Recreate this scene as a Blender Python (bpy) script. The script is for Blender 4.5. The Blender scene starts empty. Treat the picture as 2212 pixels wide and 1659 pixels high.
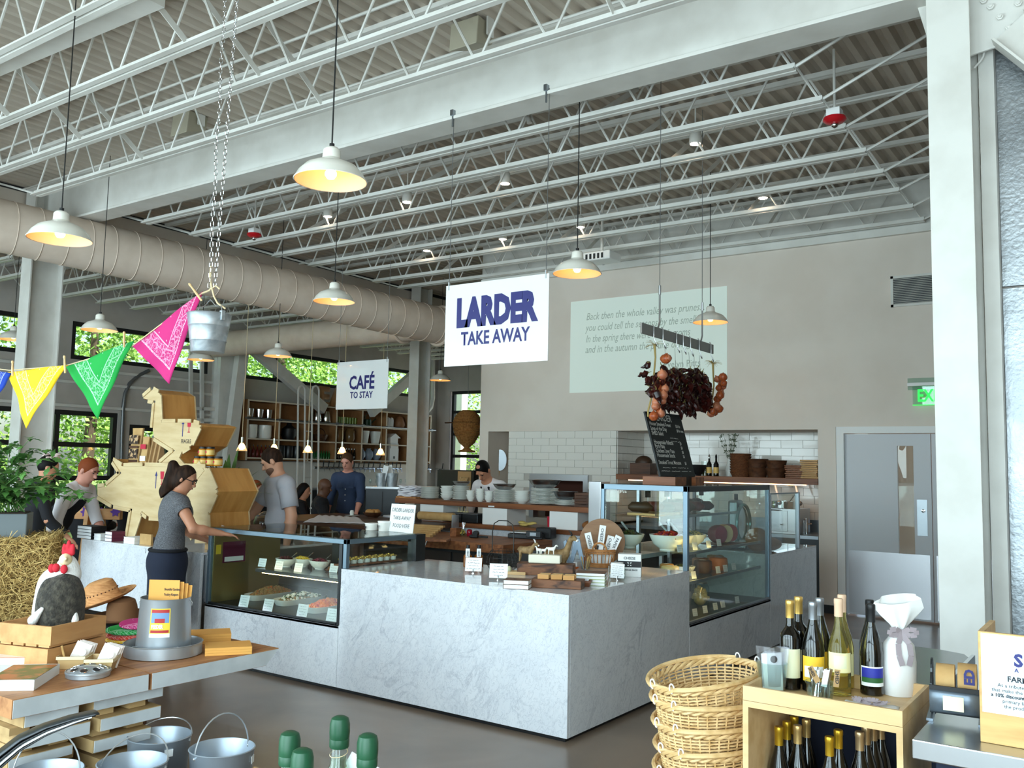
import bpy,math,random
import numpy as np
from mathutils import Vector,Matrix
random.seed(7)
PI=math.pi
SC=bpy.context.scene
COL=SC.collection
V=Vector
# ---------------------------------------------------------------- camera
CAM=V((2.9969,-4.9230,1.7132));FPX=1937.39
YAW,PITCH,ROLL=[math.radians(a)for a in(-35.1728,5.2275,1.1931)]
_f=V((math.sin(YAW)*math.cos(PITCH),math.cos(YAW)*math.cos(PITCH),math.sin(PITCH)))
_r=V((math.cos(YAW),-math.sin(YAW),0));_u=_r.cross(_f)
RGT=_r*math.cos(ROLL)+_u*math.sin(ROLL);UPV=-_r*math.sin(ROLL)+_u*math.cos(ROLL);FWD=_f
cd=bpy.data.cameras.new('camera');cam=bpy.data.objects.new('camera',cd);COL.objects.link(cam)
cd.sensor_width=36;cd.lens=FPX/2212*36;cd.clip_start=0.05;cd.clip_end=300
cam.matrix_world=Matrix(((RGT.x,UPV.x,-FWD.x,CAM.x),(RGT.y,UPV.y,-FWD.y,CAM.y),(RGT.z,UPV.z,-FWD.z,CAM.z),(0,0,0,1)))
SC.camera=cam
SC.view_settings.view_transform='Standard';SC.view_settings.look='None'
SC.view_settings.gamma=1;SC.view_settings.use_curve_mapping=False
SC.view_settings.exposure=0.0
SC.cycles.transparent_max_bounces=40
# ---------------------------------------------------------------- world, sun, window light
w=bpy.data.worlds.new('sky');SC.world=w;w.use_nodes=True
nt=w.node_tree;bg=nt.nodes['Background']
sky=nt.nodes.new('ShaderNodeTexSky');sky.sky_type='NISHITA';sky.sun_disc=False
sky.sun_elevation=math.radians(52);sky.sun_rotation=math.radians(90);sky.air_density=1.0;sky.dust_density=2.5
nt.links.new(sky.outputs[0],bg.inputs[0]);bg.inputs[1].default_value=0.4
sl=bpy.data.lights.new('sun','SUN');so=bpy.data.objects.new('sun',sl);COL.objects.link(so)
sl.energy=14.0;sl.angle=math.radians(1.5);sl.color=(1,.95,.85)
so.rotation_euler=(0,math.radians(40),0)  # from the +X side, over the roof, onto the trees outside
def area(name,loc,size,rot,power,col):
 l=bpy.data.lights.new(name,'AREA');l.shape='RECTANGLE';l.size,l.size_y=size;l.energy=power;l.color=col
 o=bpy.data.objects.new(name,l);COL.objects.link(o);o.location=loc;o.rotation_euler=rot;return o
# daylight at the glazing: the shopfront behind the camera, the left garage doors and clerestory, the far door
WINX=[(-9.6,-7.2),(-6.9,-4.5),(-4.2,-1.8),(-1.5,.9),(1.2,3.6),(3.9,6.3)]
for x0,x1 in WINX:
 area('daylight',((x0+x1)/2,-6.35,2.15),(x1-x0,3.6),(PI/2,0,0),285,(.79,.895,1.0))
for loc,sz in(((-13.3,1.4,1.3),(2.4,6.6)),((-13.3,4.5,3.85),(.6,16))):
 area('daylight_portal',loc,sz,(0,-PI/2,0),1,(1,1,1)).data.cycles.is_portal=True
# ---------------------------------------------------------------- pixel helpers (photo 2212 x 1659)
def ray(px,py):return RGT*((px-1106)/FPX)+UPV*(-(py-829.5)/FPX)+FWD
def OX(px,py,x):d=ray(px,py);return CAM+d*((x-CAM.x)/d.x)
def OY(px,py,y):d=ray(px,py);return CAM+d*((y-CAM.y)/d.y)
def OZ(px,py,z):d=ray(px,py);return CAM+d*((z-CAM.z)/d.z)
def OD(px,py,dep):return CAM+ray(px,py)*dep
# ---------------------------------------------------------------- materials
def lin(c):return tuple((x/255/12.92 if x/255<=.04045 else((x/255+.055)/1.055)**2.4)for x in c)
MATS={}
def mat(name,col,rough=.5,metal=0,col2=None,ns=8,mix=(.4,.65),stretch=None,bump=0,bs=None,detail=4,trans=0,emit=0,ecol=None,alpha=1,spec=.5,coat=0,ior=1.45,sheen=0,dist=0,wave=0):
 if name in MATS:return MATS[name]
 m=bpy.data.materials.new(name);m.use_nodes=True;t=m.node_tree;p=t.nodes['Principled BSDF']
 I=p.inputs
 I['Base Color'].default_value=(*lin(col),1);I['Roughness'].default_value=rough;I['Metallic'].default_value=metal
 I['Specular IOR Level'].default_value=spec;I['IOR'].default_value=ior
 I['Transmission Weight'].default_value=trans;I['Alpha'].default_value=alpha
 I['Coat Weight'].default_value=coat;I['Sheen Weight'].default_value=sheen
 if emit:I['Emission Strength'].default_value=emit;I['Emission Color'].default_value=(*lin(ecol or col),1)
 if col2 or bump:
  tc=t.nodes.new('ShaderNodeTexCoord');mp=t.nodes.new('ShaderNodeMapping');t.links.new(tc.outputs['Object'],mp.inputs[0])
  if stretch:mp.inputs['Scale'].default_value=stretch
 if col2:
  if wave:
   n=t.nodes.new('ShaderNodeTexWave');n.inputs['Scale'].default_value=ns;n.inputs['Distortion'].default_value=wave;n.inputs['Detail'].default_value=detail;n.inputs['Detail Scale'].default_value=1.2
   out=n.outputs['Fac']
  else:
   n=t.nodes.new('ShaderNodeTexNoise');n.inputs['Scale'].default_value=ns;n.inputs['Detail'].default_value=detail;n.inputs['Distortion'].default_value=dist
   out=n.outputs['Fac']
  t.links.new(mp.outputs[0],n.inputs['Vector'])
  r=t.nodes.new('ShaderNodeValToRGB');e=r.color_ramp.elements
  e[0].position,e[1].position=mix;e[0].color=(*lin(col),1);e[1].color=(*lin(col2),1)
  t.links.new(out,r.inputs[0]);t.links.new(r.outputs[0],I['Base Color'])
 if bump:
  n2=t.nodes.new('ShaderNodeTexNoise');n2.inputs['Scale'].default_value=bs or ns;n2.inputs['Detail'].default_value=3
  t.links.new(mp.outputs[0],n2.inputs['Vector'])
  b=t.nodes.new('ShaderNodeBump');b.inputs['Strength'].default_value=bump;b.inputs['Distance'].default_value=.01
  t.links.new(n2.outputs['Fac'],b.inputs['Height']);t.links.new(b.outputs[0],I['Normal'])
 MATS[name]=m;return m
def glassmat(name,tint=(235,245,242),rough=0.0,refl=.08,dark=1.0):
 # thin pane: mostly clear with a fresnel sheen, so light still passes through
 if name in MATS:return MATS[name]
 m=bpy.data.materials.new(name);m.use_nodes=True;t=m.node_tree;t.nodes.clear()
 o=t.nodes.new('ShaderNodeOutputMaterial');tr=t.nodes.new('ShaderNodeBsdfTransparent');g=t.nodes.new('ShaderNodeBsdfGlossy');mx=t.nodes.new('ShaderNodeMixShader');fr=t.nodes.new('ShaderNodeLayerWeight');pw=t.nodes.new('ShaderNodeMath');pw.operation='POWER';pw.inputs[1].default_value=4.0;t.links.new(fr.outputs['Facing'],pw.inputs[0])
 tr.inputs[0].default_value=(*[c*dark for c in lin(tint)],1);g.inputs['Roughness'].default_value=rough
 ad=t.nodes.new('ShaderNodeMath');ad.operation='MULTIPLY_ADD';ad.inputs[1].default_value=.7;ad.inputs[2].default_value=refl*.55;ad.use_clamp=True
 t.links.new(pw.outputs[0],ad.inputs[0]);t.links.new(ad.outputs[0],mx.inputs[0]);t.links.new(tr.outputs[0],mx.inputs[1]);t.links.new(g.outputs[0],mx.inputs[2]);t.links.new(mx.outputs[0],o.inputs[0])
 MATS[name]=m;return m
# ---------------------------------------------------------------- mesh builder
def rotz(a):return Matrix.Rotation(a,3,'Z')
def frame(d,up=V((0,0,1))):
 z=V(d).normalized();x=up.cross(z)
 if x.length<1e-4:x=V((1,0,0)).cross(z)
 x.normalize();return Matrix((x,z.cross(x),z)).transposed()
class MB:
 def __init__(s):s.v=[];s.f=[]
 def add(s,vs,fs):
  n=len(s.v);s.v+=[V(p)for p in vs];s.f+=[tuple(i+n for i in q)for q in fs];return s
 def box(s,x0,x1,y0,y1,z0,z1,R=None,c=None):
  vs=[V((x,y,z))for z in(z0,z1)for y in(y0,y1)for x in(x0,x1)]
  if R is not None:vs=[R@p for p in vs]
  if c is not None:vs=[p+V(c)for p in vs]
  return s.add(vs,[(0,2,3,1),(4,5,7,6),(0,1,5,4),(1,3,7,5),(3,2,6,7),(2,0,4,6)])
 def cbox(s,c,size,R=None):
  a,b,d=[q/2 for q in size];return s.box(-a,a,-b,b,-d,d,R or Matrix.Identity(3),c)
 def beam(s,a,b,wd,ht,up=V((0,0,1))):
  a,b=V(a),V(b);R=frame(b-a,up);return s.box(-wd/2,wd/2,-ht/2,ht/2,0,(b-a).length,R,a)
 def prism(s,poly,vec):
  n=len(poly);vec=V(vec);p=[V(q)for q in poly]
  return s.add(p+[q+vec for q in p],[tuple(range(n))[::-1],tuple(range(n,2*n))]+[(i,(i+1)%n,n+(i+1)%n,n+i)for i in range(n)])
 def tube(s,pts,r,n=8,closed=False,caps=True):
  pts=[V(p)for p in pts];m=len(pts);rs=r if isinstance(r,(list,tuple))else[r]*m
  vs=[];up=None
  for i,p in enumerate(pts):
   d=(pts[(i+1)%m]-pts[i-1])if closed or 0<i<m-1 else(pts[1]-pts[0]if i==0 else pts[-1]-pts[-2])
   d.normalize()
   if up is None:up=V((0,0,1))if abs(d.z)<.9 else V((1,0,0))
   x=up.cross(d)
   if x.length<1e-5:x=V((1,.3,.2)).cross(d)
   x.normalize();y=d.cross(x);up=y
   vs+=[p+(x*math.cos(2*PI*k/n)+y*math.sin(2*PI*k/n))*rs[i]for k in range(n)]
  fs=[]
  for i in range(m if closed else m-1):
   a,b=i*n,((i+1)%m)*n
   fs+=[(a+k,a+(k+1)%n,b+(k+1)%n,b+k)for k in range(n)]
  if caps and not closed:fs+=[tuple(range(n))[::-1],tuple(range((m-1)*n,m*n))]
  return s.add(vs,fs)
 def cyl(s,a,b,r,n=12):return s.tube([a,b],r,n)
 def lathe(s,prof,n=24,c=(0,0,0),R=None,sx=1,sy=1,caps=True):
  vs=[];fs=[];m=len(prof)
  for r,z in prof:
   for k in range(n):
    p=V((r*math.cos(2*PI*k/n)*sx,r*math.sin(2*PI*k/n)*sy,z))
    vs.append((R@p if R is not None else p)+V(c))
  for i in range(m-1):
   fs+=[(i*n+k,i*n+(k+1)%n,(i+1)*n+(k+1)%n,(i+1)*n+k)for k in range(n)]
  if caps and prof[0][0]>1e-4:fs.append(tuple(range(n))[::-1])
  if caps and prof[-1][0]>1e-4:fs.append(tuple(range((m-1)*n,m*n)))
  return s.add(vs,fs)
 def ell(s,c,rad,n=12,m=8,R=None):
  rad=(rad,)*3 if isinstance(rad,(int,float))else rad
  vs=[];fs=[]
  for i in range(m+1):
   t=PI*i/m
   for k in range(n):
    p=V((rad[0]*math.sin(t)*math.cos(2*PI*k/n),rad[1]*math.sin(t)*math.sin(2*PI*k/n),-rad[2]*math.cos(t)))
    vs.append((R@p if R is not None else p)+V(c))
  for i in range(m):fs+=[(i*n+k,i*n+(k+1)%n,(i+1)*n+(k+1)%n,(i+1)*n+k)for k in range(n)]
  return s.add(vs,fs)
 def grid(s,fn,nu,nv):
  vs=[fn(i/nu,j/nv)for j in range(nv+1)for i in range(nu+1)]
  return s.add(vs,[(j*(nu+1)+i,j*(nu+1)+i+1,(j+1)*(nu+1)+i+1,(j+1)*(nu+1)+i)for j in range(nv)for i in range(nu)])
 def quad(s,a,b,c,d):return s.add([a,b,c,d],[(0,1,2,3)])
 def mesh(s,name,smooth=False):
  me=bpy.data.meshes.new(name);me.from_pydata([tuple(p)for p in s.v],[],s.f);me.update()
  if smooth:
   me.polygons.foreach_set('use_smooth',[True]*len(me.polygons));me.set_sharp_from_angle(angle=math.radians(42))
  return me
 def build(s,name,m,parent=None,smooth=False,world=True,bev=0,mods=None):
  if parent is not None and world:
   Mi=wmat(parent).inverted();s.v=[Mi@p for p in s.v]
  return link(name,s.mesh(name,smooth),m,parent,bev)
def wmat(o):
 M=Matrix.LocRotScale(o.location,o.rotation_euler,o.scale)
 return wmat(o.parent)@M if o.parent else M
def link(name,me,m,parent=None,bev=0):
 o=bpy.data.objects.new(name,me);COL.objects.link(o)
 if m is not None and not me.materials:me.materials.append(m if not isinstance(m,str)else MATS[m])
 if parent is not None:o.parent=parent
 if bev:
  b=o.modifiers.new('bevel','BEVEL');b.width=bev;b.segments=2;b.limit_method='ANGLE';b.harden_normals=False
 return o
def tag(o,label,cat,group=None,kind=None):
 o['label']=label;o['category']=cat
 if group:o['group']=group
 if kind:o['kind']=kind
 return o
def struct(o):o['kind']='structure';return o
def thing(name,label,cat,loc=(0,0,0),rz=0,group=None):
 o=bpy.data.objects.new(name,None);COL.objects.link(o);o.location=loc;o.rotation_euler=(0,0,rz);o.empty_display_size=.05
 return tag(o,label,cat,group)
def dup(o,loc=None,rz=None,label=None,group=None,parent=None,scale=None):
 c=o.copy();COL.objects.link(c);c.parent=parent
 if loc is not None:c.location=loc
 if rz is not None:c.rotation_euler=(0,0,rz)
 if scale is not None:c.scale=scale
 if label:c['label']=label
 if group:c['group']=group
 for ch in list(o.children):dup(ch,parent=c)
 return c
def sub(t,nm):return next(c for c in t.children if c.name.split('.')[0]==nm)
def text(name,s,size,m,parent,org,xd,yd,xs=1,ext=.0006,shear=0,bold=0,align='LEFT',ls=1.0,lift=.001,fit=0):
 cu=bpy.data.curves.new('lettering','FONT');cu.body=s;cu.size=size;cu.align_x=align;cu.shear=shear;cu.offset=bold;cu.resolution_u=2;cu.extrude=0;cu.space_line=ls
 o=bpy.data.objects.new('lettering',cu);me=bpy.data.meshes.new_from_object(o);bpy.data.objects.remove(o);bpy.data.curves.remove(cu)
 xd,yd=V(xd).normalized(),V(yd).normalized();zd=xd.cross(yd);org=V(org)
 Mi=wmat(parent).inverted()if parent is not None else Matrix.Identity(4)
 if fit:q=[v.co.x for v in me.vertices];xs=fit/(max(q)-min(q))
 for v in me.vertices:v.co=Mi@(org+xd*(v.co.x*xs)+yd*v.co.y+zd*lift)
 me.materials.clear()
 return link(name,me,m,parent)
# ---------------------------------------------------------------- blobs: smooth unions of tapered capsules, meshed by surface nets
def capsule(a,b,r1,r2=None,k=.02):return('c',np.array(a,float),np.array(b,float),r1,r1 if r2 is None else r2,k)
def ellip(c,r,k=.02,R=None):return('e',np.array(c,float),np.array(r,float),np.array(R if R is not None else np.eye(3),float),k)
def blob(prims,vox,clips=(),pad=.03):
 lo=np.array([1e9]*3);hi=-lo
 for p in prims:
  if p[0]=='c':rr=max(p[3],p[4]);lo=np.minimum(lo,np.minimum(p[1],p[2])-rr);hi=np.maximum(hi,np.maximum(p[1],p[2])+rr)
  else:rr=max(p[2]);lo=np.minimum(lo,p[1]-rr);hi=np.maximum(hi,p[1]+rr)
 lo-=pad;hi+=pad
 n=np.ceil((hi-lo)/vox).astype(int)+1
 ax=[lo[i]+vox*np.arange(n[i])for i in range(3)]
 D=np.full(n,1.0)
 for p in prims:
  if p[0]=='c':rr=max(p[3],p[4]);l=np.minimum(p[1],p[2])-rr;h=np.maximum(p[1],p[2])+rr
  else:rr=max(p[2]);l=p[1]-rr;h=p[1]+rr
  k=p[-1];m=k*2+3*vox
  i0=np.maximum(np.floor((l-m-lo)/vox).astype(int),0);i1=np.minimum(np.ceil((h+m-lo)/vox).astype(int)+1,n)
  sl=tuple(slice(i0[i],i1[i])for i in range(3))
  X,Y,Z=np.meshgrid(ax[0][sl[0]],ax[1][sl[1]],ax[2][sl[2]],indexing='ij')
  P=np.stack([X,Y,Z],-1)
  if p[0]=='c':
   ba=p[2]-p[1];t=np.clip(((P-p[1])@ba)/max(ba@ba,1e-9),0,1)
   d=np.linalg.norm(P-p[1]-t[...,None]*ba,axis=-1)-(p[3]+(p[4]-p[3])*t)
  else:
   Q=(P-p[1])@p[3];q=np.linalg.norm(Q/p[2],axis=-1);g=np.linalg.norm(Q/p[2]**2,axis=-1)
   d=q*(q-1)/np.maximum(g,1e-6)
  e=D[sl];hh=np.clip(.5+.5*(e-d)/k,0,1)
  D[sl]=e*(1-hh)+d*hh-k*hh*(1-hh)
 if clips:
  X,Y,Z=np.meshgrid(*ax,indexing='ij');P=np.stack([X,Y,Z],-1)
  for c in clips:
   if isinstance(c[0],str):D=np.maximum(D,-(np.linalg.norm((P-np.array(c[1]))/np.array(c[2]),axis=-1)-1)*min(c[2]))
   else:D=np.maximum(D,(P-np.array(c[0],float))@np.array(c[1],float))  # keep the side the normal points away from
 S=D<0
 c=np.zeros(np.array(n)-1,int);acc=np.zeros((*c.shape,3));cnt=np.zeros(c.shape)
 off=[(i,j,k)for i in(0,1)for j in(0,1)for k in(0,1)]
 def at(A,o):return A[o[0]:o[0]+c.shape[0],o[1]:o[1]+c.shape[1],o[2]:o[2]+c.shape[2]]
 for a in off:
  for d in range(3):
   if a[d]:continue
   b=list(a);b[d]=1
   da,db=at(D,a),at(D,b);x=(da<0)!=(db<0)
   t=np.where(x,da/np.where(x,da-db,1),0)
   for q in range(3):acc[...,q]+=np.where(x,a[q]+(t if q==d else 0),0)
   cnt+=x
 act=cnt>0;idx=np.full(c.shape,-1);idx[act]=np.arange(act.sum())
 g=np.argwhere(act);vs=lo+(g+acc[act]/cnt[act][:,None])*vox
 fs=[]
 for d in range(3):
  e1,e2=[(1,2),(2,0),(0,1)][d]
  a=np.take(S,range(n[d]-1),axis=d);b=np.take(S,range(1,n[d]),axis=d)
  for flip in(0,1):
   w_=np.argwhere((a&~b)if not flip else(~a&b))
   w_=w_[(w_[:,e1]>0)&(w_[:,e2]>0)&(w_[:,e1]<n[e1]-1)&(w_[:,e2]<n[e2]-1)]
   if not len(w_):continue
   def ix(o1,o2):
    q=w_.copy();q[:,e1]-=o1;q[:,e2]-=o2;return idx[q[:,0],q[:,1],q[:,2]]
   q=np.stack([ix(1,1),ix(0,1),ix(0,0),ix(1,0)],1)
   fs.append(q if not flip else q[:,::-1])
 return vs,np.concatenate(fs)
def blobobj(name,prims,vox,m,parent=None,clips=(),world=True,pad=.03):
 vs,fs=blob(prims,vox,clips,pad)
 me=bpy.data.meshes.new(name)
 if parent is not None and world:
  Mi=np.array(wmat(parent).inverted());vs=vs@Mi[:3,:3].T+Mi[:3,3]
 me.from_pydata(vs.tolist(),[],fs.tolist());me.update()
 me.polygons.foreach_set('use_smooth',[True]*len(me.polygons))
 return link(name,me,m,parent)
# ================================================================ materials
mat('wall',(230,219,208),.75,col2=(223,211,199),ns=1.5,bump=.05,bs=60)
mat('steel_white',(226,224,218),.45,col2=(214,211,204),ns=3)
mat('deck',(196,184,170),.6,col2=(184,172,157),ns=2)
mat('floor',(150,130,112),.3,col2=(112,96,82),ns=1.1,mix=(.3,.7),detail=8,dist=.6,bump=.02,bs=5,coat=.12)
mat('black_frame',(34,35,36),.4);mat('duct',(226,208,192),.5,col2=(217,198,181),ns=4)
mat('tile',(236,232,224),.1,coat=.3);mat('grout',(196,190,182),.8)
mat('stainless',(190,192,195),.28,1);mat('dull_steel',(150,156,162),.35,1)
mat('case_frame',(118,138,152),.35,.6);mat('dark_steel',(62,64,66),.35,.7)
mat('cherry',(140,84,48),.45,col2=(104,58,32),ns=3,stretch=(.4,6,6),bump=.03,bs=20)
mat('walnut',(96,60,38),.5,col2=(66,40,26),ns=4,stretch=(.6,6,6))
mat('butcher',(158,100,60),.5,col2=(120,70,40),ns=5,stretch=(6,.6,6))
mat('ply',(214,190,146),.55,col2=(200,172,126),ns=3,stretch=(1,1,5))
mat('ply_orange',(206,152,84),.55,col2=(188,132,66),ns=2.5,stretch=(1,5,1))
mat('ply_shade',(190,158,110),.6,col2=(172,140,94),ns=3,stretch=(5,1,1))  # pale brown board tone for the table cribs
mat('pine',(206,154,98),.55,col2=(190,134,80),ns=3,stretch=(1,5,5),bump=.04,bs=20)
mat('oak',(214,172,110),.45,col2=(192,146,88),ns=3,stretch=(1,8,8))
mat('birch',(222,188,138),.45,col2=(206,168,116),ns=2,stretch=(1,7,7))
mat('white',(240,240,238),.5);mat('paper',(240,242,242),.8);mat('ceramic',(238,240,234),.18)
mat('black',(20,20,22),.5);mat('ink',(40,42,50),.7);mat('navy_ink',(38,40,112),.4)
mat('galv',(186,192,196),.42,.6,col2=(150,158,164),ns=9,dist=1.2,bump=.02,bs=14)
mat('galv_smooth',(190,194,198),.36,.65,col2=(166,172,178),ns=6,stretch=(1,1,.2))
mat('chrome',(220,222,224),.12,1);mat('wire',(200,202,204),.3,.8)
mat('enamel',(236,232,222),.22);mat('enamel_in',(250,222,186),.35)
mat('bulb',(255,214,140),.4,emit=38,ecol=(255,178,92));mat('spot_glow',(255,240,220),.4,emit=40,ecol=(255,226,190))
mat('filament',(255,220,160),.4,emit=45,ecol=(255,200,120))
mat('rope',(216,196,158),.9);mat('cable',(110,110,110),.5,.5);mat('black_cord',(24,23,22),.6)
mat('kraft',(196,158,104),.8,col2=(184,144,90),ns=12);mat('cardboard',(186,150,104),.85)
glassmat('glass');glassmat('case_glass',(245,250,248),refl=.09);glassmat('window_glass',(240,246,244),refl=.06)
glassmat('jar_glass',(240,247,245),refl=.14)
mat('bottle_dark',(14,12,8),.06,coat=.5);mat('bottle_pale',(240,226,140),.02,trans=.96,ior=1.36)
# marble
def marble(name,base,vein,mottle):
 m=bpy.data.materials.new(name);m.use_nodes=True;t=m.node_tree;p=t.nodes['Principled BSDF'];p.inputs['Roughness'].default_value=.07;p.inputs['Coat Weight'].default_value=.2
 tc=t.nodes.new('ShaderNodeTexCoord');mp=t.nodes.new('ShaderNodeMapping');t.links.new(tc.outputs['Object'],mp.inputs[0])
 mp.vector_type='TEXTURE';mp.inputs['Rotation'].default_value=(-.5,.5,0);mp.inputs['Scale'].default_value=(.33,.33,.85)
 def noise(sc,de,di):
  n=t.nodes.new('ShaderNodeTexNoise');n.inputs['Scale'].default_value=sc;n.inputs['Detail'].default_value=de;n.inputs['Distortion'].default_value=di;n.inputs['Roughness'].default_value=.6;t.links.new(mp.outputs[0],n.inputs['Vector']);return n.outputs['Fac']
 def ramp(f,pts):
  r=t.nodes.new('ShaderNodeValToRGB');e=r.color_ramp.elements
  for i,(q,v)in enumerate(pts):
   x=e[i]if i<2 else e.new(q)
   x.position=q;x.color=(v,v,v,1)
  t.links.new(f,r.inputs[0]);return r.outputs[0]
 def mixc(f,a,b):
  x=t.nodes.new('ShaderNodeMix');x.data_type='RGBA';t.links.new(f,x.inputs[0])
  for s_,q in((6,a),(7,b)):
   if isinstance(q,tuple):x.inputs[s_].default_value=(*lin(q),1)
   else:t.links.new(q,x.inputs[s_])
  return x.outputs[2]
 c=mixc(ramp(noise(1.6,6,.8),[(.38,0),(.72,1)]),base,mottle)
 vr=ramp(noise(1.3,7,1.1),[(.47,0),(.53,0),(.495,.3),(.5,.4),(.505,.3)])
 gate=ramp(noise(.9,3,.3),[(.42,0),(.68,1)])
 mu=t.nodes.new('ShaderNodeMath');mu.operation='MULTIPLY';t.links.new(vr,mu.inputs[0]);t.links.new(gate,mu.inputs[1])
 c=mixc(mu.outputs[0],c,vein)
 vr2=ramp(noise(8.5,6,1.2),[(.475,0),(.525,0),(.5,.34)])
 fl=ramp(noise(14,3,.4),[(.68,0),(.8,.5)]);c=mixc(fl,c,vein)
 c=mixc(vr2,c,vein)
 t.links.new(c,p.inputs['Base Color']);MATS[name]=m
marble('marble',(228,229,232),(126,132,148),(219,221,226))
# ================================================================ setting
YB=6.485;XL=-13.0;YF=14.2;ZD=5.27;ZJ=4.70
struct(MB().box(XL-.2,8.2,-8.2,YF+.2,-.12,0).build('floor','floor'))
struct(MB().box(-80,XL-.2,-60,80,-.4,-.25).build('ground',mat('lawn',(96,122,60),.9,col2=(140,150,84),ns=.8)))
struct(MB().box(-13.2,8,YF+.2,60,-.4,-.2).build('ground',mat('paving',(190,186,178),.8)))
# corrugated roof deck
def deck(x0,x1,y0,y1,z,p=.152,h=.045):
 b=MB();n=int((x1-x0)/p);pr=[]
 for i in range(n):
  a=x0+i*p;pr+=[(a,z),(a+.052,z),(a+.082,z+h),(a+.122,z+h)]
 pr.append((x0+n*p,z))
 for i in range(len(pr)-1):
  (xa,za),(xb,zb)=pr[i],pr[i+1];b.quad((xa,y0,za),(xb,y0,zb),(xb,y1,zb),(xa,y1,za))
 b.box(x0,x1,y0,y1,z+.07,z+.3)
 return struct(b.build('ceiling','deck'))
deck(-9.1,8.2,-8.2,YF,ZD);deck(-13.2,-9.1,-8.2,YF,5.0)
# walls
b=MB()
b.box(-5.65,-5.48,YB,YB+.25,0,ZD).box(-5.48,-.338,YB,YB+.25,2.25,ZD).box(-.338,-.12,YB,YB+.9,0,ZD)
b.box(-.12,2.05,YB,YB+.25,2.28,ZD).box(2.05,8.2,YB,YB+.25,0,ZD)
b.box(-5.65,-.338,YB+.9,YB+1.05,0,ZD).box(-5.48,-.338,YB+.25,YB+.9,2.25,2.3).box(-5.10,-5.07,YB+.07,YB+.9,0,2.25)
b.box(-5.65,-5.48,YB+.25,YF,0,ZD)
struct(b.build('wall_back','wall'))
struct(MB().box(-.12,2.05,YB+1.6,YB+1.7,0,3).build('wall_corridor','wall'))
struct(MB().box(8,8.2,-8.2,YB,0,ZD).build('wall_right','wall'))
b=MB().box(XL-.2,8.2,-6.2,-6,0,.35).box(XL-.2,8.2,-6.2,-6,3.98,ZD)
xs=[XL-.2]+[q for x in WINX for q in x]+[8.2]
for i in range(0,len(xs),2):b.box(xs[i],xs[i+1],-6.2,-6,.35,3.98)
struct(b.build('wall_front','wall'))
# left wall: solid bands around garage doors and clerestory
GA=(-1.9,4.75);GB=(5.0,5.95)
b=MB().box(XL-.2,XL,-8.2,GA[0],0,3.5).box(XL-.2,XL,GA[0],GA[1],2.56,3.5).box(XL-.2,XL,GA[1],GB[0],0,3.5).box(XL-.2,XL,GB[0],GB[1],2.36,3.5).box(XL-.2,XL,GB[1],YF,0,3.5)
CL=[(-6.0,3.45),(3.75,6.7),(7.5,13.2)]
b.box(XL-.2,XL,-8.2,YF,4.2,5.05).box(XL-.2,XL,-8.2,CL[0][0],3.5,4.2).box(XL-.2,XL,CL[0][1],CL[1][0],3.5,4.2).box(XL-.2,XL,CL[1][1],CL[2][0],3.5,4.2).box(XL-.2,XL,CL[2][1],YF,3.5,4.2)
struct(b.build('wall_left',mat('wall_panel',(196,190,184),.6,col2=(186,180,173),ns=2)))
for i,z in enumerate((2.62,3.05,3.3)):
 struct(MB().box(XL,XL+.05,-8,7.2,z,z+.05).build('trim_%d'%(i+1),'steel_white'))
b=MB().box(XL,-12.55,YF,YF+.2,0,ZD).box(-12.55,-9.9,YF,YF+.2,3.72,ZD).box(-9.9,-5.48,YF,YF+.2,0,ZD)
struct(b.build('wall_far','wall_panel'))
# glazing
wn=[0]
def window(axis,a0,a1,z0,z1,vs,hs,fr=.07,kind='window',base=None,dep=.1):
 wn[0]+=1
 t=bpy.data.objects.new('%s_%d'%(kind,wn[0]),None);COL.objects.link(t);struct(t)
 P=(lambda u,d,z:(XL-.12+d,u,z))if axis=='y' else(lambda u,d,z:(u,YF+.12-d,z))
 def bx(u0,u1,z0_,z1_,d0=0,d1=dep):
  p,q=P(u0,d0,z0_),P(u1,d1,z1_);m=MB().box(min(p[0],q[0]),max(p[0],q[0]),min(p[1],q[1]),max(p[1],q[1]),z0_,z1_)
  return m
 bx(a0,a1,z0,z0+fr).build('sill_rail','black_frame',t);bx(a0,a1,z1-fr,z1).build('head_rail','black_frame',t)
 us=[a0]+vs+[a1];zs=[z0]+hs+[z1]
 for u in us:bx(u-fr/2 if u not in(a0,a1)else(u if u==a0 else u-fr),u+fr/2 if u not in(a0,a1)else(u+fr if u==a0 else u),z0+fr,z1-fr).build('stile','black_frame',t)
 for z in hs:bx(a0+fr,a1-fr,z-fr/2,z+fr/2,.01,dep-.01).build('rail','black_frame',t)
 for i in range(len(us)-1):
  for j in range(len(zs)-1):bx(us[i]+fr/2,us[i+1]-fr/2,zs[j]+fr/2,zs[j+1]-fr/2,.04,.048).build('pane','window_glass',t)
 return t
window('y',GA[0],GA[1],0,2.56,[-.8,.3,1.4,2.5,3.6],[.72,1.33,1.94],.085,'door')
window('y',GB[0],GB[1],0,2.36,[],[],.11,'door')
window('y',CL[0][0],CL[0][1],3.5,4.2,[-3.5,-1.2,1.1],[],.08)
window('y',CL[1][0],CL[1][1],3.5,4.2,[],[],.08)
window('y',CL[2][0],CL[2][1],3.5,4.2,[8.55,10.9],[],.08)
window('x',-12.5,-9.9,0,3.72,[-11.2],[.75,1.35,1.95,2.55,3.15],.08,'door')
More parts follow.
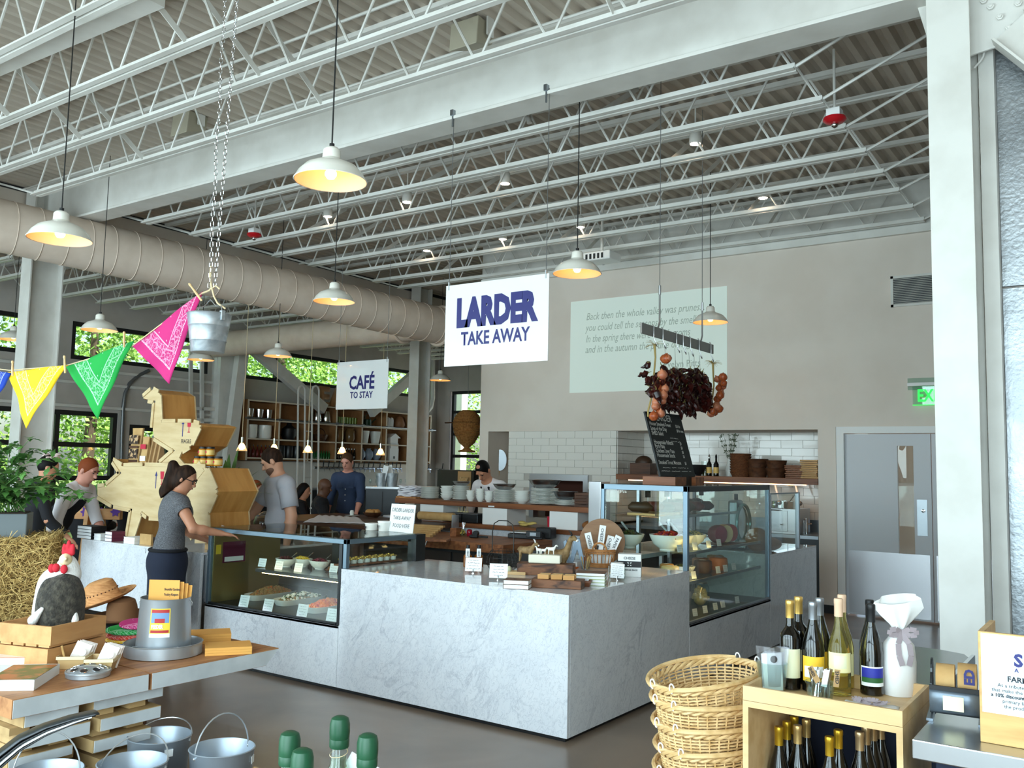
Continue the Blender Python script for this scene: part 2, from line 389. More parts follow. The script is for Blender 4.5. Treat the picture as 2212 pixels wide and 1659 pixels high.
# shopfront glass behind the camera
for i,(x0,x1)in enumerate(WINX):
 wn[0]+=1;t=bpy.data.objects.new('window_%d'%wn[0],None);COL.objects.link(t);struct(t)
 b=MB().box(x0,x1,-6.15,-6.05,.35,.42).box(x0,x1,-6.15,-6.05,3.91,3.98).box(x0,x0+.06,-6.15,-6.05,.42,3.91).box(x1-.06,x1,-6.15,-6.05,.42,3.91).box(x0,x1,-6.14,-6.06,2.5,2.58)
 b.build('frame','black_frame',t);MB().box(x0+.06,x1-.06,-6.11,-6.105,.42,3.91).build('pane','window_glass',t)
# header over the column row, aisle side
struct(MB().box(-9.25,-9.06,-6,YF,4.55,ZD).build('trim_10','wall'))
struct(MB().box(-9.06,-9.04,-6,YF,ZD-.07,ZD-.01).build('trim_11','dark_steel'))
# girder under the deck + edge beam over the back wall
def ibeam(a,b,dep,wid,tf=.03,tw=.02,up=V((0,0,1))):
 m=MB();a,b=V(a),V(b);R=frame(b-a,up);L=(b-a).length
 m.box(-wid/2,wid/2,-dep/2,-dep/2+tf,0,L,R,a);m.box(-wid/2,wid/2,dep/2-tf,dep/2,0,L,R,a);m.box(-tw/2,tw/2,-dep/2+tf,dep/2-tf,0,L,R,a)
 return m
o=ibeam((-9.1,1.03,ZD-.29),(8,1.03,ZD-.29),.58,.28).build('steel_girder','steel_white',bev=.004);tag(o,'deep white steel I-beam carrying the roof joists across the hall','beam')
struct(MB().box(-5.65,8,YB-.06,YB,4.6,4.69).box(-5.65,8,YB-.03,YB,4.69,ZD).build('trim_12','steel_white'))
# open-web roof joists
def joist_mesh(x0,x1,xa,xb,zb,zt,tail=True):
 ch=[]
 b=MB()
 for s_ in(-.022,.022):b.box(x0,x1,s_-.018 if s_<0 else s_-.016,s_+.016 if s_<0 else s_+.018,zt-.05,zt-.042).box(x0,x1,s_-.004,s_+.004,zt-.042,zt)
 top=b
 b=MB()
 for s_ in(-1,1):b.box(xa,xb,min(s_*.012,s_*.06),max(s_*.012,s_*.06),zb,zb+.009).box(xa,xb,min(s_*.012,s_*.02),max(s_*.012,s_*.02),zb+.009,zb+.055)
 bot=b
 return top,bot
def web(x0,x1,xa,xb,zb,zt,pan=.62):
 b=MB();n=max(2,round((xb-xa)/pan));st=(xb-xa)/n
 for i in range(n):
  a=xa+i*st
  for p,q in(((a+.03,zb+.03),(a+st/2,zt-.03)),((a+st/2,zt-.03),(a+st-.03,zb+.03))):b.cyl((p[0],0,p[1]),(q[0],0,q[1]),.011,6)
 b.cyl((xa,0,zb+.03),(x0+.05,0,zt-.03),.013,6);b.cyl((xb,0,zb+.03),(x1-.05,0,zt-.03),.013,6)
 return b
def make_joist(x0,x1,xa,xb,zb,zt,label,group):
 t=thing('roof_joist',label,'joist',(0,0,0),0,group)
 tp,bt=joist_mesh(x0,x1,xa,xb,zb,zt)
 tp.build('top_chord','steel_white',t);bt.build('bottom_chord','steel_white',t);web(x0,x1,xa,xb,zb,zt).build('web','steel_white',t,smooth=True)
 return t
JY=[1.545+.7*i for i in range(7)]+[6.36];JN=[.15,-.5,-1.17,-1.85,-2.55,-3.25,-3.95,-4.65]
ORD=['first','second','third','fourth','fifth','sixth','seventh','eighth']
j0=make_joist(-9.1,2.25,-7.36,.97,ZJ,ZD,'white open-web steel roof joist between the girder and the white back wall','roof joists on the back wall side of the girder')
for i,y in enumerate(JY):
 o=j0 if i==0 else dup(j0);o.location.y=y;o['label']='%s white open-web roof joist from the girder towards the back wall'%ORD[i]
for i,y in enumerate(JN):
 o=dup(j0,label='%s white open-web roof joist from the girder on the shop side'%ORD[i],group='roof joists on the shop side of the girder');o.location.y=y
j2=make_joist(XL,-9.1,XL+.8,-9.9,4.45,5.0,'white open-web roof joist in the low aisle bay over the garage doors','roof joists in the aisle')
ay=[4.42-.66*i for i in range(8)]+[4.42+.66*i for i in range(1,15)]
for i,y in enumerate(ay):
 o=j2 if i==0 else dup(j2);o.location.y=y
# cross bridging between joists
def bridging(x,ys,grp,wh):
 for i in range(len(ys)-1):
  ya,yb=ys[i],ys[i+1]
  o=MB().beam((0,ya,ZJ+.03),(0,yb,ZD-.06),.05,.006,V((1,0,0))).build('bridging_angle','steel_white')
  o.location.x=x;tag(o,'flat white bridging bar slanting between the %s and %s joists %s'%(ORD[i],ORD[i+1],wh),'brace',grp)
for x in(-5.9,-3.3,-.7):bridging(x,JY,'joist bridging bars','on the back wall side')
for x in(-5.2,-2.6,.2):bridging(x,JN[:7],'joist bridging bars on the shop side','on the shop side')
# ================================================================ columns, braces, duct
def wcol(name,x0,x1,y0,y1,z1,label):
 t=thing(name,label,'column',((x0+x1)/2,(y0+y1)/2,0));f=.022;xm=(x0+x1)/2
 MB().box(x0,x1,y0,y0+f,0,z1).build('flange','steel_white',t,bev=.003);MB().box(x0,x1,y1-f,y1,0,z1).build('flange','steel_white',t,bev=.003)
 MB().box(xm-.012,xm+.012,y0+f,y1-f,0,z1).build('web','steel_white',t);return t
colR=wcol('steel_column',1.985,2.225,.9,1.22,ZD,'white steel column with bolted gusset plate beside the hammered metal panel')
gz=[OY(*p,1.05)for p in((2085,-60),(2085,125),(2104,117),(2152,101),(2176,86),(2330,-60))]
MB().prism(gz,(0,.02,0)).build('gusset_plate','steel_white',colR,bev=.003)
hz=[OY(*p,1.04)for p in((1995,-60),(1955,-60),(1977,0),(2008,98))]
MB().prism(hz,(0,.02,0)).build('haunch_plate','steel_white',colR)
bm=MB()
for p in((2118,-20),(2140,15),(2160,37),(2180,60),(2200,8),(2222,35),(2125,2)):
 c=OY(*p,1.04);o=MB().lathe([(.021,0),(.021,.012),(.012,.013),(.012,.022),(0,.024)],6,c,frame(V((0,-1,0)))).build('bolt','steel_white',colR)
a=OY(2180,60,1.02);d=V((.64,0,-.77))
br=thing('diagonal_brace','thick white diagonal steel brace running down from the gusset plate','brace',a)
for s_ in(-.11,.11):MB().beam(a+V((.77,0,.64))*s_,a+V((.77,0,.64))*s_+d*5.6,.14,.014,V((.77,0,.64))).build('flange','steel_white',br)
MB().beam(a,a+d*5.6,.012,.22,V((.77,0,.64))).build('web','steel_white',br)
tag(MB().tube([OY(2126,112,1.1),OY(2124,122,1.1),OY(2118,132,1.1),OY(2105,146,1.1),OY(2096,150,1.12)],.007,8).build('conduit','steel_white',smooth=True),'thin white conduit looping behind the gusset plate','conduit')
struct(MB().box(2.235,2.32,1.15,1.29,0,ZD).build('trim_20','steel_white'))
mat('hammered',(176,180,184),.42,1,col2=(150,154,158),ns=3,bump=.3,bs=38)
zs_=OY(2170,621,1.24).z
for z0,z1 in((0,zs_-.004),(zs_+.004,4.9)):
 o=MB().box(2.32,4.4,1.24,1.27,z0,z1).build('wall_panel_right','hammered',bev=.004);struct(o)
struct(MB().box(2.32,8,1.27,1.4,0,ZD).build('wall_partition','wall'))
wcol('steel_column',-9.02,-8.77,.85,1.29,ZD,'white steel column rising behind the yellow bandana')
wcol('steel_column',-9.02,-8.77,8.53,8.9,ZD,'white steel column standing between the bottle shelves and the wicker beehive')
# wall pier and chevron braces on the left wall
p0,p1=OX(476,760,-12.75),OX(522,760,-12.75)
struct(MB().box(-13,-12.72,p0.y,p1.y,0,4.45).build('wall_pier','steel_white'))
for q0,q1,lb in(((527,728),(488,1040),'steep white steel brace beside the cafe shelves'),((534,742),(700,884),'shallow white steel brace crossing the clerestory over the cafe shelves'),((905,800),(800,892),'white steel brace beside the café sign running up to the column')):
 tag(MB().beam(OX(*q0,-12.5),OX(*q1,-12.5),.24,.16,V((1,0,0))).build('wall_brace','steel_white',bev=.004),lb,'brace')
tr=thing('garage_door_track','white steel track frame on the wall behind the plywood bird','track',OX(440,1000,-12.9))
for p,q in(((412,745),(412,960)),((436,742),(436,960)),((470,745),(470,960)),((330,752),(470,750)),((330,880),(470,884)),((330,905),(470,908)),((330,945),(470,948))):
 MB().beam(OX(*p,-12.85),OX(*q,-12.85),.07,.05,V((1,0,0))).build('track_bar','steel_white',tr)
o=MB().tube([OX(*p,-12.97)for p in((262,1010),(263,950),(266,880),(270,850),(280,828),(298,812),(322,800))],.035,10).build('door_track_pipe',mat('grey_pipe',(120,122,124),.35,.6),smooth=True);tag(o,'curved grey steel track pipe beside the garage door','pipe')
o=MB().tube([OX(955,750,-12.6),OX(940,752,-12.6),OX(935,760,-12.6),OX(935,860,-12.6),OX(931,880,-12.6),OX(918,895,-12.6)],.06,10).build('down_pipe','steel_white',smooth=True);tag(o,'white pipe bending down the wall by the far garage door','pipe')
# duct
dt=thing('spiral_duct','large round spiral duct in pale beige running along the column row','duct',(-8,0,4.42))
DA=OX(0,487,-8.0);DD=ray(3097,1195).normalized();DR=.315;dt.location=DA;db=MB().tube([DA-DD*3.5,DA,DA+DD*9.6],DR,40).build('duct_body','duct',dt,smooth=True)
DQ=frame(DD);rm=MB().tube([DQ@V((.317*math.cos(2*PI*k/40),.317*math.sin(2*PI*k/40),.12*k/40-.06))for k in range(41)],.006,5,caps=False).mesh('seam',True)
for i in range(45):
 o=link('seam',rm,'duct',db);o.location=DD*(-3.3+i*.285)
DB=DA+DD*6.4;yb_=DB.y
b=MB().tube([DB+V((-.1,0,-.06)),DB+V((-1,0,-.06)),V((-12.4,yb_,DB.z-.06))],.25,32);b.build('branch_duct','duct',dt,smooth=True)
MB().tube([DB+DD*.4+DQ@V((.33*math.cos(t),.33*math.sin(t),0))for t in[2*PI*k/40 for k in range(40)]],.03,8,closed=True).build('collar','duct',dt,smooth=True)
MB().tube([DB+V((-.4,.27*math.cos(t),-.06+.27*math.sin(t)))for t in[2*PI*k/32 for k in range(32)]],.025,8,closed=True).build('collar','duct',dt,smooth=True)
# ================================================================ tiled oven wall and niche
uc=MB().box(-.5,.5,-.5,.5,-.5,.5).mesh('tile');uc.materials.append(MATS['tile'])
def tiles(parent,org,ud,n,L,z0,z1,tw=.30,th=.107,keep=None,first=0):
 ud=V(ud);n=V(n);rz_=math.atan2(ud.y,ud.x);z=z1;r=first
 while z>z0+.01:
  zb=max(z-th,z0);u=-(tw/2 if r%2 else 0)
  while u<L-.005:
   a,c=max(u,0),min(u+tw,L)
   if c-a>.02:
    ctr=V(org)+ud*((a+c)/2)+V((0,0,(z+zb)/2))
    if keep is None or keep(ctr):
     o=link('tile',uc,None,parent);o.location=ctr+n*random.uniform(-.0008,.0008);o.scale=(c-a-.005,.012,z-zb-.005);o.rotation_euler=(random.uniform(-.004,.004),0,rz_+random.uniform(-.004,.004))
   u+=tw
  z=zb;r+=1
ox0,oz1=OY(1147,1040,YB).x,OY(1200,1029,YB).z;ox1=OY(1268,1040,YB).x
ow=bpy.data.objects.new('wall_oven',None);COL.objects.link(ow);struct(ow)
MB().box(-5.07,ox0,6.5,7.38,0,2.25).box(ox1,-3.187,6.5,7.38,0,2.25).box(ox0,ox1,6.5,7.38,oz1,2.25).box(ox0,ox1,6.5,7.38,0,.95).build('oven_block','grout',ow)
tiles(ow,(-5.085,6.492,0),(1,0,0),(0,-1,0),1.898,.95,2.25,keep=lambda c:not(ox0<c.x<ox1 and c.z<oz1))
MB().box(ox0-.02,ox0+.06,6.47,6.6,.95,oz1+.03).box(ox1-.06,ox1+.02,6.47,6.6,.95,oz1+.03).box(ox0+.06,ox1-.06,6.47,6.6,oz1-.06,oz1+.03).build('oven_frame','stainless',ow)
MB().box(ox0,ox1,6.9,6.95,.95,oz1).build('oven_back',mat('oven_brick',(74,40,28),.9),ow)
nw=bpy.data.objects.new('wall_niche',None);COL.objects.link(nw);struct(nw)
MB().box(-3.187,-.338,7.345,7.385,0,2.25).box(-3.25,-3.187,6.5,7.385,0,2.25).build('niche_backing','grout',nw)
tiles(nw,(-3.187,7.338,0),(1,0,0),(0,-1,0),2.849,.95,2.25,first=1)
tiles(nw,(-3.181,6.5,0),(0,1,0),(1,0,0),.84,.95,2.25)
# niche shelf with strip light
t=thing('niche_shelf','long cherry wood shelf across the tiled niche with a warm light strip beneath','shelf',(-1.76,6.75,1.557))
MB().box(-3.18,-.34,6.46,7.0,1.557,1.634).build('board','cherry',t,bev=.003)
MB().box(-3.0,-.5,6.5,6.53,1.545,1.557).build('light_strip',mat('led_warm',(255,214,170),.5,emit=9,ecol=(255,196,140)),t)
# ================================================================ wall fittings: vent, exit sign, doors, projection
t=thing('air_vent','white louvred air vent high on the back wall beside the column','vent',OY(1960,632,YB))
q0,q1=OY(1924,598,YB),OY(1928,664,YB);x0,x1,z0,z1=q0.x,q0.x+.95,q1.z,q0.z
MB().box(x0,x1,YB-.02,YB,z1-.03,z1).box(x0,x1,YB-.02,YB,z0,z0+.03).box(x0,x0+.03,YB-.02,YB,z0,z1).box(x1-.03,x1,YB-.02,YB,z0,z1).box((x0+x1)/2-.008,(x0+x1)/2+.008,YB-.018,YB,z0,z1).build('frame','steel_white',t)
MB().box(x0+.02,x1-.02,YB-.004,YB-.001,z0+.02,z1-.02).build('duct_mouth','dark_steel',t)
lm=MB().cbox((0,0,0),(x1-x0-.06,.016,.003),Matrix.Rotation(.6,3,'X')).mesh('louvre')
for i in range(15):
 o=link('louvre',lm,'steel_white',t);o.location=(0,0,0);Mi=wmat(t).inverted();o.location=Mi@V(((x0+x1)/2,YB-.009,z0+.04+i*(z1-z0-.08)/14))
c=OY(1963,832,YB);t=thing('exit_sign','edge-lit green exit sign on a white wall bracket','sign',c)
x0=c.x;MB().box(x0,x0+.5,YB-.09,YB,c.z-.02,c.z+.02).build('bracket','white',t,bev=.003)
MB().box(x0-.01,x0+.5,YB-.012,YB-.004,c.z-.06,c.z+.08).build('backplate','glass',t)
MB().box(x0+.05,x0+.45,YB-.05,YB-.044,c.z-.24,c.z-.02).build('panel','glass',t)
mat('exit_green',(40,240,90),.4,emit=1.6,ecol=(20,235,60))
text('lettering','EXIT',.2,MATS['exit_green'],sub(t,'panel'),(x0+.1,YB-.052,c.z-.2),(1,0,0),(0,0,1),xs=.72,bold=.004)
MB().box(x0+.05,x0+.45,YB-.05,YB-.044,c.z-.246,c.z-.24).build('glow_edge',MATS['exit_green'],t)
def doorleaf(x0,x1,label,lite):
 wn[0]+=1;t=bpy.data.objects.new('door_%d'%wn[0],None);COL.objects.link(t);struct(t);t.location=(x0,YB+.05,0)
 y0,y1=YB+.03,YB+.075;la,lb=lite;lz0,lz1=OY(1950,1222,YB).z,OY(1950,963,YB).z
 mat('door_paint',(206,208,212),.4)
 MB().box(x0,la,y0,y1,.02,2.19).box(lb,x1,y0,y1,.02,2.19).box(la,lb,y0,y1,.02,lz0).box(la,lb,y0,y1,lz1,2.19).build('leaf','door_paint',t)
 MB().box(la,lb,YB+.05,YB+.056,lz0,lz1).build('vision_pane','window_glass',t)
 MB().box(x0+.03,x1-.03,y0-.004,y0,.04,.78).build('kick_plate',mat('kick',(196,196,200),.35,.85),t)
 px=x1-.16 if lite[0]>(x0+x1)/2 else x0+.05
 pp_=MB().box(px,px+.11,y0-.005,y0,1.0,1.42).build('push_plate','dull_steel',t);MB().lathe([(.022,0),(.022,.012),(.012,.014),(0,.016)],16,(px+.07,y0-.005,1.29),frame(V((0,-1,0)))).build('lock_cylinder','chrome',pp_,smooth=True)
la,lb=OY(1937,1000,YB).x,OY(1972,1000,YB).x
doorleaf(-.02,.955,'',(la,lb));doorleaf(.965,1.94,'',(1.1,1.3))
struct(MB().box(-.11,-.02,YB-.02,YB+.2,0,2.28).box(1.94,2.04,YB-.02,YB+.2,0,2.28).box(-.02,1.94,YB-.02,YB+.2,2.2,2.28).build('trim_21','white'))
struct(MB().box(-.33,-.12,YB-.015,YB,0,.1).box(2.05,8,YB-.015,YB,0,.1).build('baseboard_back','dark_steel'))
q=[OY(*p,YB-.004)for p in((1233.8,652.2),(1570.5,617.8),(1570.9,837.7),(1230.7,848.9))]
x0,x1,z0,z1=-3.985,-1.525,2.816,4.194
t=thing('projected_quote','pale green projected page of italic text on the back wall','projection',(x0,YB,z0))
MB().box(x0,x1,YB-.006,YB-.002,z0,z1).build('image',mat('projection',(226,232,224),.8,emit=.2,ecol=(206,232,220)),t)  # projector's light built as a thin, faintly glowing panel on the wall
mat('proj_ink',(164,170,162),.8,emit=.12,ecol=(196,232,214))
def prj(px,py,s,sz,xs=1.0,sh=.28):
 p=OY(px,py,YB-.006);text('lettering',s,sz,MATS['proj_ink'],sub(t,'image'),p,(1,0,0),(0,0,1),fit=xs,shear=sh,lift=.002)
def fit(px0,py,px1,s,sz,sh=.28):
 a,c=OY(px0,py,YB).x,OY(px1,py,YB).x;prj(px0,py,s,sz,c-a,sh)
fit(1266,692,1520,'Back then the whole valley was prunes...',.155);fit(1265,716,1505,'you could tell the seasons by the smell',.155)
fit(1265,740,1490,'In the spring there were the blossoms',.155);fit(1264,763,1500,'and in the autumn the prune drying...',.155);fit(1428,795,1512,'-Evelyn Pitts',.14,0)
# ================================================================ ceiling fittings
def pendant(loc,label,group):
 t=thing('pendant_lamp',label,'lamp',loc,0,group);L=V(loc)
 pr=[(.2,0),(.203,.004),(.196,.012),(.178,.045),(.14,.085),(.09,.108),(.062,.118),(.05,.13),(.048,.175),(.036,.19),(.012,.195)]
 MB().lathe(pr,36,L,caps=False).build('shade','enamel',t,smooth=True)
 pi_=[(.197,.002),(.19,.012),(.172,.043),(.135,.08),(.088,.102),(.0,.112)]
 MB().lathe(pi_,36,L,caps=False).build('shade_lining','enamel_in',t,smooth=True)
 MB().lathe([(0,.012),(.02,.016),(.032,.034),(.032,.05),(.018,.075),(.014,.1)],16,L).build('bulb','bulb',t,smooth=True)
 MB().cyl(L+V((0,0,.19)),V((L.x,L.y,5.24 if L.x>-9 else 4.98)),.0045,6).build('cord','black_cord',t)
 MB().cyl(L+V((0,0,.19)),L+V((0,0,.215)),.014,10).build('cord_grip','black',t)
 return t
PD=[((636,792),392,'white enamel pendant lamp, largest in view, hung in front of the girder'),((64,194),518,'white enamel pendant lamp hung in front of the spiral duct'),((677,766),652,'white enamel pendant lamp hung beside the duct collar'),((1194,1299),592,'white enamel pendant lamp hung beside the larder sign'),((1497,1572),697,'white enamel pendant lamp hung in front of the projected quote'),((177,252),714,'white enamel pendant lamp above the green bandana'),((405,462),778,'white enamel pendant lamp just below the hanging bucket'),((570,630),770,'white enamel pendant lamp in front of the shallow wall brace'),((928,974),822,'white enamel pendant lamp beside the column near the wicker beehive'),((12,45),734,'white enamel pendant lamp half hidden by the column behind the yellow bandana')]
pl=None
for(l,r),py,lb in PD:
 c=OD((l+r)/2,py,FPX*.4/(r-l)if l!=12 else 12.5)
 if pl is None:pl=pendant(c,lb,'enamel pendant lamps')
 else:
  o=dup(pl,c,label=lb)
  for ch in o.children:
   if ch.name.startswith('cord.')or ch.name=='cord':ch.scale.z=((5.24 if c.x>-9 else 4.98)-c.z-.19)/(5.24-pl.location.z-.19);ch.location.z=.19*(1-ch.scale.z)
for i,(px,py)in enumerate([(1091,397),(879,437),(708,468),(922,542),(1086,517),(1254,491),(1502,311),(1648,428),(765,717)]):
 c=OZ(px,py,4.86 if i<8 else 4.4)
 if i==0:
  sp=thing('spotlight','small glowing spotlight fixed among the roof joists','spotlight',c,0,'ceiling spotlights')
  MB().lathe([(.055,0),(.06,.01),(.055,.12),(.03,.15),(.012,.16)],16,c).build('can','steel_white',sp,smooth=True)
  MB().lathe([(0,-.004),(.05,-.002),(.05,.003)],16,c).build('lens','spot_glow',sp);MB().cyl(c+V((0,0,.15)),(c.x,c.y,5.26),.008,6).build('stem','steel_white',sp)
 else:dup(sp,c)
for i,((px,py,y),sc)in enumerate((((1803,262,2.55),1),((549,510,2.6),1))):
 c=OY(px,py,y);t=thing('alarm_strobe',['round red-rimmed alarm strobe on a rod near the column','round red-rimmed alarm strobe above the duct'][i],'alarm',c)
 MB().lathe([(.03,-.02),(.07,-.012),(.095,.01),(.09,.03),(.05,.035)],24,c).build('red_rim',mat('alarm_red',(190,24,34),.35),t,smooth=True)
 MB().ell(c+V((0,0,-.03)),.03,12,8).build('flash_dome','chrome',t,smooth=True);MB().cbox(c+V((0,0,.065)),(.11,.11,.07)).build('junction_box','white',t);MB().cyl(c+V((0,0,.1)),(c.x,c.y,5.27),.012,8).build('rod','steel_white',t)
mat('speaker_beige',(178,170,150),.6)
for i,(px,py)in enumerate(((1026,88),(415,277))):
 c=OY(px,py,.55);t=thing('loudspeaker',['beige wedge loudspeaker hung over the girder by the joists','beige wedge loudspeaker hung near the chain'][i],'loudspeaker',c)
 MB().prism([c+V(p)for p in((-.13,-.14,.1),(.13,-.14,.1),(.13,.1,.14),(-.13,.1,.14))],(0,0,0.001)).build('top','speaker_beige',t)
 vs=[(-.14,-.16,-.12),(.14,-.16,-.12),(.1,.1,-.02),(-.1,.1,-.02),(-.14,-.14,.12),(.14,-.14,.12),(.1,.12,.14),(-.1,.12,.14)]
 m=MB();m.add([c+V(p)for p in vs],[(0,3,2,1),(4,5,6,7),(0,1,5,4),(1,2,6,5),(2,3,7,6),(3,0,4,7)]);m.build('cabinet','speaker_beige',t,bev=.01)
 for s_ in(-.15,.15):MB().box(s_-.008,s_+.008,-.04,.04,0,ZD-c.z,None,c).build('bracket','steel_white',t)
c=OY(1300,557,5.5);t=thing('projector','white ceiling projector hung below the joists near the back wall','projector',c)
MB().cbox(c,(.42,.32,.12)).build('body','white',t,bev=.015);MB().lathe([(.05,0),(.055,.03),(.045,.05),(0,.05)],20,c+V((-.08,.16,0)),frame(V((0,1,0)))).build('lens','black',t,smooth=True);MB().cyl(c+V((0,0,.06)),(c.x,c.y,5.27),.02,10).build('mount_pole','steel_white',t)
for k in range(5):MB().box(c.x-.16+k*.06,c.x-.13+k*.06,c.y-.165,c.y-.158,c.z-.04,c.z+.03).build('vent_slot','dark_steel',t)
tag(MB().tube([OY(560,372,2.0),OY(740,351,2.0),OY(1135,252,2.0),OY(1143,258,2.0),OY(1144,266,2.0)],.028,10).build('sprinkler_pipe','steel_white',smooth=True),'white sprinkler pipe with an elbow end behind the girder','pipe')
t=thing('strip_light','long white strip light fixture between the joists overhead','light',OZ(200,60,4.95))
MB().beam(OZ(-30,150,4.9),OZ(335,-8,4.9),.16,.09).build('housing','steel_white',t);
for y,z,nm in((-.15,5.2,'thin conduit pipe under the roof deck above the chain'),(.6,5.1,'thin conduit pipe under the roof deck beside the girder'),(3.3,5.1,'thin conduit pipe under the roof deck between middle joists'),(5.2,5.05,'thin conduit pipe under the roof deck near the back wall')):
 tag(MB().tube([(-8.6,y,z),(1.9,y,z)],.013,6).build('conduit','steel_white'),nm,'conduit')
# ================================================================ marble counter
HC=.91
def bx(name,x0,x1,y0,y1,z0,z1,m,t,bev=.002):return MB().box(x0,x1,y0,y1,z0,z1).build(name,m,t,bev=bev)
t=thing('marble_counter','white veined marble shop counter with a sharp front corner and glass cases','counter',(0,0,0))
bx('toe_kick',-3.6,-.03,.03,.9,0,.03,'black',t);bx('toe_kick',-.9,-.03,.9,5.2,0,.03,'black',t)
bx('front_panel',-2.03,0,0,.03,.03,HC-.02,'marble',t);bx('front_panel',-3.655,-2.033,0,.03,.03,.48,'marble',t)
bx('side_panel',-.03,0,.031,1.84,.03,HC-.02,'marble',t);bx('side_panel',-.03,0,1.843,3.74,.03,.485,'marble',t);bx('side_panel',-.03,0,3.743,5.23,.03,HC-.02,'marble',t)
bx('end_panel',-2.03,-2.0,.03,.8,.48,HC-.02,'marble',t);bx('end_panel',-.8,-.03,3.74,3.77,.485,HC-.02,'marble',t);bx('end_panel',-.8,-.03,5.2,5.23,.03,HC-.02,'marble',t)
top=[(-2.03,0),(0,0),(0,1.84),(-1.0,1.84),(-1.0,1.02),(-2.03,1.02)]
MB().prism([(x,y,HC-.02)for x,y in top],(0,0,.02)).build('top_slab','marble',t,bev=.002)
bx('top_slab',-.8,0,3.742,5.23,HC-.02,HC,'marble',t);bx('top_slab',-3.655,-2.033,0,.8,.46,.48,'marble',t);bx('top_slab',-.8,0,1.843,3.74,.465,.485,'marble',t)
bx('back_panel',-2.0,-1.0,.99,1.01,.03,HC-.02,'dark_steel',t);bx('back_panel',-.8,-.78,1.84,5.2,.03,.46,'dark_steel',t)
o=thing('marble_block','white marble counter block under the plywood pig','counter',(-4.6,.5,0))
bx('front_panel',-5.6,-3.7,-.03,0,0,HC-.02,'marble',o);bx('top_slab',-5.6,-3.7,-.03,1.9,HC-.02,HC,'marble',o);bx('side_panel',-5.6,-5.57,0,1.9,0,HC-.02,'marble',o);bx('side_panel',-3.73,-3.7,0,1.9,0,HC-.02,'stainless',o)
# ================================================================ small makers
def scribble(parent,org,xd,yd,w_,h_,n,m='ink',r=.0012,seed=0):
 # illegible handwriting: wavy ribbons
 rr=random.Random(seed);b=MB();xd,yd=V(xd).normalized(),V(yd).normalized();nd=xd.cross(yd)
 for i in range(n):
  y=h_*(1-(i+.5)/n);L=w_*rr.uniform(.55,1);x=(w_-L)/2;k=0
  while x<w_-(w_-L)/2:
   wl=rr.uniform(.12,.28)*w_;pts=[];e=min(x+wl,w_-(w_-L)/2);nn=max(4,int((e-x)/(h_/n*.22)))
   for q in range(nn+1):pts.append(V(org)+xd*(x+(e-x)*q/nn)+yd*(y+h_/n*.2*(rr.random()-.4)*(1 if q%2 else-1))+nd*.001)
   for q in range(nn):
    d=(pts[q+1]-pts[q]).normalized();s_=nd.cross(d)*r;b.quad(pts[q]-s_,pts[q]+s_,pts[q+1]+s_,pts[q+1]-s_)
   x=e+w_*.05
 return b.build('handwriting',m,parent)
def card(name,base,w_,h_,rz,label,group=None,lean=.25,lines=3,m='paper',seed=1,stand=False,tx=None,thick=.002):
 t=thing(name,label,'card',base,rz,group);R=Matrix.Rotation(-lean,3,'X')
 z0=.014 if stand else 0
 o=MB().box(-w_/2,w_/2,-thick/2,thick/2,0,h_,R,(0,0,z0)).build('sheet',m,t,world=False)
 xd=rotz(rz)@V((1,0,0));yd=rotz(rz)@(R@V((0,0,1)));nd=xd.cross(yd)
 org=V(base)+V((0,0,z0))+nd*(thick/2)
 if tx:
  n=len(tx)
  for i,s in enumerate(tx):text('lettering',s,h_/(n+1.2)*.8,MATS['ink'],o,org+yd*(h_*(1-(i+1)/(n+.6))),xd,yd,xs=.85,align='CENTER')
 elif lines:scribble(o,org-xd*(w_*.42)+yd*(h_*.08),xd,yd,w_*.84,h_*.84,lines,seed=seed,r=w_*.008)
 if stand:MB().cyl((0,-.004,0),(0,-.004,.03),.004,8).lathe([(.014,0),(.014,.004),(0,.006)],12).build('clip_stand','chrome',t,world=False)
 return t
def heap(name,parent,c,rx,ry,h,mats,n,sz,seed=0,rz=0,base=True,flat=.8):
 rr=random.Random(seed);c=V(c);R0=rotz(rz)
 ms=[MB()for _ in mats]
 for i in range(n):
  a=rr.random()*2*PI;q=math.sqrt(rr.random());x,y=q*math.cos(a),q*math.sin(a)
  z=h*(1-q*q)*rr.uniform(.75,1.05);s=sz*rr.uniform(.6,1.3)
  R=Matrix.Rotation(rr.random()*6,3,'Z')@Matrix.Rotation(rr.random()*3,3,'X')
  ms[rr.randrange(len(mats))].ell(c+R0@V((x*rx,y*ry,z)),(s,s*flat,s*.6),6,4,R)
 out=[]
 for b,m in zip(ms,mats):
  if base:b.ell(c,(rx*.95,ry*.95,h*.62),12,6,R0);base=False
  o=b.build(name,m,parent,smooth=True);o['kind']='stuff';out.append(o)
 return out
def bowlprof(r,h,foot=.45,th=.008):return[(r*foot*.9,0),(r*foot,0),(r*foot,h*.08),(r*.78,h*.4),(r*.96,h*.85),(r,h),(r-th,h),(r*.94-th,h*.85),(r*.75-th,h*.42),(r*.3,h*.13),(0,h*.1)]
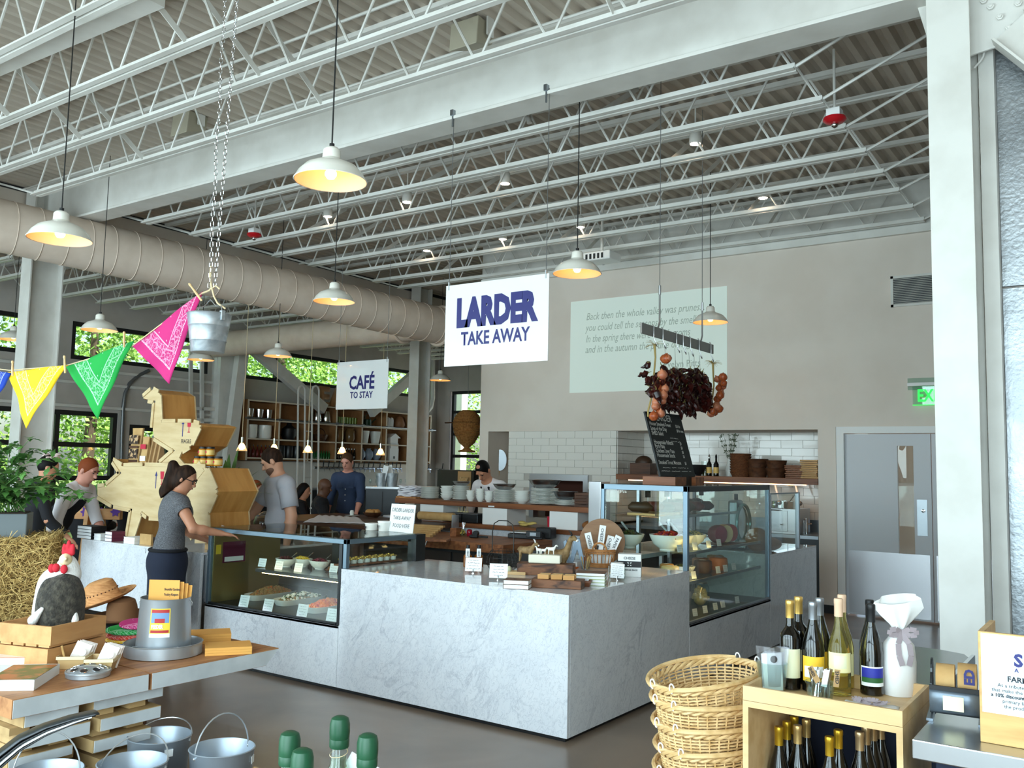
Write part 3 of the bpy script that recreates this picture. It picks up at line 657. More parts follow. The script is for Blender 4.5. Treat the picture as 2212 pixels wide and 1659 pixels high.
def ovalplat(L,W,h,th=.008):
 b=MB();n=40
 def ring(s,z):return[V((math.copysign(abs(math.cos(a))**.55,math.cos(a))*L*s/2,math.copysign(abs(math.sin(a))**.55,math.sin(a))*(W/2-(1-s)*L/2),z))for a in[2*PI*k/n for k in range(n)]]
 rg=[ring(.9,0),ring(.93,h*.3),ring(.98,h*.75),ring(1,h),ring(.985,h),ring(.95,h*.6),ring(.9,h*.35)]
 for r in rg:b.v+=r
 for i in range(len(rg)-1):b.f+=[(i*n+k,i*n+(k+1)%n,(i+1)*n+(k+1)%n,(i+1)*n+k)for k in range(n)]
 b.f+=[tuple(range(n))[::-1],tuple(range((len(rg)-1)*n,len(rg)*n))]
 return b
def spoon(parent,a,d,m='chrome'):
 a,d=V(a),V(d);MB().tube([a,a+d*.6,a+d],[.003,.003,.005],6).build('serving_spoon',m,parent,smooth=True)
FC=dict(grain=(150,112,62),grain2=(176,134,78),carrot=(206,96,34),carrot2=(226,130,56),mozz=(240,238,226),herb=(58,84,34),beet=(92,16,34),beet2=(128,22,48),corn=(232,188,48),dark=(46,52,26),brownie=(66,44,28),olive=(96,88,40),tomato=(176,44,28),gold=(220,186,92),cured=(110,48,36),rind=(196,142,78),cheese=(232,208,150),bread=(150,96,52))
for k,c in FC.items():mat('food_'+k,c,.5)
F=lambda*k:[MATS['food_'+x]for x in k]
# ================================================================ low display case (left)
X0,X1,Y1,Z0,Z1=-3.65,-2.03,.79,.485,1.13
t=thing('display_case','low glass deli case with blue-grey frame set into the marble counter','display case',(-2.84,.4,Z0))
g=.035
bx('frame_post',X0,X0+g,.0,g,Z0,Z1,'case_frame',t);bx('frame_post',X1+.01-g,X1+.01,.0,g,Z0,Z1-g,'dark_steel',t);bx('frame_post',X1+.02,X1+.055,0,g,HC+.002,Z1,'case_frame',t)
bx('top_rail',X0+g,X1+.055,0,g,Z1-g,Z1,'case_frame',t);bx('top_rail',X1+.02,X1+.055,g,Y1,Z1-g,Z1,'case_frame',t);bx('top_rail',X0,X0+g,g,Y1,Z1-g,Z1,'case_frame',t)
bx('rear_post',X1-.03,X1+.06,Y1,Y1+.12,HC+.002,Z1,'dark_steel',t);bx('rear_post',-2.9,-2.82,Y1-.05,Y1,Z0,Z1-.06,'dark_steel',t);bx('rear_rail',X0,X1,Y1-.03,Y1+.02,Z1-.06,Z1-.001,'dark_steel',t);bx('rear_rail',X0,X1,Y1-.03,Y1,Z0,Z0+.1,'dark_steel',t)
bx('sill',X0+g,X1-g,.002,.03,Z0,Z0+.018,'dark_steel',t);bx('floor_pan',X0+.03,X1-.03,.03,Y1-.03,Z0,Z0+.008,'dark_steel',t)
bx('front_pane',X0+g,X1-.03,.012,.018,Z0+.018,Z1-g,'case_glass',t,0);bx('side_pane',X1+.03,X1+.036,g,Y1,HC+.002,Z1-g,'case_glass',t,0);bx('top_pane',X0+.01,X1+.05,.005,Y1,Z1,Z1+.008,'case_glass',t,0)
bx('inner_side',X0+.03,X0+.045,.03,Y1-.03,Z0,Z1-g,mat('brass_steel',(178,160,110),.3,.8),t);bx('outer_side',X0-.05,X0,.03,Y1,Z0,Z1-.2,'stainless',t)
bx('shelf_pane',-3.12,X1-.04,.1,.62,.805,.815,'case_glass',t,0);bx('shelf_rail',-3.12,X1-.04,.085,.1,.79,.815,'dark_steel',t);bx('light_tube',-3.05,X1-.06,.1,.118,.782,.79,mat('case_led',(255,224,160),.5,emit=18,ecol=(255,214,140)),t,0)
bx('shelf_bracket',-2.42,-2.38,.3,.7,.76,.8,'dull_steel',t)
bx('notice',X0+.047,X0+.049,.12,.36,.82,1.0,mat('maroon',(96,30,56),.6),t,0);bx('notice_table',X0+.049,X0+.05,.14,.34,.83,.87,'paper',t,0);bx('sticker',X0+.047,X0+.049,.05,.1,.9,.98,mat('yellow_card',(232,200,60),.6),t,0)
# food inside
def platter(name,px,py,L,mats,n,sz,h,label,seed):
 c=OZ(px,py,Z0+.01);t=thing(name,label,'platter',c,PI/2)
 ovalplat(L,.22,.05).build('dish','ceramic',t,smooth=True,world=False)
 for i,(mm,nn,s_)in enumerate(zip(mats,n,sz)):heap('food',t,c+V((0,0,.04)),.085,L*.42,h,F(*mm),nn,s_,seed+i,base=i==0)
platter('grain_platter',585,1291,.52,[('grain','grain2'),('carrot',)],[600,60],[.011,.010],.06,'long white platter of brown grain salad in the low case',1)
platter('mozzarella_platter',648,1302,.52,[('grain','herb'),('mozz',),('herb',)],[120,90,70],[.012,.018,.011],.045,'long white platter of white mozzarella and herbs in the low case',5)
platter('carrot_platter',708,1318,.46,[('carrot','carrot2'),('tomato',)],[300,60],[.018,.016],.045,'long white platter of orange roasted carrots in the low case',9)
c=OZ(738,1310,Z0+.01);t=thing('greens_bowl','bowl of dark greens at the end of the low case by the marble','bowl',c+V((-.05,.1,0)));MB().lathe(bowlprof(.08,.05),24).build('dish','ceramic',t,smooth=True,world=False);heap('food',t,t.location+V((0,0,.035)),.07,.07,.05,F('dark','herb'),90,.013,3)
for i,(px,py,mm,lb)in enumerate(((617,1224,('beet','brownie'),'dark roasted beets'),(652,1224,('corn','corn','gold'),'yellow corn salad'),(690,1229,('beet2','beet'),'crimson beet salad'))):
 c=OZ(px,py,.816);t=thing('salad_bowl','oval white bowl of %s on the low case shelf'%lb,'bowl',c)
 MB().lathe(bowlprof(.105,.07),28,sx=1,sy=.72).build('dish','ceramic',t,smooth=True,world=False)
 heap('food',t,c+V((0,0,.052)),.09,.062,.035,F(*mm),150,.010,20+i);spoon(t,c+V((.02,.01,.06)),(.05,.05,.06))
c=OZ(722,1233,.816);t=thing('tart_plate','small wooden plate with a tart on the low case shelf','plate',c);MB().lathe([(.05,0),(.075,.012),(.07,.014),(0,.01)],24).build('plate','cherry',t,smooth=True,world=False);MB().lathe([(.05,.014),(.055,.03),(.045,.034),(0,.032)],20).build('tart','food_bread',t,smooth=True,world=False)
for i,(px,py,nm)in enumerate(((525,1311,'by the grain salad'),(577,1320,'by the mozzarella platter'),(651,1332,'by the carrot platter'),(715,1342,'by the bowl of dark greens'))):
 card('price_card',OZ(px,py,Z0+.018),.105,.095,.1,'hand-lettered dish card standing on the case floor '+nm,'dish cards in the low case',lines=4,seed=i+1)
for i,(px,py,nm)in enumerate(((577,1223,'beside the dark beets'),(613,1229,'in front of the dark beets'),(655,1234,'in front of the corn salad'),(731,1235,'in front of the tart plate'))):
 card('price_card',OZ(px,py,.816)+V((0,-.06,0)),.085,.07,.1,'hand-lettered dish card on the case shelf '+nm,'dish cards in the low case',lines=3,seed=i+9)
gj=None
for r in range(2):
 for k in range(8):
  c=V((-2.14+.05*r,.12+k*.075,.93));
  if gj is None:
   gj=thing('foil_jar','small pot with crinkled gold foil lid in the row at the case end','jar',c,0,'gold-lidded pots in the low case')
   MB().lathe([(.024,0),(.027,.03)],14,c).build('pot','ceramic',gj,smooth=True);heap('foil_lid',gj,c+V((0,0,.03)),.028,.028,.012,[mat('gold_foil',(226,190,96),.25,1)],16,.009,2)
  else:dup(gj,c)
bx('jar_rack',-2.18,-2.05,.07,.72,.915,.929,'cherry',MATS and bpy.data.objects['display_case'])
# things on the case
def tub(px,py,r,h,label,tx):
 c=OZ(px,py,Z1+.009);t=thing('deli_tub',label,'tub',c);MB().lathe([(r*.86,0),(r*.98,h*.86)],28).build('tub',mat('tub_white',(226,226,220),.3),t,smooth=True,world=False);MB().lathe([(r*1.03,h*.86),(r*1.03,h),(r*.95,h),(0,h*.97)],28).build('lid','white',t,smooth=True,world=False)
 xd=rotz(-.55)@V((1,0,0));text('lettering',tx,h*.45,MATS['ink'],t,c+V((0,0,h*.25))+xd.cross(V((0,0,1)))*r*.98,xd,(0,0,1),xs=.9,bold=.001,align='CENTER')
tub(803,1145,.06,.06,'short white deli tub with black lettering on the low case','1/2 PINT');tub(830,1147,.056,.085,'taller white deli tub with black lettering on the low case','PINT')
a,b_=OZ(838,1148,Z1+.009),OZ(893,1152,Z1+.009)
card('order_sign',(a+b_)/2,.3,.235,-.1,'white acrylic notice reading order larder take-away food here',lean=.12,tx=['ORDER LARDER','TAKE-AWAY','FOOD HERE'],thick=.006)
# ================================================================ tall display case (right)
X0,X1,YA,YE,Z0,Z1=-.79,0,1.80,3.72,.49,1.58
t=thing('tall_display_case','tall glass deli case with steel-blue frame standing in the marble counter','display case',(-.4,2.76,Z0));g=.04
bx('frame_post',X0,X0+.03,YA,YA+g,HC+.002,Z1,'case_frame',t);bx('frame_post',X1-g,X1-.002,YA,YA+g,HC+.002,Z1,'case_frame',t);bx('frame_post',X1-g,X1-.002,YE-.02,YE+.02,Z0,Z1,'case_frame',t);bx('frame_post',X0,X0+.03,YE-.03,YE,Z0,Z1,'dark_steel',t);bx('frame_post',-.02,-.002,YE+.02,YE+.04,Z0,HC,'stainless',t)
bx('top_rail',X0,X1-.002,YA,YA+g,Z1-.045,Z1,'case_frame',t);bx('top_rail',X1-g,X1-.002,YA+g,YE,Z1-.045,Z1,'dark_steel',t);bx('top_rail',X0,X0+g,YA+g,YE,Z1-.045,Z1,'dark_steel',t);bx('top_sheet',X0+g,X1-g,YA+g,YE,Z1-.012,Z1,'case_glass',t,0)
bx('front_pane',X0+.03,X1-g,YA+.01,YA+.016,HC+.002,Z1-.045,'case_glass',t,0);bx('side_pane',-.016,-.01,YA+.045,YE-.02,Z0,Z1-.045,'case_glass',t,0)
bx('sill',-.025,-.002,YA+.04,YE-.02,Z0,Z0+.02,'dull_steel',t);bx('floor_pan',X0+.02,-.03,YA+.05,YE-.03,Z0,Z0+.01,'dark_steel',t);bx('end_wall',X0,X1-.04,YE-.02,YE-.012,Z0,Z1-.045,'case_glass',t)
for z in(.80,1.035,1.31):
 xa=X0+.04 if z<1.3 else X0+.08;xb=-.06 if z<1.3 else-.28
 bx('shelf_pane',xa,xb,YA+.06,YE-.12,z,z+.01,'case_glass',t,0);bx('shelf_rail',xb,xb+.012,YA+.06,YE-.12,z-.012,z+.012,'dull_steel',t)
 if z<1.3:bx('light_tube',xb-.02,xb,YA+.1,YA+.75,z-.012,z-.002,'case_led',t,0)
for y in(2.45,3.1):bx('rear_post',X0,X0+.03,y,y+.04,Z0,Z1-.05,'dull_steel',t)
def fbowl(loc,r,h,mm,label,n=150,sz=.016,sp=True,seed=0):
 c=V(loc);t=thing('salad_bowl',label,'bowl',c);MB().lathe(bowlprof(r,h,.42),32,caps=True).build('dish','ceramic',t,smooth=True,world=False)
 heap('food',t,c+V((0,0,h*.8)),r*.86,r*.86,h*.4,F(*mm),n,sz,seed)
 if sp:MB().tube([c+V((.02,0,h)),c+V((-.1,.06,h+.09))],.009,8).build('serving_spoon',mat('clear_plastic',(220,228,230),.15,trans=.5),t,smooth=True)
for i,(x,y,r,mm,lb)in enumerate(((-.62,1.98,.135,('herb','olive','dark'),'leafy greens nearest the cheese basket'),(-.27,2.0,.15,('tomato','beet2','carrot'),'red tomato salad'),(-.3,2.3,.13,('dark','olive'),'dark olive salad'),(-.3,2.58,.12,('herb','gold'),'green herb salad'))):
 fbowl((x,y,1.046),r,r*.85,mm,'white footed bowl of %s in the tall case'%lb,seed=40+i)
fbowl((-.3,2.42,.811),.09,.07,('herb','olive'),'white bowl of chopped herbs on the lower shelf of the tall case',80,.012,False,50)
def loaf(name,c,r,mm,label,cat,R=None,parent=None):
 t=thing(name,label,cat,V(c)-V((0,0,r[2])));o=MB().ell(V(c),r,16,10,R).build('body',F(mm)[0],t,smooth=True);return t
def half(name,c,r,skin,face,label,rz=0):
 # joint cut across, the cut face towards the customer side
 t=thing(name,label,'meat' if 'ham' in name else 'cheese',V(c)-V((0,0,r[2])),rz);b=MB().ell((0,0,r[2]),r,18,10);b.v=[V((min(p.x,r[0]*.35),p.y,p.z))for p in b.v]
 b.build('rind',skin,t,smooth=True,world=False);q=math.sqrt(1-.35**2)*.97
 MB().lathe([(1,0),(1,.004),(0,.005)],20,(r[0]*.35,0,r[2]),frame(V((1,0,0)))@Matrix.Diagonal((r[1]*q,r[2]*q,1))).build('cut_face',face,t,world=False)
for i,(y,sk,fc,lb)in enumerate(((2.92,'food_cured','food_beet2','cured ham half with dark red cut face'),(3.06,'food_rind','food_cheese','yellow cheese half with pale cut face'),(3.18,'food_cured','food_tomato','small salami half with red cut face'))):
 half('ham_half' if i!=1 else 'cheese_half',(-.2,y,1.135),(.12,.075,.085),sk,fc,lb+' on the tall case shelf',-.5)
o=bx('cutting_board',-.34,-.07,2.84,3.28,1.046,1.05,'cherry',None);tag(o,'thin cherry board under the cut hams in the tall case','board')
for i,(y,rr_,lb)in enumerate(((1.95,.075,'rindless white'),(2.1,.06,'mottled brown'),(2.62,.08,'dark cloth-bound'),(2.8,.075,'amber washed-rind'),(2.97,.085,'tall orange'),(3.15,.08,'tall pale brown'))):
 t=thing('cheese_round','%s cheese wheel wrapped in film on the lower shelf of the tall case'%lb,'cheese',(-.22-.1*(i%2),y,.811))
 MB().lathe([(rr_*.9,0),(rr_,.015),(rr_*1.02,.06),(rr_*.96,.105),(rr_*.8,.112),(0,.112)],24).build('wheel',F(['cheese','rind','brownie','bread','carrot2','grain2'][i])[0],t,smooth=True,world=False);MB().lathe([(rr_*.4,.1135),(0,.114)],16).build('label','paper',t,world=False)
t=thing('salami_board','wooden board of dark salamis and breads on the top shelf of the tall case','board',(-.5,2.5,1.321));MB().box(-.62,-.36,1.95,2.45,1.322,1.34).build('board','oak',t)
for i in range(7):
 y=1.98+i*.22;o=thing('salami','dark cured salami lying on the top shelf of the tall case','salami',(-.5,y,1.341 if y<2.4 else 1.322),0,'salamis in the tall case');z=.05
 MB().tube([(-.11,-.03,z*.9),(-.08,-.02,z),(.05,.02,z),(.09,.03,z*.9)],[.015,.042,.045,.012],12).build('casing',['food_brownie','food_cured'][i%2],o,smooth=True,world=False)
for i in range(4):
 o=thing('bread_loaf','small round dark loaf behind the salamis in the tall case','bread',(-.6,2.75+i*.2,1.322),0,'loaves in the tall case');MB().ell((0,0,.06),(.08,.09,.06),14,8).build('crust','food_brownie',o,smooth=True,world=False)
for i,(x,y,lb,m,r)in enumerate(((-.2,1.98,'jar of pink pickled radishes','food_tomato',.07),(-.3,2.75,'jar of pale pickled eggs','food_cheese',.08),(-.45,2.3,'jar of green olives','food_olive',.07))):
 o=thing('pickle_jar',lb+' on the floor of the tall case','jar',(x,y,.501));heap('contents',o,V((x,y,.57)),r*.8,r*.8,.1,[MATS[m]],30,.026,i);MB().lathe([(r,0),(r,.17),(r*.75,.2)],20,caps=False).build('jar','jar_glass',o,smooth=True,world=False);MB().lathe([(r*.8,.2),(r*.8,.215),(0,.216)],20).build('lid','dull_steel',o,smooth=True,world=False)
for z,ys,x,nm in((.515,(1.95,2.12,2.33,2.55,2.72,3.06),-.07,'floor of the tall case'),(.815,(2.14,2.66,2.83,3.03),-.09,'lower shelf of the tall case'),(1.05,(1.86,2.16,2.45,2.68),-.09,'middle shelf of the tall case')):
 for i,y in enumerate(ys):card('price_card',(x,y,z),.06,.06,PI/2-.25,'small typed price card standing on the '+nm,'price cards, '+nm,lean=.2,lines=3,seed=i+20)
for i in range(4):card('price_card',(-.5,2.1+i*.38,1.47),.07,.055,PI/2-.25,'dark little price tag rising behind the salamis in the tall case','dark price tags',lean=0,lines=0,m='dark_steel')
for i in range(4):
 y=2.1+i*.38;tag(MB().cyl((-.5,y,1.40),(-.5,y,1.472),.002,6).build('tag_pin','dull_steel'),'thin pin holding up a dark price tag in the tall case','pin','price tag pins')
# glass guard, slicer
t=thing('glass_guard','freestanding clear glass guard on the far marble counter','screen',(-.02,4.2,HC));bx('pane',-.03,-.022,3.76,4.66,HC+.02,1.49,'case_glass',t,0);bx('post',-.045,-.005,4.64,4.68,HC+.001,1.5,'dull_steel',t);bx('post',-.045,-.005,3.755,3.79,HC+.001,1.5,'dull_steel',t);bx('top_rail',-.04,-.01,3.79,4.64,1.488,1.5,'dull_steel',t)
bx('back_pane',-.75,-.74,3.78,4.66,HC+.001,1.5,'case_glass',t,0);bx('top_rail',-.76,-.73,3.78,4.66,1.488,1.505,'walnut',t)
t=thing('bread_basket','brown loaf wrapped behind the glass guard','bread',(-.2,3.95,HC));blobobj('loaf',[ellip((-.2,3.93,HC+.12),(.12,.1,.12),.03),ellip((-.17,4.14,HC+.07),(.14,.16,.07),.03)],.012,'food_bread',t)
c=OX(1606,1130,-.46);t=thing('meat_slicer','meat slicer with pale blue ring guard behind the tall case','slicer',(c.x,c.y,HC))
MB().tube([(c.x,c.y+.19*math.cos(a),c.z+.19*math.sin(a))for a in[2*PI*k/32 for k in range(32)]],.018,8,closed=True).build('blade_guard',mat('slicer_blue',(136,176,182),.25,.4),t,smooth=True);MB().lathe([(.17,0),(.17,.006),(0,.012)],32,(c.x-.02,c.y,c.z),frame(V((1,0,0)))).build('blade','chrome',t,smooth=True)
MB().box(c.x-.3,c.x+.1,c.y-.2,c.y+.25,HC+.001,.98).build('base','dull_steel',t,bev=.02);MB().box(c.x-.14,c.x-.03,c.y-.1,c.y+.1,.98,c.z+.24).build('motor_housing','dull_steel',t,bev=.03);MB().cyl((c.x-.08,c.y,c.z+.24),(c.x-.08,c.y,c.z+.3),.02,10).build('knob','black',t)
t=thing('slicer_table','steel work table standing behind the tall case','table',(-1.2,3.2,0));bx('top',-1.5,-.85,2.2,4.4,.88,.92,'stainless',t)
for x in(-1.45,-.9):
 for y in(2.25,4.35):bx('leg',x-.02,x+.02,y-.02,y+.02,0,.88,'stainless',t)
# chalkboard on wooden stand
t=thing('menu_chalkboard','leaning black chalkboard menu headed larder standing on the tall case','chalkboard',(-.36,2.25,1.581))
q=[OX(1395,890,-.46),OX(1472,890,-.46),OX(1501,1033,-.3),OX(1423,1030,-.3)]
tl=V((-.46,1.95,2.2));trr=V((-.46,2.66,2.21));bl=V((-.3,1.93,1.655));brr=V((-.3,2.64,1.655));nd=(brr-bl).cross(tl-bl).normalized()
MB().prism([bl,brr,trr,tl],-nd*.015).build('board',mat('slate',(38,40,40),.7,col2=(50,52,52),ns=3),t)
MB().box(-.5,-.2,2.0,2.22,1.581,1.65).build('foot_block','cherry',t);MB().box(-.5,-.2,2.42,2.6,1.581,1.65).build('foot_block','cherry',t);MB().box(-.46,-.24,2.22,2.42,1.581,1.66).build('slot_block','black',t)
xd=(brr-bl).normalized();yd=(tl-bl).normalized();ch=mat('chalk',(236,236,230),.9)
def cw(u,v,s,sz,xs=.8):text('chalk_writing',s,sz,ch,sub(t,'board'),bl+xd*(.7*u)+yd*((tl-bl).length*v),xd,yd,xs=xs,lift=.002,bold=.0006)
cw(.27,.875,'LARDER',.088,.95)
for v,a_,pr in((.79,'House Smoked Trout','$13 for one'),(.715,'Soup of the Day','$8 for one'),(.64,'SHED Salad',''),(.50,'Housemade Rillette','$9'),(.435,'Pork Pate','$8'),(.365,'Chicken Liver Pate','$8'),(.295,'Housemade Stock','$6'),(.185,'Smoked Trout Mousse','$8')):
 cw(.04,v,a_,.05,.95);cw(.78,v,pr,.038,.85)
text('chalk_writing','_____',.08,ch,t,bl+xd*.2+yd*.47,xd,yd,xs=1.2,lift=.002)
scribble(t,bl+xd*.03+yd*.03,xd,yd,.62,.06,2,ch,.0018,5);scribble(t,bl+xd*.36+yd*.3,xd,yd,.28,.06,2,ch,.0018,6)
# ================================================================ goods on the marble counter
def at(px,py,z=HC+.001):return OZ(px,py,z)
c=at(905,1206);t=thing('pen_glass','small glass of pens beside the low case','glass',c);MB().lathe([(.03,0),(.036,.08),(.033,.08),(.028,.006),(0,.005)],20).build('tumbler','jar_glass',t,smooth=True,world=False)
for i in range(7):
 a=i*.9;MB().cyl((.012*math.cos(a),.012*math.sin(a),.008),(.05*math.cos(a)+.03,.04*math.sin(a),.15),.004,6).build('pen',['white','chrome','food_carrot'][i%3],t,world=False)
for i,px in enumerate((1010,1034)):
 c=at(px,1226);t=thing('sauce_bottle',['amber sauce bottle with paper neck tag by the first card stand','amber sauce bottle with paper neck tag next to the egg basket'][i],'bottle',c)
 MB().box(-.03,.03,-.025,.025,0,.1).build('body',mat('amber',(150,84,22),.08,trans=.4),t,world=False,bev=.012);MB().lathe([(.026,.098),(.012,.12),(.012,.15)],14).build('neck',MATS['amber'],t,smooth=True,world=False);MB().lathe([(.014,.148),(.014,.175),(0,.176)],14).build('cap','black',t,smooth=True,world=False)
 MB().box(-.016,.016,-.032,-.03,.085,.15,rotz(.6)).build('neck_tag','paper',t,world=False);text('lettering','SHED',.018,MATS['ink'],t,c+rotz(.6)@V((.007,-.0325,.092)),(0,0,1),rotz(.6)@V((-1,0,0)),bold=.0004)
card('product_card',at(1022,1238),.125,.1,.45,'white product card on a chrome clip in front of the sauce bottles',lean=.2,lines=4,stand=True,seed=3)
card('product_card',at(1076,1253),.13,.1,.45,'white product card on a chrome clip in front of the wire egg basket',lean=.2,lines=4,stand=True,seed=4)
card('product_card',at(1190,1230),.12,.1,.4,'white product card leaning on the pale cheese block',lean=.2,lines=6,stand=True,seed=5)
card('product_card',at(1333,1253),.1,.1,.35,'white product card on a chrome clip in front of the granola jar',lean=.2,lines=6,stand=True,seed=6)
c=at(1085,1235);t=thing('wire_egg_basket','dark wire egg basket with a tall looped handle','basket',c);b=MB()
for z,r in((.0,.07),(.03,.105),(.07,.125),(.11,.12),(.145,.1),(.165,.085)):
 MB().tube([(r*math.cos(a),r*math.sin(a),z)for a in[2*PI*k/28 for k in range(28)]],.0016,5,closed=True).build('hoop',mat('dark_wire',(52,50,48),.4,.8),t,world=False)
for k in range(20):
 a=2*PI*k/20;MB().tube([(r*math.cos(a),r*math.sin(a),z)for z,r in((0,.07),(.03,.105),(.07,.125),(.11,.12),(.145,.1),(.165,.085))],.0012,4).build('rib_wire','dark_wire',t,world=False)
MB().tube([(.1,0,.14),(.1,0,.3),(.085,0,.36),(.04,0,.385),(-.04,0,.385),(-.085,0,.36),(-.1,0,.3),(-.1,0,.14)],.004,8).build('handle','dark_wire',t,smooth=True,world=False)
c=at(1115,1240);t=thing('egg_tray','pale wooden tray for eggs beside the wire basket','tray',c,.4);MB().box(-.08,.08,-.05,.05,0,.006).box(-.08,.08,-.05,-.044,.006,.022).box(-.08,.08,.044,.05,.006,.022).box(-.08,-.074,-.044,.044,.006,.022).box(.074,.08,-.044,.044,.006,.022).build('tray','birch',t,world=False)
for i,(dx,dy,m,lb)in enumerate(((-.055,.0,(206,204,168),'pale green'),(.035,-.005,(222,176,140),'light brown'),(.045,.02,(240,234,222),'white'))):
 p=c+rotz(.4)@V((dx,dy,.007));t=thing('egg',lb+' hen egg in the wooden tray','egg',p);MB().lathe([(0,0),(.014,.004),(.021,.018),(.02,.03),(.012,.046),(0,.052)],16).build('shell',mat('egg_%d'%i,m,.5),t,smooth=True,world=False)
def book(name,c,size,rz,cover,label,group=None,ttl=None,tm='ink',pages='paper',hard=False):
 t=thing(name,label,'book',c,rz,group);w_,d_,h_=size
 MB().box(-w_/2+.002,w_/2-.003,-d_/2+.003,d_/2-.003,.0015,h_-.0015).build('pages',pages,t,world=False);e=0
 MB().box(-w_/2,w_/2,-d_/2,d_/2,0,.0018).build('back_cover',cover,t,world=False);MB().box(-w_/2,w_/2,-d_/2,d_/2,h_-.0018,h_).build('front_cover',cover,t,world=False);MB().box(-w_/2-.001,-w_/2+.002,-d_/2,d_/2,0,h_).build('spine',cover,t,world=False)
 return t
c=at(1118,1270);mat('book_brown',(92,58,44),.5,col2=(140,100,70),ns=30)
for i in range(2):book('cookbook',c+V((0,0,i*.029)),(.17,.13,.028),.42,'book_brown',['brown paperback cookbook, lower one beside the cheese board','brown paperback cookbook, upper one beside the cheese board'][i])
# walnut log risers, cheese
def slab(name,px,py,size,rz,label,z=HC+.001,m='walnut'):
 c=OZ(px,py,z);t=thing(name,label,'board',c,rz);w_,d_,h_=size
 pts=[(-w_/2,-d_/2),(-w_/4,-d_/2-.008),(w_/4,-d_/2+.006),(w_/2,-d_/2),(w_/2+.008,0),(w_/2,d_/2),(0,d_/2+.006),(-w_/2,d_/2)]
 MB().prism([(x,y,0)for x,y in pts],(0,0,h_)).build('slab',m,t,world=False,bev=.004);return t
mat('live_edge',(128,82,52),.55,col2=(60,36,24),ns=7,stretch=(1,3,3),dist=.8)
rs=slab('log_riser',1180,1241,(.42,.16,.085),.42,'thick live-edge walnut riser under the pale cheese block',m='live_edge');cb=slab('cheese_board',1205,1268,(.34,.17,.055),.38,'live-edge walnut board holding cut cheese wedges',m='live_edge')
rt=rs.location+V((0,0,.086));R=rotz(.42)
o=thing('cheese_block','long pale block of cheese on the walnut riser','cheese',rt+R@V((-.01,0,0)),.42);MB().box(-.12,.12,-.05,.05,0,.062).build('block',mat('pale_cheese',(236,230,208),.4,trans=.05),o,world=False,bev=.008)
ct=cb.location+V((0,0,.0565));R2=rotz(.38);wn_=['by the board corner','behind the first wedge','in the board middle','behind the middle wedge','by the books','behind the wedge by the books']
for i in range(6):
 x=-.09+.085*(i//2);y=-.035+.06*(i%2);o=thing('cheese_wedge','wrapped yellow cheese wedge %s'%wn_[i],'cheese',ct+R2@V((x,y,0)),.38+.12*(i%3));MB().prism([(-.035,-.025,0),(-.035,.025,0),(-.035,.025,.028),(-.035,-.025,.028)],(.07,0,0)).build('paste','food_cheese',o,world=False,bev=.004);MB().box(-.037,.037,-.027,-.0255,0,.03).build('rind','food_rind',o,world=False)
def quadruped(name,c,s,rz,m,label,horns=False,neck=.35,horn_m='black',muzzle=None):
 t=thing(name,label,'figurine',c,rz);P=[]
 P+=[ellip((0,0,s*.52),(s*.36,s*.15,s*.17),.03*s),ellip((s*.2,0,s*.53),(s*.17,s*.155,s*.19),.03*s),ellip((-s*.22,0,s*.54),(s*.15,s*.14,s*.16),.03*s)]
 hx,hz=s*.46,s*(.6+neck);P+=[capsule((s*.28,0,s*.58),(hx-s*.03,0,hz),s*.11,s*.07,.04*s),ellip((hx+s*.04,0,hz+s*.02),(s*.1,s*.07,s*.075),.02*s),capsule((hx+s*.06,0,hz),(hx+s*.17,0,hz-s*.06),s*.055,s*.035,.02*s)]
 for sx in(1,-1):
  for sy in(1,-1):
   x=s*.23*sx;y=s*.08*sy;k=-.04*s if sx<0 else .01*s
   P+=[capsule((x,y,s*.45),(x+k*.3,y,s*.24),s*.07,s*.04,.02*s),capsule((x+k*.3,y,s*.24),(x+k,y,s*.03),s*.036,s*.034,.01*s)]
 P+=[capsule((-s*.34,0,s*.6),(-s*.42,0,s*.5),s*.03,s*.018,.02*s)]
 for sy in(1,-1):P.append(capsule((hx,s*.06*sy,hz+s*.05),(hx-s*.03,s*.16*sy,hz+s*.03),s*.025,s*.01,.01*s))
 blobobj('body',P,s*.028,m,t,world=False)
 if horns:
  for sy in(1,-1):MB().tube([(hx,s*.035*sy,hz+s*.07),(hx-s*.03,s*.05*sy,hz+s*.17),(hx-s*.1,s*.06*sy,hz+s*.24)],[s*.022,s*.016,s*.004],7).build('horn',horn_m,t,smooth=True,world=False)
 if muzzle:MB().ell((hx+s*.15,0,hz-s*.05),(s*.05,s*.042,s*.042),10,6).build('muzzle',muzzle,t,smooth=True,world=False)
 return t
mat('goat_brown',(150,122,82),.7,col2=(116,90,56),ns=30);mat('sheep_white',(240,238,228),.6)
quadruped('goat_figurine',rt+R@V((-.165,.03,0)),.165,.3,'goat_brown','brown goat figurine with white face on the walnut riser',True,.2,'white','white')
quadruped('goat_figurine',rt+R@V((.06,.1,0))-V((0,0,.086)),.26,.3,'goat_brown','tall brown goat figurine with dark upright horns behind the cheese block',True,.42,'black','white')
for i,dx in enumerate((-.05,-.015,.045)):quadruped('sheep_figurine',rt+R@V((dx-.01,.0,.063)),(.062,.058,.078)[i],.4+(2.6 if i==0 else 0),'sheep_white',['white sheep figurine facing away on the cheese block','small white lamb figurine between two sheep','largest white sheep figurine on the cheese block'][i],False,.25)
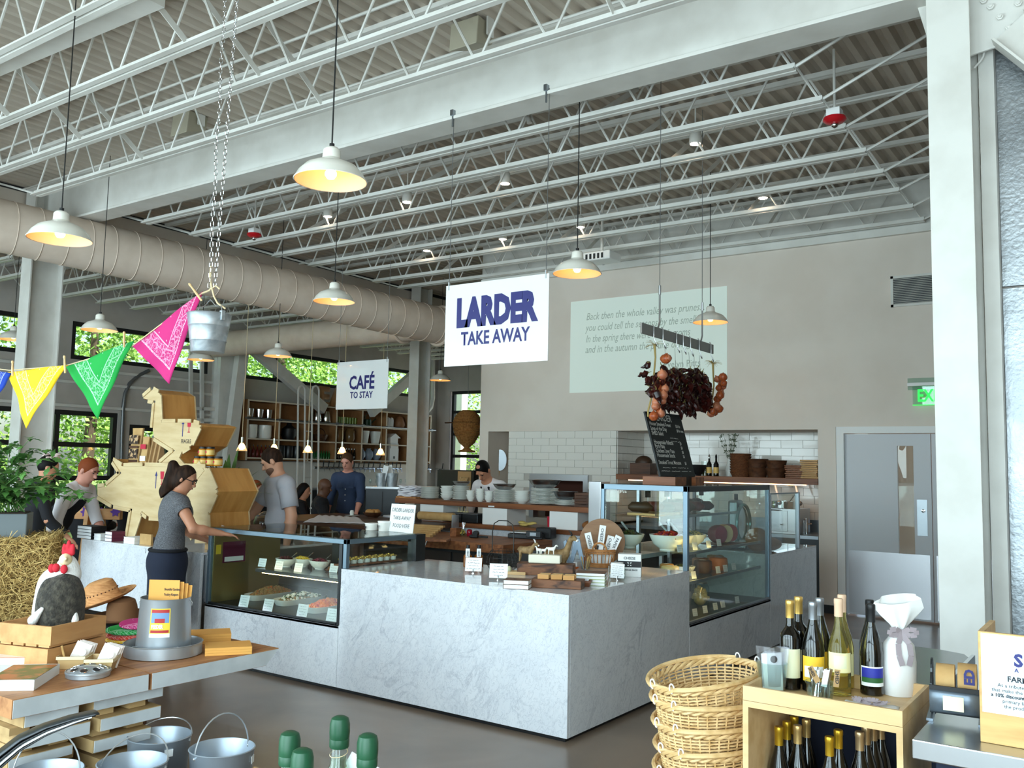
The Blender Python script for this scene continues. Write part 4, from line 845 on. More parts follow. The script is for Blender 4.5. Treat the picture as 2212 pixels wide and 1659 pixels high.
# big letter, round board
c=at(1243,1229);t=thing('metal_letter','blue-grey metal letter W leaning by the cheese basket','letter',c,.5);pts=[(-.1,.21),(-.055,0),(-.03,0),(.012,.15),(.055,0),(.085,0),(.03,.24),(-.01,.24),(-.042,.08),(-.075,.23)]
MB().prism([(x,0,z)for x,z in pts],(0,.03,0)).build('letter',mat('zinc_blue',(128,144,160),.4,.6),t,world=False,bev=.003)
c=at(1292,1222)+V((-.02,.1,0));t=thing('round_board','round brown wooden board standing upright behind the basket','board',c,.45);MB().lathe([(.19,0),(.19,.018),(0,.019)],48,(0,0,.19),Matrix.Rotation(PI/2,3,'X')).build('disc',mat('round_brown',(150,112,78),.5,col2=(132,94,62),ns=4,stretch=(1,1,6)),t,world=False)
c=at(1238,1229);t=thing('wooden_clips','orange wooden clips scattered by the metal letter','clip',c+V((.02,-.06,0)))
for i in range(5):MB().cbox((.02*i-.04,.01*(i%2),.012+.008*(i%3)),(.05,.012,.01),rotz(i*1.1)).build('clip','food_carrot',t,world=False)
c=at(1276,1228)+V((.0,-.08,0));t=thing('brush_jar','glass jar of wooden spreaders in front of the wicker basket','jar',c);MB().lathe([(.035,0),(.04,.07)],18,caps=False).build('jar','jar_glass',t,smooth=True,world=False)
for i in range(9):a=i*.7;MB().cyl((.015*math.cos(a),.015*math.sin(a),.003),(.045*math.cos(a),.04*math.sin(a),.1),.005,6).build('spreader',['oak','cherry'][i%2],t,world=False)
# wicker basket of cheese boxes
mat('wicker',(196,138,84),.6,col2=(170,112,62),ns=20);c=at(1296,1225);t=thing('wicker_basket','small open wicker basket with looped handle holding cheese boxes','basket',c,.45)
def oval(rx,ry,z,n=36):return[V((rx*math.cos(2*PI*k/n),ry*math.sin(2*PI*k/n),z))for k in range(n)]
for z,s in((.008,.8),(.02,.82),(.032,.84),(.115,.97),(.13,1.0),(.142,1.01)):MB().tube(oval(.125*s,.09*s,z),.0065,6,closed=True).build('weave_ring','wicker',t,smooth=True,world=False)
for k in range(22):a=2*PI*k/22;MB().tube([(.1*math.cos(a),.072*math.sin(a),.008),(.124*math.cos(a),.089*math.sin(a),.14)],.004,5).build('stake','wicker',t,world=False)
for s in(1,-1):MB().tube([(s*.04*math.cos(q)*1.4+s*.0,-s*.088,.14+.06*math.sin(q))for q in[PI*k/10 for k in range(11)]],.008,6).build('handle','wicker',t,smooth=True,world=False)
for i,(dx,dy,tl_,h_,lb,ay)in enumerate(((-.07,.02,-.25,.27,'leaning left','CHEESE'),(-.03,-.02,.12,.33,'tallest, upright','CHEESE'),(.045,.02,.25,.25,'tilted behind','CHEESE'),(.075,-.01,.42,.27,'leaning far right','PAPER'))):
 p=c+rotz(.45)@V((dx*.55,dy,.01));o=thing('cheese_paper_box','long white box of cheese paper, %s in the wicker basket'%lb,'box',p,.45);R_=Matrix.Rotation(tl_,3,'Y')
 MB().box(-.026,.026,-.014,.014,0,h_,R_).build('carton','white',o,world=False);MB().box(-.0262,-.012,-.0145,.0145,h_*.35,h_*.5,R_).build('black_band','black',o,world=False)
 xd_=rotz(.45)@(R_@V((0,0,-1)));yd_=rotz(.45)@(R_@V((1,0,0)));text('lettering',ay,.032,MATS['ink'],o,p+rotz(.45)@(R_@V((-.01,-.0145,h_*.93))),xd_,yd_,bold=.0004)
c=at(1360,1245);t=thing('storage_bag_box','white carton with black band reading cheese storage bags','box',c,.42)
MB().box(-.085,.085,-.03,.09,0,.165).build('carton','white',t,world=False,bev=.001);MB().box(-.0852,.0852,-.0306,-.03,.07,.115).build('black_band','black',t,world=False)
Rz=rotz(.42)
for s,u,z,sz,m in(('CHEESE',0,.128,.026,'ink'),('STORAGE BAGS',0,.045,.017,'ink')):text('lettering',s,sz,MATS[m],t,c+Rz@V((u,-.031,z)),Rz@V((1,0,0)),(0,0,1),align='CENTER',bold=.0004)
for k in range(4):a=PI/4+k*PI/2;MB().ell((.02*math.cos(a)*.7,-.031,.0925+.013*math.sin(a)),(.006,.0008,.004),8,4,Matrix.Rotation(-a,3,'Y')).build('emblem_leaf','white',t,world=False)
c=at(1326,1250)+V((0,.05,0));t=thing('granola_jar','square glass jar of granola beside the storage bag box','jar',c,.4);heap('granola',t,c+V((0,0,.03)),.05,.05,.05,F('grain2','olive','gold'),160,.008,4);MB().box(-.062,.062,-.055,.055,0,.1).build('jar','jar_glass',t,world=False,bev=.01);MB().lathe([(.045,.1),(.045,.112),(0,.113)],20).build('lid','white',t,smooth=True,world=False)
c=at(1275,1264)+V((-.02,.05,0));mat('book_green',(176,190,120),.5)
for i in range(4):book('cookbook',c+V((0,0,i*.021)),(.2,.15,.02),.42,'book_green' if i<3 else 'live_edge',['green-edged paperback at the bottom of the stack by the berry basket','green-edged paperback, second up in the stack by the berry basket','green-edged paperback, third up in the stack by the berry basket','book with a wood-look cover on top of the green stack'][i])
def punnet(c,s,rz,label,m,rim,tags=True):
 t=thing('berry_basket',label,'basket',c,rz);a,b_,h_=s*.75,s,s*.95
 for k in range(4):
  R_=rotz(k*PI/2);MB().add([R_@V(p)for p in((-a,-a,0),(a,-a,0),(b_,-b_,h_),(-b_,-b_,h_),(-a,-a+.002,.002),(a,-a+.002,.002),(b_-.001,-b_+.003,h_),(-b_+.001,-b_+.003,h_))],[(0,1,2,3),(7,6,5,4),(3,2,6,7)]).build('side',m,t,world=False)
  MB().add([R_@V(p)for p in((-b_,-b_-.002,h_-.014),(b_,-b_-.002,h_-.014),(b_,-b_-.002,h_),(-b_,-b_-.002,h_),(b_,-b_+.001,h_),(-b_,-b_+.001,h_))],[(0,1,2,3),(3,2,4,5)]).build('rim_band',rim,t,world=False)
 MB().box(-a,a,-a,a,0,.002).build('base',m,t,world=False);return t
pb=punnet(at(1264,1266),.042,.4,'brown veneer berry basket on the marble by the green books','cherry','cherry')
for i in range(3):MB().box(-.02,.02,-.001,.001,0,.03,rotz(i)@Matrix.Rotation(.4,3,'X'),(.005*i,0,.025)).build('paper_slip','paper',pb,world=False)
# ================================================================ island and pass behind the counter
t=thing('butcher_island','dark steel kitchen island with a thick butcher block top','island',(-3.2,3,0));bx('block_top',-4.3,-2.3,2.5,3.42,.83,.92,'butcher',t,.004);bx('cabinet',-4.25,-2.36,2.56,3.38,.06,.828,'dark_steel',t);bx('plinth',-4.2,-2.4,2.62,3.3,0,.06,'black',t);bx('steel_end',-2.358,-2.345,2.56,3.38,.06,.828,'stainless',t)
for i in range(3):bx('drawer_front',-4.2+i*.61,-3.62+i*.61,2.545,2.56,.3,.8,mat('drawer',(48,38,32),.5),t)
for i,dr in enumerate([c_ for c_ in t.children if c_.name.startswith('drawer_front')]):MB().tube([(-4.0+i*.61,2.55,.62),(-4.0+i*.61,2.52,.62),(-3.82+i*.61,2.52,.62),(-3.82+i*.61,2.55,.62)],.006,6).build('drawer_handle','stainless',dr,smooth=True)
ZP=1.27;t=thing('pass_shelf','long reddish wood pass shelf stacked with plates on white posts','shelf',(-3.5,3.9,0));YP=3.8
pa,pb_=OY(853,1078,YP).x,OY(1272,1094,YP).x
bx('shelf_board',pa,pb_,YP,YP+.45,ZP-.06,ZP,'cherry',t,.003);bx('ledge_board',pa+.3,pb_,YP-.05,YP+.5,.96,1.01,'cherry',t,.003);bx('marble_front',pa+.3,pb_,YP,YP+.45,0,.96,'marble',t)
for l,r in((905,955),(1040,1093),(1185,1246)):bx('post',OY(l,1110,YP).x,OY(r,1110,YP).x,YP+.02,YP+.42,1.01,ZP-.06,'white',t)
bx('tag',OY(1055,1085,YP).x,OY(1068,1085,YP).x,YP-.002,YP,ZP-.05,ZP-.035,'paper',t,0)
bx('stainless_post',OY(1273,1100,YP).x,OY(1299,1100,YP).x,YP-.02,YP+.2,0,OY(1285,1040,YP).z,'stainless',t,.004)
plm=MB().lathe([(.055,0),(.06,.003),(.125,.012),(.136,.016),(.136,.019),(.12,.017),(.06,.008),(0,.008)],28).mesh('plate',True);plm.materials.append(MATS['ceramic'])
blm=MB().lathe(bowlprof(.075,.055,.5,.005),24).mesh('bowl',True);blm.materials.append(MATS['ceramic'])
def stack(px,n,me,dz,nm,label,cat,sc,dy=.2,jit=.004):
 b0=OY(px,1080,YP+dy);mi='lowest'
 for i in range(n):
  o=link(nm,me,None);o.location=(b0.x+random.uniform(-jit,jit),YP+dy+random.uniform(-jit,jit),ZP+.001+i*dz);o.scale=(sc,sc,1.0);o.rotation_euler=(0,0,random.random()*6)
  tag(o,label,cat,label)
 return V((b0.x,YP+dy,ZP+.001+n*dz))
stack(928,12,plm,.0125,'dinner_plate','white plate in the stack next to the folded napkins','plate',.88)
stack(965,5,blm,.03,'bowl','white bowl in the stack between the napkin-side plates','bowl',1.12)
tp1=stack(996,14,plm,.0125,'dinner_plate','white plate in the stack under the small steel bowl','plate',.82,.3)
stack(1016,4,blm,.026,'tea_bowl','white tea bowl in the first of three cup stacks','bowl',.72,.12);stack(1037,5,blm,.026,'tea_bowl','white tea bowl in the tallest of three cup stacks','bowl',.72,.12);stack(1056,4,blm,.026,'tea_bowl','white tea bowl in the last of three cup stacks','bowl',.72,.12)
tp2=stack(1089,12,plm,.0125,'dinner_plate','white plate in the stack under the mid steel bowl','plate',.98)
stack(1128,5,blm,.024,'bowl','white bowl in the stack between the two tall plate stacks','bowl',1.25)
tp3=stack(1176,13,plm,.0145,'dinner_plate','white plate in the stack under the wide steel bowl','plate',1.2)
tp4=stack(1221,5,plm,.0125,'dinner_plate','white plate in the short stack under the dark steel bowl','plate',.9)
def sbowl(p,r,h,lb,m='stainless'):tag(MB().lathe([(r*.4,0),(r*.55,.004),(r*.85,h*.5),(r,h),(r*1.04,h),(r*1.03,h-.004),(r*.96,h*.9),(r*.8,h*.5),(r*.5,.012),(0,.01)],32).build('mixing_bowl',m,smooth=True),lb,'bowl').location=p
sbowl(tp1,.11,.06,'small stainless bowl on the plate stack by the chef');sbowl(tp2,.14,.075,'stainless mixing bowl on the middle plate stack');sbowl(tp3,.19,.1,'wide stainless mixing bowl on the tallest plate stack');sbowl(tp4,.14,.1,'dark stainless bowl on the short plate stack','dull_steel')
c=OY(884,1070,YP+.15);t=thing('napkin_tray','shallow wicker tray under the folded napkins','tray',(c.x,YP+.2,ZP));MB().box(-.17,.17,-.12,.12,0,.02).build('tray','wicker',t,world=False)
mat('linen',(232,230,236),.9)
for i in range(9):
 o=MB().grid(lambda u,v,i=i:V(((u-.5)*.3,(v-.5)*.2,.008*math.sin(u*9+i)+.006*math.cos(v*7+i*2)+.008*(u-.5)**2)),14,8).build('napkin','linen',smooth=True);o.location=(c.x+random.uniform(-.015,.015),YP+.2+random.uniform(-.01,.01),ZP+.03+i*.016);o.rotation_euler=(0,0,random.uniform(-.15,.15));s=o.modifiers.new('s','SOLIDIFY');s.thickness=.012
 tag(o,'white folded napkin in the pile at the end of the pass shelf','napkin','folded napkins on the pass')
t=thing('wood_crate','brown slatted wooden box at the end of the pass shelf','crate',(pb_-.12,YP+.2,ZP+.001))
for i in range(5):MB().box(-.11,.11,-.13,-.12,i*.032,i*.032+.028).build('slat','walnut',t,world=False);MB().box(-.11,.11,.12,.13,i*.032,i*.032+.028).build('slat','walnut',t,world=False)
for s in(-.11,.1):MB().box(s,s+.01,-.12,.12,0,.16).build('end_board','walnut',t,world=False)
# things on ledge and island
def ell_thing(name,loc,label,cat,prims):pass
zl=1.011
for i,px in enumerate((985,1020)):
 c=OY(px,1125,YP+.1);t=thing('food_pan',['dark grey lidded food pan on the ledge beside the tap','dark grey lidded food pan on the ledge beside the middle post'][i],'pan',(c.x,YP+.15,zl));MB().box(-.12,.12,-.1,.1,0,.1).build('pan','dark_steel',t,world=False,bev=.01);MB().box(-.125,.125,-.105,.105,.1,.112).build('lid','dull_steel',t,world=False,bev=.004)
for i in range(4):
 c=OY(988+i*6,1105,YP+.3);t=thing('squeeze_bottle','cream squeeze bottle behind the dark food pans','bottle',(c.x,YP+.33,zl),0,'squeeze bottles on the ledge');MB().lathe([(.025,0),(.027,.1),(.02,.12),(.008,.125),(.004,.17),(0,.17)],14).build('bottle',mat('cream_plastic',(226,208,160),.4),t,smooth=True,world=False)
c=OY(1122,1133,YP);t=thing('yellow_cloth','crumpled yellow cloth on the wooden ledge','cloth',(c.x,YP+.15,zl));blobobj('cloth',[ellip((random.uniform(-.08,.08),random.uniform(-.04,.04),.015+.012*(i%3)),(.05,.025,.016),.008)for i in range(9)],.006,mat('yellow_cloth',(216,190,110),.9),t,world=False)
c=OY(1175,1130,YP);t=thing('plastic_container','red plastic container beside the last white post','container',(c.x,YP+.15,zl));MB().lathe([(.04,0),(.048,.12),(.05,.12),(.05,.13),(0,.13)],20).build('tub',mat('red_plastic',(196,40,60),.3),t,smooth=True,world=False)
c=OY(1262,1135,YP-.02);t=thing('brown_bread','dark round loaf on the ledge beside the steel post','bread',(c.x,YP+.12,zl));MB().ell((0,0,.055),(.1,.09,.055),16,10).build('loaf','food_bread',t,smooth=True,world=False)
c=OY(928,1120,YP);t=thing('kitchen_tap','chrome gooseneck tap in front of the first white post','tap',(c.x,YP-.1,.92));MB().tube([(0,0,0),(0,0,.22),(-.02,0,.27),(-.06,0,.29),(-.1,0,.27),(-.11,0,.22)],.011,10).build('spout','chrome',t,smooth=True,world=False);MB().lathe([(.025,0),(.025,.02),(.012,.025)],16).build('base','chrome',t,smooth=True,world=False)
t.location.z=.922;t.location.y=3.36
zi=.921
c=at(905,1168,zi);
for i in range(4):
 o=slab('cutting_board',928,1168,(.36,.26,.022),.1+.15*i,['lowest','second','third','topmost'][i]+' wooden board in the pile on the butcher block',zi+i*.0225,'butcher')
c=at(942,1146,zi)+V((-.0,.0,0));t=thing('paper_roll','brown kraft paper roll in a steel dispenser on the butcher block','roll',c,.1);MB().cyl((-.25,0,.17),(.25,0,.17),.05,24).build('roll','kraft',t,smooth=True,world=False);MB().box(-.28,-.265,-.07,.07,0,.2).build('bracket','stainless',t,world=False);MB().box(.265,.28,-.07,.07,0,.2).build('bracket','stainless',t,world=False);MB().box(-.265,.265,-.03,.03,0,.01).build('base_bar','stainless',t,world=False)
for i in range(6):tag(MB().cbox((0,0,.011),(.4,.05,.02),rotz(.05*i-.1)).build('kraft_bag','kraft'),'flat brown kraft bag piled in front of the paper roll','bag','kraft bags on the island').location=at(905,1158,zi)+V((.01*i,.02*i,.0005+.02*i))
c=at(985,1158,zi);t=thing('block_stand','small wooden box on the butcher block by the jars','box',c,.1);MB().box(-.04,.04,-.06,.06,0,.09).build('box','butcher',t,world=False)
c=at(999,1158,zi);t=thing('pickle_jar','glass jar of green pickles with spoons on the butcher block','jar',c);MB().lathe([(.035,0),(.035,.09)],18,caps=False).build('jar','jar_glass',t,smooth=True,world=False);heap('pickles',t,c+V((0,0,.03)),.028,.028,.04,F('olive','gold'),40,.012,2)
for i in range(3):spoon(t,c+V((0,0,.02)),(.02*i-.02,.02,.13))
c=at(1014,1158,zi);t=thing('jam_jar','glass jar of red jam on the butcher block','jar',c);MB().lathe([(.028,0),(.032,.03),(.032,.06),(.022,.075),(0,.075)],18).build('jar',mat('red_jam',(150,20,40),.15),t,smooth=True,world=False)
c=at(1024,1162,zi);t=thing('tape_gun','black tape dispenser on the butcher block','dispenser',c,.3);MB().box(-.05,.05,-.03,.03,0,.035).build('body','black',t,world=False,bev=.012);MB().cyl((.02,-.03,.05),(.02,.03,.05),.03,16).build('reel','black',t,world=False);MB().box(.05,.16,-.01,.01,.005,.025).build('handle','black',t,world=False,bev=.005)
c=at(1132,1163,zi);t=thing('scale','grey food scale with steel plate on the butcher block','scale',c+V((0,.1,0)),.25);MB().box(-.2,.2,-.15,.15,0,.05).build('body','dark_steel',t,world=False,bev=.008);MB().box(-.19,.16,-.13,.16,.055,.07).build('plate','stainless',t,world=False,bev=.004);MB().box(.03,.2,-.2,-.13,.02,.09).build('display','dark_steel',t,world=False,bev=.008);MB().box(.08,.15,-.203,-.2,.04,.075).build('screen','dull_steel',t,world=False)
t=thing('label_printer','small dark label printer beside the scale','printer',c+V((.16,.2,.0)),.2);MB().box(-.09,.09,-.09,.09,.0,.12).build('body','black',t,world=False,bev=.012)
# ================================================================ plywood pig and bird
def plybeast(name,pix,y0,dep,label,zmin=None,battens=True):
 pts=[OY(px,py,y0)for px,py in pix]
 if zmin is not None:pts=[V((p.x,p.y,max(p.z,zmin)))for p in pts]
 cx_=sum(p.x for p in pts)/len(pts);t=thing(name,label,'sculpture',(cx_,y0+dep/2,min(p.z for p in pts)))
 MB().prism(pts,(0,.015,0)).build('side_sheet','ply',t);MB().prism([p+V((0,dep-.015,0))for p in pts],(0,.015,0)).build('side_sheet','ply',t)
 n=len(pts);area_=sum(pts[i].x*pts[(i+1)%n].z-pts[(i+1)%n].x*pts[i].z for i in range(n))
 for i in range(n):
  a,c=pts[i],pts[(i+1)%n];d=(c-a).normalized();nn=V((d.z,0,-d.x))*(1 if area_<0 else-1)
  MB().prism([a+V((0,.016,0)),c+V((0,.016,0)),c+V((0,.016,0))+nn*.013,a+V((0,.016,0))+nn*.013],(0,dep-.032,0)).build('panel','ply_orange',t)
  if battens and(c-a).length>.12:
   e=.02;MB().prism([a+d*e-V((0,.012,0)),c-d*e-V((0,.012,0)),c-d*e-nn*.035-V((0,.012,0)),a+d*e-nn*.035-V((0,.012,0))],(0,.011,0)).build('batten','ply',t)
 return t,pts
pig,pp=plybeast('plywood_pig',[(210.4,1053),(229,1051),(262,1022),(243.4,993.6),(266,1008),(312,1006.6),(448,1011),(469,1062),(449,1108),(452,1165),(420,1165),(395,1120),(321,1116),(306,1104),(287,1163),(275,1163),(285.7,1099),(244.5,1091),(210.4,1070)],.15,.46,'large pig sculpture built of flat plywood panels on the marble block',.9115)
zp=OY(400,1009,.15).z
bird,bp_=plybeast('plywood_bird',[(308.5,860),(330,841),(345.4,850.4),(348.7,913.3),(383,913),(417,913.3),(434.4,918.7),(413.8,962),(393,975),(386.6,989),(400,1003.5),(344,1003.5),(378,973),(332.4,943.7),(330,928.5),(335.6,865.6),(319,863)],.2,.4,'plywood bird sculpture marked fragile standing on the pig',zp+.016)
mat('stamp_blue',(58,62,120),.8);mat('stamp_red',(190,44,66),.8)
def stamp(t,px,py,y,s,fr=True):
 c=OY(px,py,y-.001);ex=V((1,0,0));ez=V((0,0,1))
 q=[(-.006,0),(.006,0),(.006,.13),(.022,.13),(0,.18),(-.022,.13),(-.006,.13)]
 MB().prism([c+V((x*s,0,z*s))for x,z in q],(0,-.001,0)).build('arrow_stamp','stamp_blue',t)
 g_=[(.08,.1),(.13,.1),(.14,.18),(.07,.18)];MB().prism([c+V((x*s,0,z*s))for x,z in g_],(0,-.001,0)).build('glass_stamp','stamp_red',t);MB().prism([c+V((x*s,0,z*s))for x,z in((.1,.05),(.11,.05),(.11,.1),(.1,.1))],(0,-.001,0)).prism([c+V((x*s,0,z*s))for x,z in((.085,.04),(.125,.04),(.125,.05),(.085,.05))],(0,-.001,0)).build('glass_stamp_stem','stamp_red',t)
 if fr:text('lettering','FRAGILE',.062*s,MATS['ink'],t,c+V((-.02*s,0,-.07*s)),(1,0,0),(0,0,1),xs=.75)
stamp(bird,394,943,.2,.9);stamp(pig,336,1055,.15,.9,False)
MB().box(0,.22,-.004,0,0,.12,Matrix.Rotation(-.7,3,'Y'),OY(415,1050,.15)).build('label_sheet','ply',pig)
a,c=OY(330,1006,.5),zp
def bag(px,w_,h_,d_,y,label,m,band=None):
 x=OY(px,1004,y).x;t=thing('coffee_bag',label,'bag',(x,y,zp+.015));pr=[(-w_/2,0),(w_/2,0),(w_/2*.96,h_*.85),(w_/2*1.04,h_),(-w_/2*1.04,h_),(-w_/2*.96,h_*.85)]
 b=MB();b.add([V((x_,s*d_/2*(1 if z<h_*.8 else .25),z))for s in(-1,1)for x_,z in pr],[(0,1,2,5),(5,2,3,4),(7,6,11,8),(8,11,10,9),(0,6,7,1),(1,7,8,2),(2,8,9,3),(3,9,10,4),(4,10,11,5),(5,11,6,0)]);b.build('pouch',m,t,world=False,bev=.004)
 if band:
  for z0,z1,mm in band:MB().box(-w_*.44,w_*.44,-d_/2-.002,-d_/2+.001,h_*z0,h_*z1).build('print',mm,t,world=False)
 return t
mat('dark_print',(52,36,26),.6,col2=(196,160,118),ns=22,mix=(.5,.56))
bag(295,.17,.36,.09,.3,'tall kraft coffee bag with dark printed bands on the pig','kraft',[(.05,.12,'walnut'),(.15,.42,'dark_print'),(.44,.5,'walnut'),(.55,.8,'dark_print')])
bag(314,.1,.27,.07,.22,'small kraft bag with a pink bird sticker on the pig','kraft',[(.55,.72,'stamp_red'),(.12,.3,'paper')])
for i in range(3):bag(327+i*9,.05,.26,.1,.26+.03*i,['brown kraft bag leaning next to the pink-stickered bag','brown kraft bag in the middle of the leaning three','brown kraft bag leaning next to the bird leg'][i],'cardboard')
jn=['honey jar with gold label, first in the lower row on the pig','honey jar with gold label, second in the lower row on the pig','honey jar with gold label, third in the lower row on the pig','honey jar with gold label, last in the lower row on the pig','honey jar with gold label stacked on the first two','honey jar with gold label stacked on the middle jars']
for i,(px,lv)in enumerate(((427,0),(440,0),(455,0),(471,0),(437,1),(453,1))):
 x=OY(px,1008,.22).x;t=thing('honey_jar',jn[i],'jar',(x,.22,zp+.016+lv*.088));MB().lathe([(.034,0),(.038,.006),(.038,.06),(.034,.068)],20).build('glass',mat('honey',(190,120,30),.1),t,smooth=True,world=False);MB().lathe([(.0385,.012),(.0385,.055)],20,caps=False).build('label',mat('gold_label',(222,186,106),.5),t,smooth=True,world=False);MB().lathe([(.036,.068),(.036,.086),(.033,.087),(0,.087)],20).build('lid','black',t,smooth=True,world=False)
 MB().box(-.022,-.006,-.0395,-.0385,.028,.046).build('red_emblem','stamp_red',t,world=False)
def leafy(name,c,n,L,spread,m,label,arch=.5,w_=.03,seed=3,z0=0,parts='leaf'):
 rr=random.Random(seed);t=thing(name,label,'plant',c)
 for i in range(n):
  a=2*PI*i/n+rr.uniform(-.3,.3);e=rr.uniform(.2,1)*spread;b=MB();le=L*rr.uniform(.7,1.1);pts=[]
  for k in range(7):
   q=k/6;r_=e*q*le;z=le*(q*(1.05-e*.6)-arch*e*q*q*.8);pts.append((V((r_*math.cos(a),r_*math.sin(a),z0+z)),w_*math.sin(PI*min(1,q*.9+.08))))
  sd=V((-math.sin(a),math.cos(a),0))
  b.add([p+sd*w for p,w in pts]+[p-sd*w for p,w in pts],[(k,k+1,8+k,7+k)for k in range(6)]);b.build(parts,m,t,smooth=True,world=False)
 return t
mat('leaf_green',(72,110,52),.5,col2=(108,146,70),ns=8);mat('leaf_dark',(66,112,52),.5,col2=(92,142,66),ns=10)
fp=OY(490,1008,.75);t=leafy('potted_fern',(fp.x,.75,1.1),30,.62,.9,'leaf_green','green fern plant behind the plywood pig',.45,.035);MB().lathe([(.09,-.18),(.12,0),(.11,0),(.1,-.03),(0,-.03)],20).build('pot','dull_steel',t,smooth=True,world=False);t.location.z=zp-.35
# ================================================================ people
mat('skin',(204,152,124),.5);mat('skin_tan',(190,132,102),.5);mat('skin_dark',(96,62,44),.5);mat('skin_pink',(214,150,130),.5)
mat('hair_dark',(38,26,20),.6,spec=.12,col2=(58,40,30),ns=40,stretch=(1,1,.2));mat('hair_black',(18,16,16),.5,spec=.12);mat('hair_red',(132,66,36),.6,spec=.12);mat('hair_brown',(78,54,36),.6,spec=.12);mat('hair_blond',(196,150,84),.6,col2=(160,112,56),ns=30,stretch=(1,1,.2))
mat('heather',(78,78,82),.9,col2=(122,122,126),ns=90,stretch=(1,1,4));mat('grey_tee',(176,176,184),.9,bump=.15,bs=9);mat('denim',(50,64,92),.85,bump=.1,bs=12);mat('navy',(34,40,58),.9);mat('black_cloth',(26,26,30),.9);mat('white_shirt',(232,226,228),.85,bump=.12,bs=9);mat('dark_jean',(36,42,58),.9)
def nz(v):v=np.array(v,float);return v/np.linalg.norm(v)
def person(loc,rz,label,H=1.75,lean=0.,hp=0.,hy=0.,hands=((-.3,.1,.8),(.3,.1,.8)),sex='m',skin='skin',shirt='grey_tee',pants='dark_jean',hair='hair_dark',sleeve=.45,vox=.012,sit=False,hairstyle='short',bulk=1.0,twist=0.):
 s=H/1.75;t=thing('person',label,'person',loc,rz)
 pel=np.array((0,0,(.94 if not sit else .52)*s));d=np.array((0,math.sin(lean),math.cos(lean)));fw=np.array((0,math.cos(lean),-math.sin(lean)))
 ct,st=math.cos(twist),math.sin(twist);X=np.array((ct,st,0));sw=(.175 if sex=='m' else .15)*s*bulk
 ch=pel+d*.34*s;nb=pel+d*.535*s;sh=[nb-d*.07*s-X*sw,nb-d*.07*s+X*sw]
 hpit=lean*.5+hp;hd=nz((math.sin(-hy)*math.sin(hpit)*.4,math.sin(hpit*.6),math.cos(hpit*.6)));hc=nb+hd*.165*s+np.array((0,.02,0))*s
 f=np.array((math.sin(-hy)*math.cos(hpit),math.cos(-hy)*math.cos(hpit),-math.sin(hpit)));r_=nz(np.cross(f,(0,0,1)));u=np.cross(r_,f);Rh=np.stack([r_,f,u],1)
 hs=s*(1.0 if sex=='m' else .95);P=[]
 P+=[ellip(hc+u*.02*hs,np.array((.076,.096,.1))*hs,.02,Rh),ellip(hc+f*.022*hs-u*.055*hs,np.array((.058,.072,.066))*hs,.025,Rh),ellip(hc+f*.062*hs-u*.098*hs,np.array((.026,.024,.02))*hs,.02,Rh)]
 P+=[capsule(hc+f*.09*hs+u*.006*hs,hc+f*.112*hs-u*.03*hs,.011*hs,.016*hs,.012),ellip(hc+f*.093*hs-u*.062*hs,np.array((.024,.012,.012))*hs,.008,Rh)]
 for q in(-1,1):P+=[ellip(hc+r_*.078*hs*q-f*.008*hs-u*.012*hs,np.array((.012,.02,.032))*hs,.006,Rh),ellip(hc+r_*.032*hs*q+f*.085*hs+u*.028*hs,np.array((.026,.014,.01))*hs,.01,Rh)]
 P+=[capsule(nb-d*.03*s,hc-u*.05*hs-f*.012*hs,.058*s*(1.05 if sex=='m' else .82),.054*hs*(1.05 if sex=='m' else .85),.03)]
 T=[ellip(ch+d*.05*s,np.array((.155*bulk,.105*bulk,.19))*s,.05,np.stack([X,np.cross(d,X),d],1)),ellip(pel+d*.13*s,np.array((.135*bulk if sex=='m' else .118,.1*bulk,.15))*s,.06,np.stack([X,fw,d],1)),ellip(pel,np.array((.155 if sex=='m' else .17,.115 if sex=='m' else .125,.13))*s,.05,np.stack([X,fw,d],1)),capsule(sh[0]*.9+nb*.1,sh[1]*.9+nb*.1,.062*s*bulk,None,.04),capsule(nb-d*.06*s-X*sw*.5,nb-d*.01*s,.06*s,.05*s,.03),capsule(nb-d*.06*s+X*sw*.5,nb-d*.01*s,.06*s,.05*s,.03)]
 if sex=='f':T+=[ellip(ch+d*.05*s+fw*.07*s+X*.07*s*q,np.array((.065,.06,.065))*s,.04)for q in(-1,1)]
 L=[];A=[];SL=[]
 ua,fa=.29*s,.25*s;ra=.052*s*bulk*(1 if sex=='m' else .85)
 for i in(0,1):
  S=sh[i];Hn=np.array(hands[i],float);q=-1 if i==0 else 1;v=Hn-S;D=np.linalg.norm(v)
  if D>(ua+fa)*.985:Hn=S+v/D*(ua+fa)*.985;v=Hn-S;D=np.linalg.norm(v)
  a_=(ua*ua-fa*fa+D*D)/(2*D);h_=math.sqrt(max(ua*ua-a_*a_,0));pole=nz(np.array((q*.6,-.55,-.5)));pole=nz(pole-v*(pole@v)/(D*D));E=S+v/D*a_+pole*h_
  A+=[capsule(S,E,ra*1.12,ra*.8,.03),capsule(E,E+(Hn-E)*.35,ra*.82,ra*.84,.02),capsule(E+(Hn-E)*.3,Hn,ra*.84,ra*.52,.02)]
  hd_=nz(Hn-E);sd=nz(np.cross(hd_,(0,0,1))if abs(hd_[2])<.95 else np.cross(hd_,(0,1,0)));up=np.cross(sd,hd_)
  A+=[ellip(Hn+hd_*.05*s,np.array((.038,.055,.018))*s,.012,np.stack([sd,hd_,up],1))]
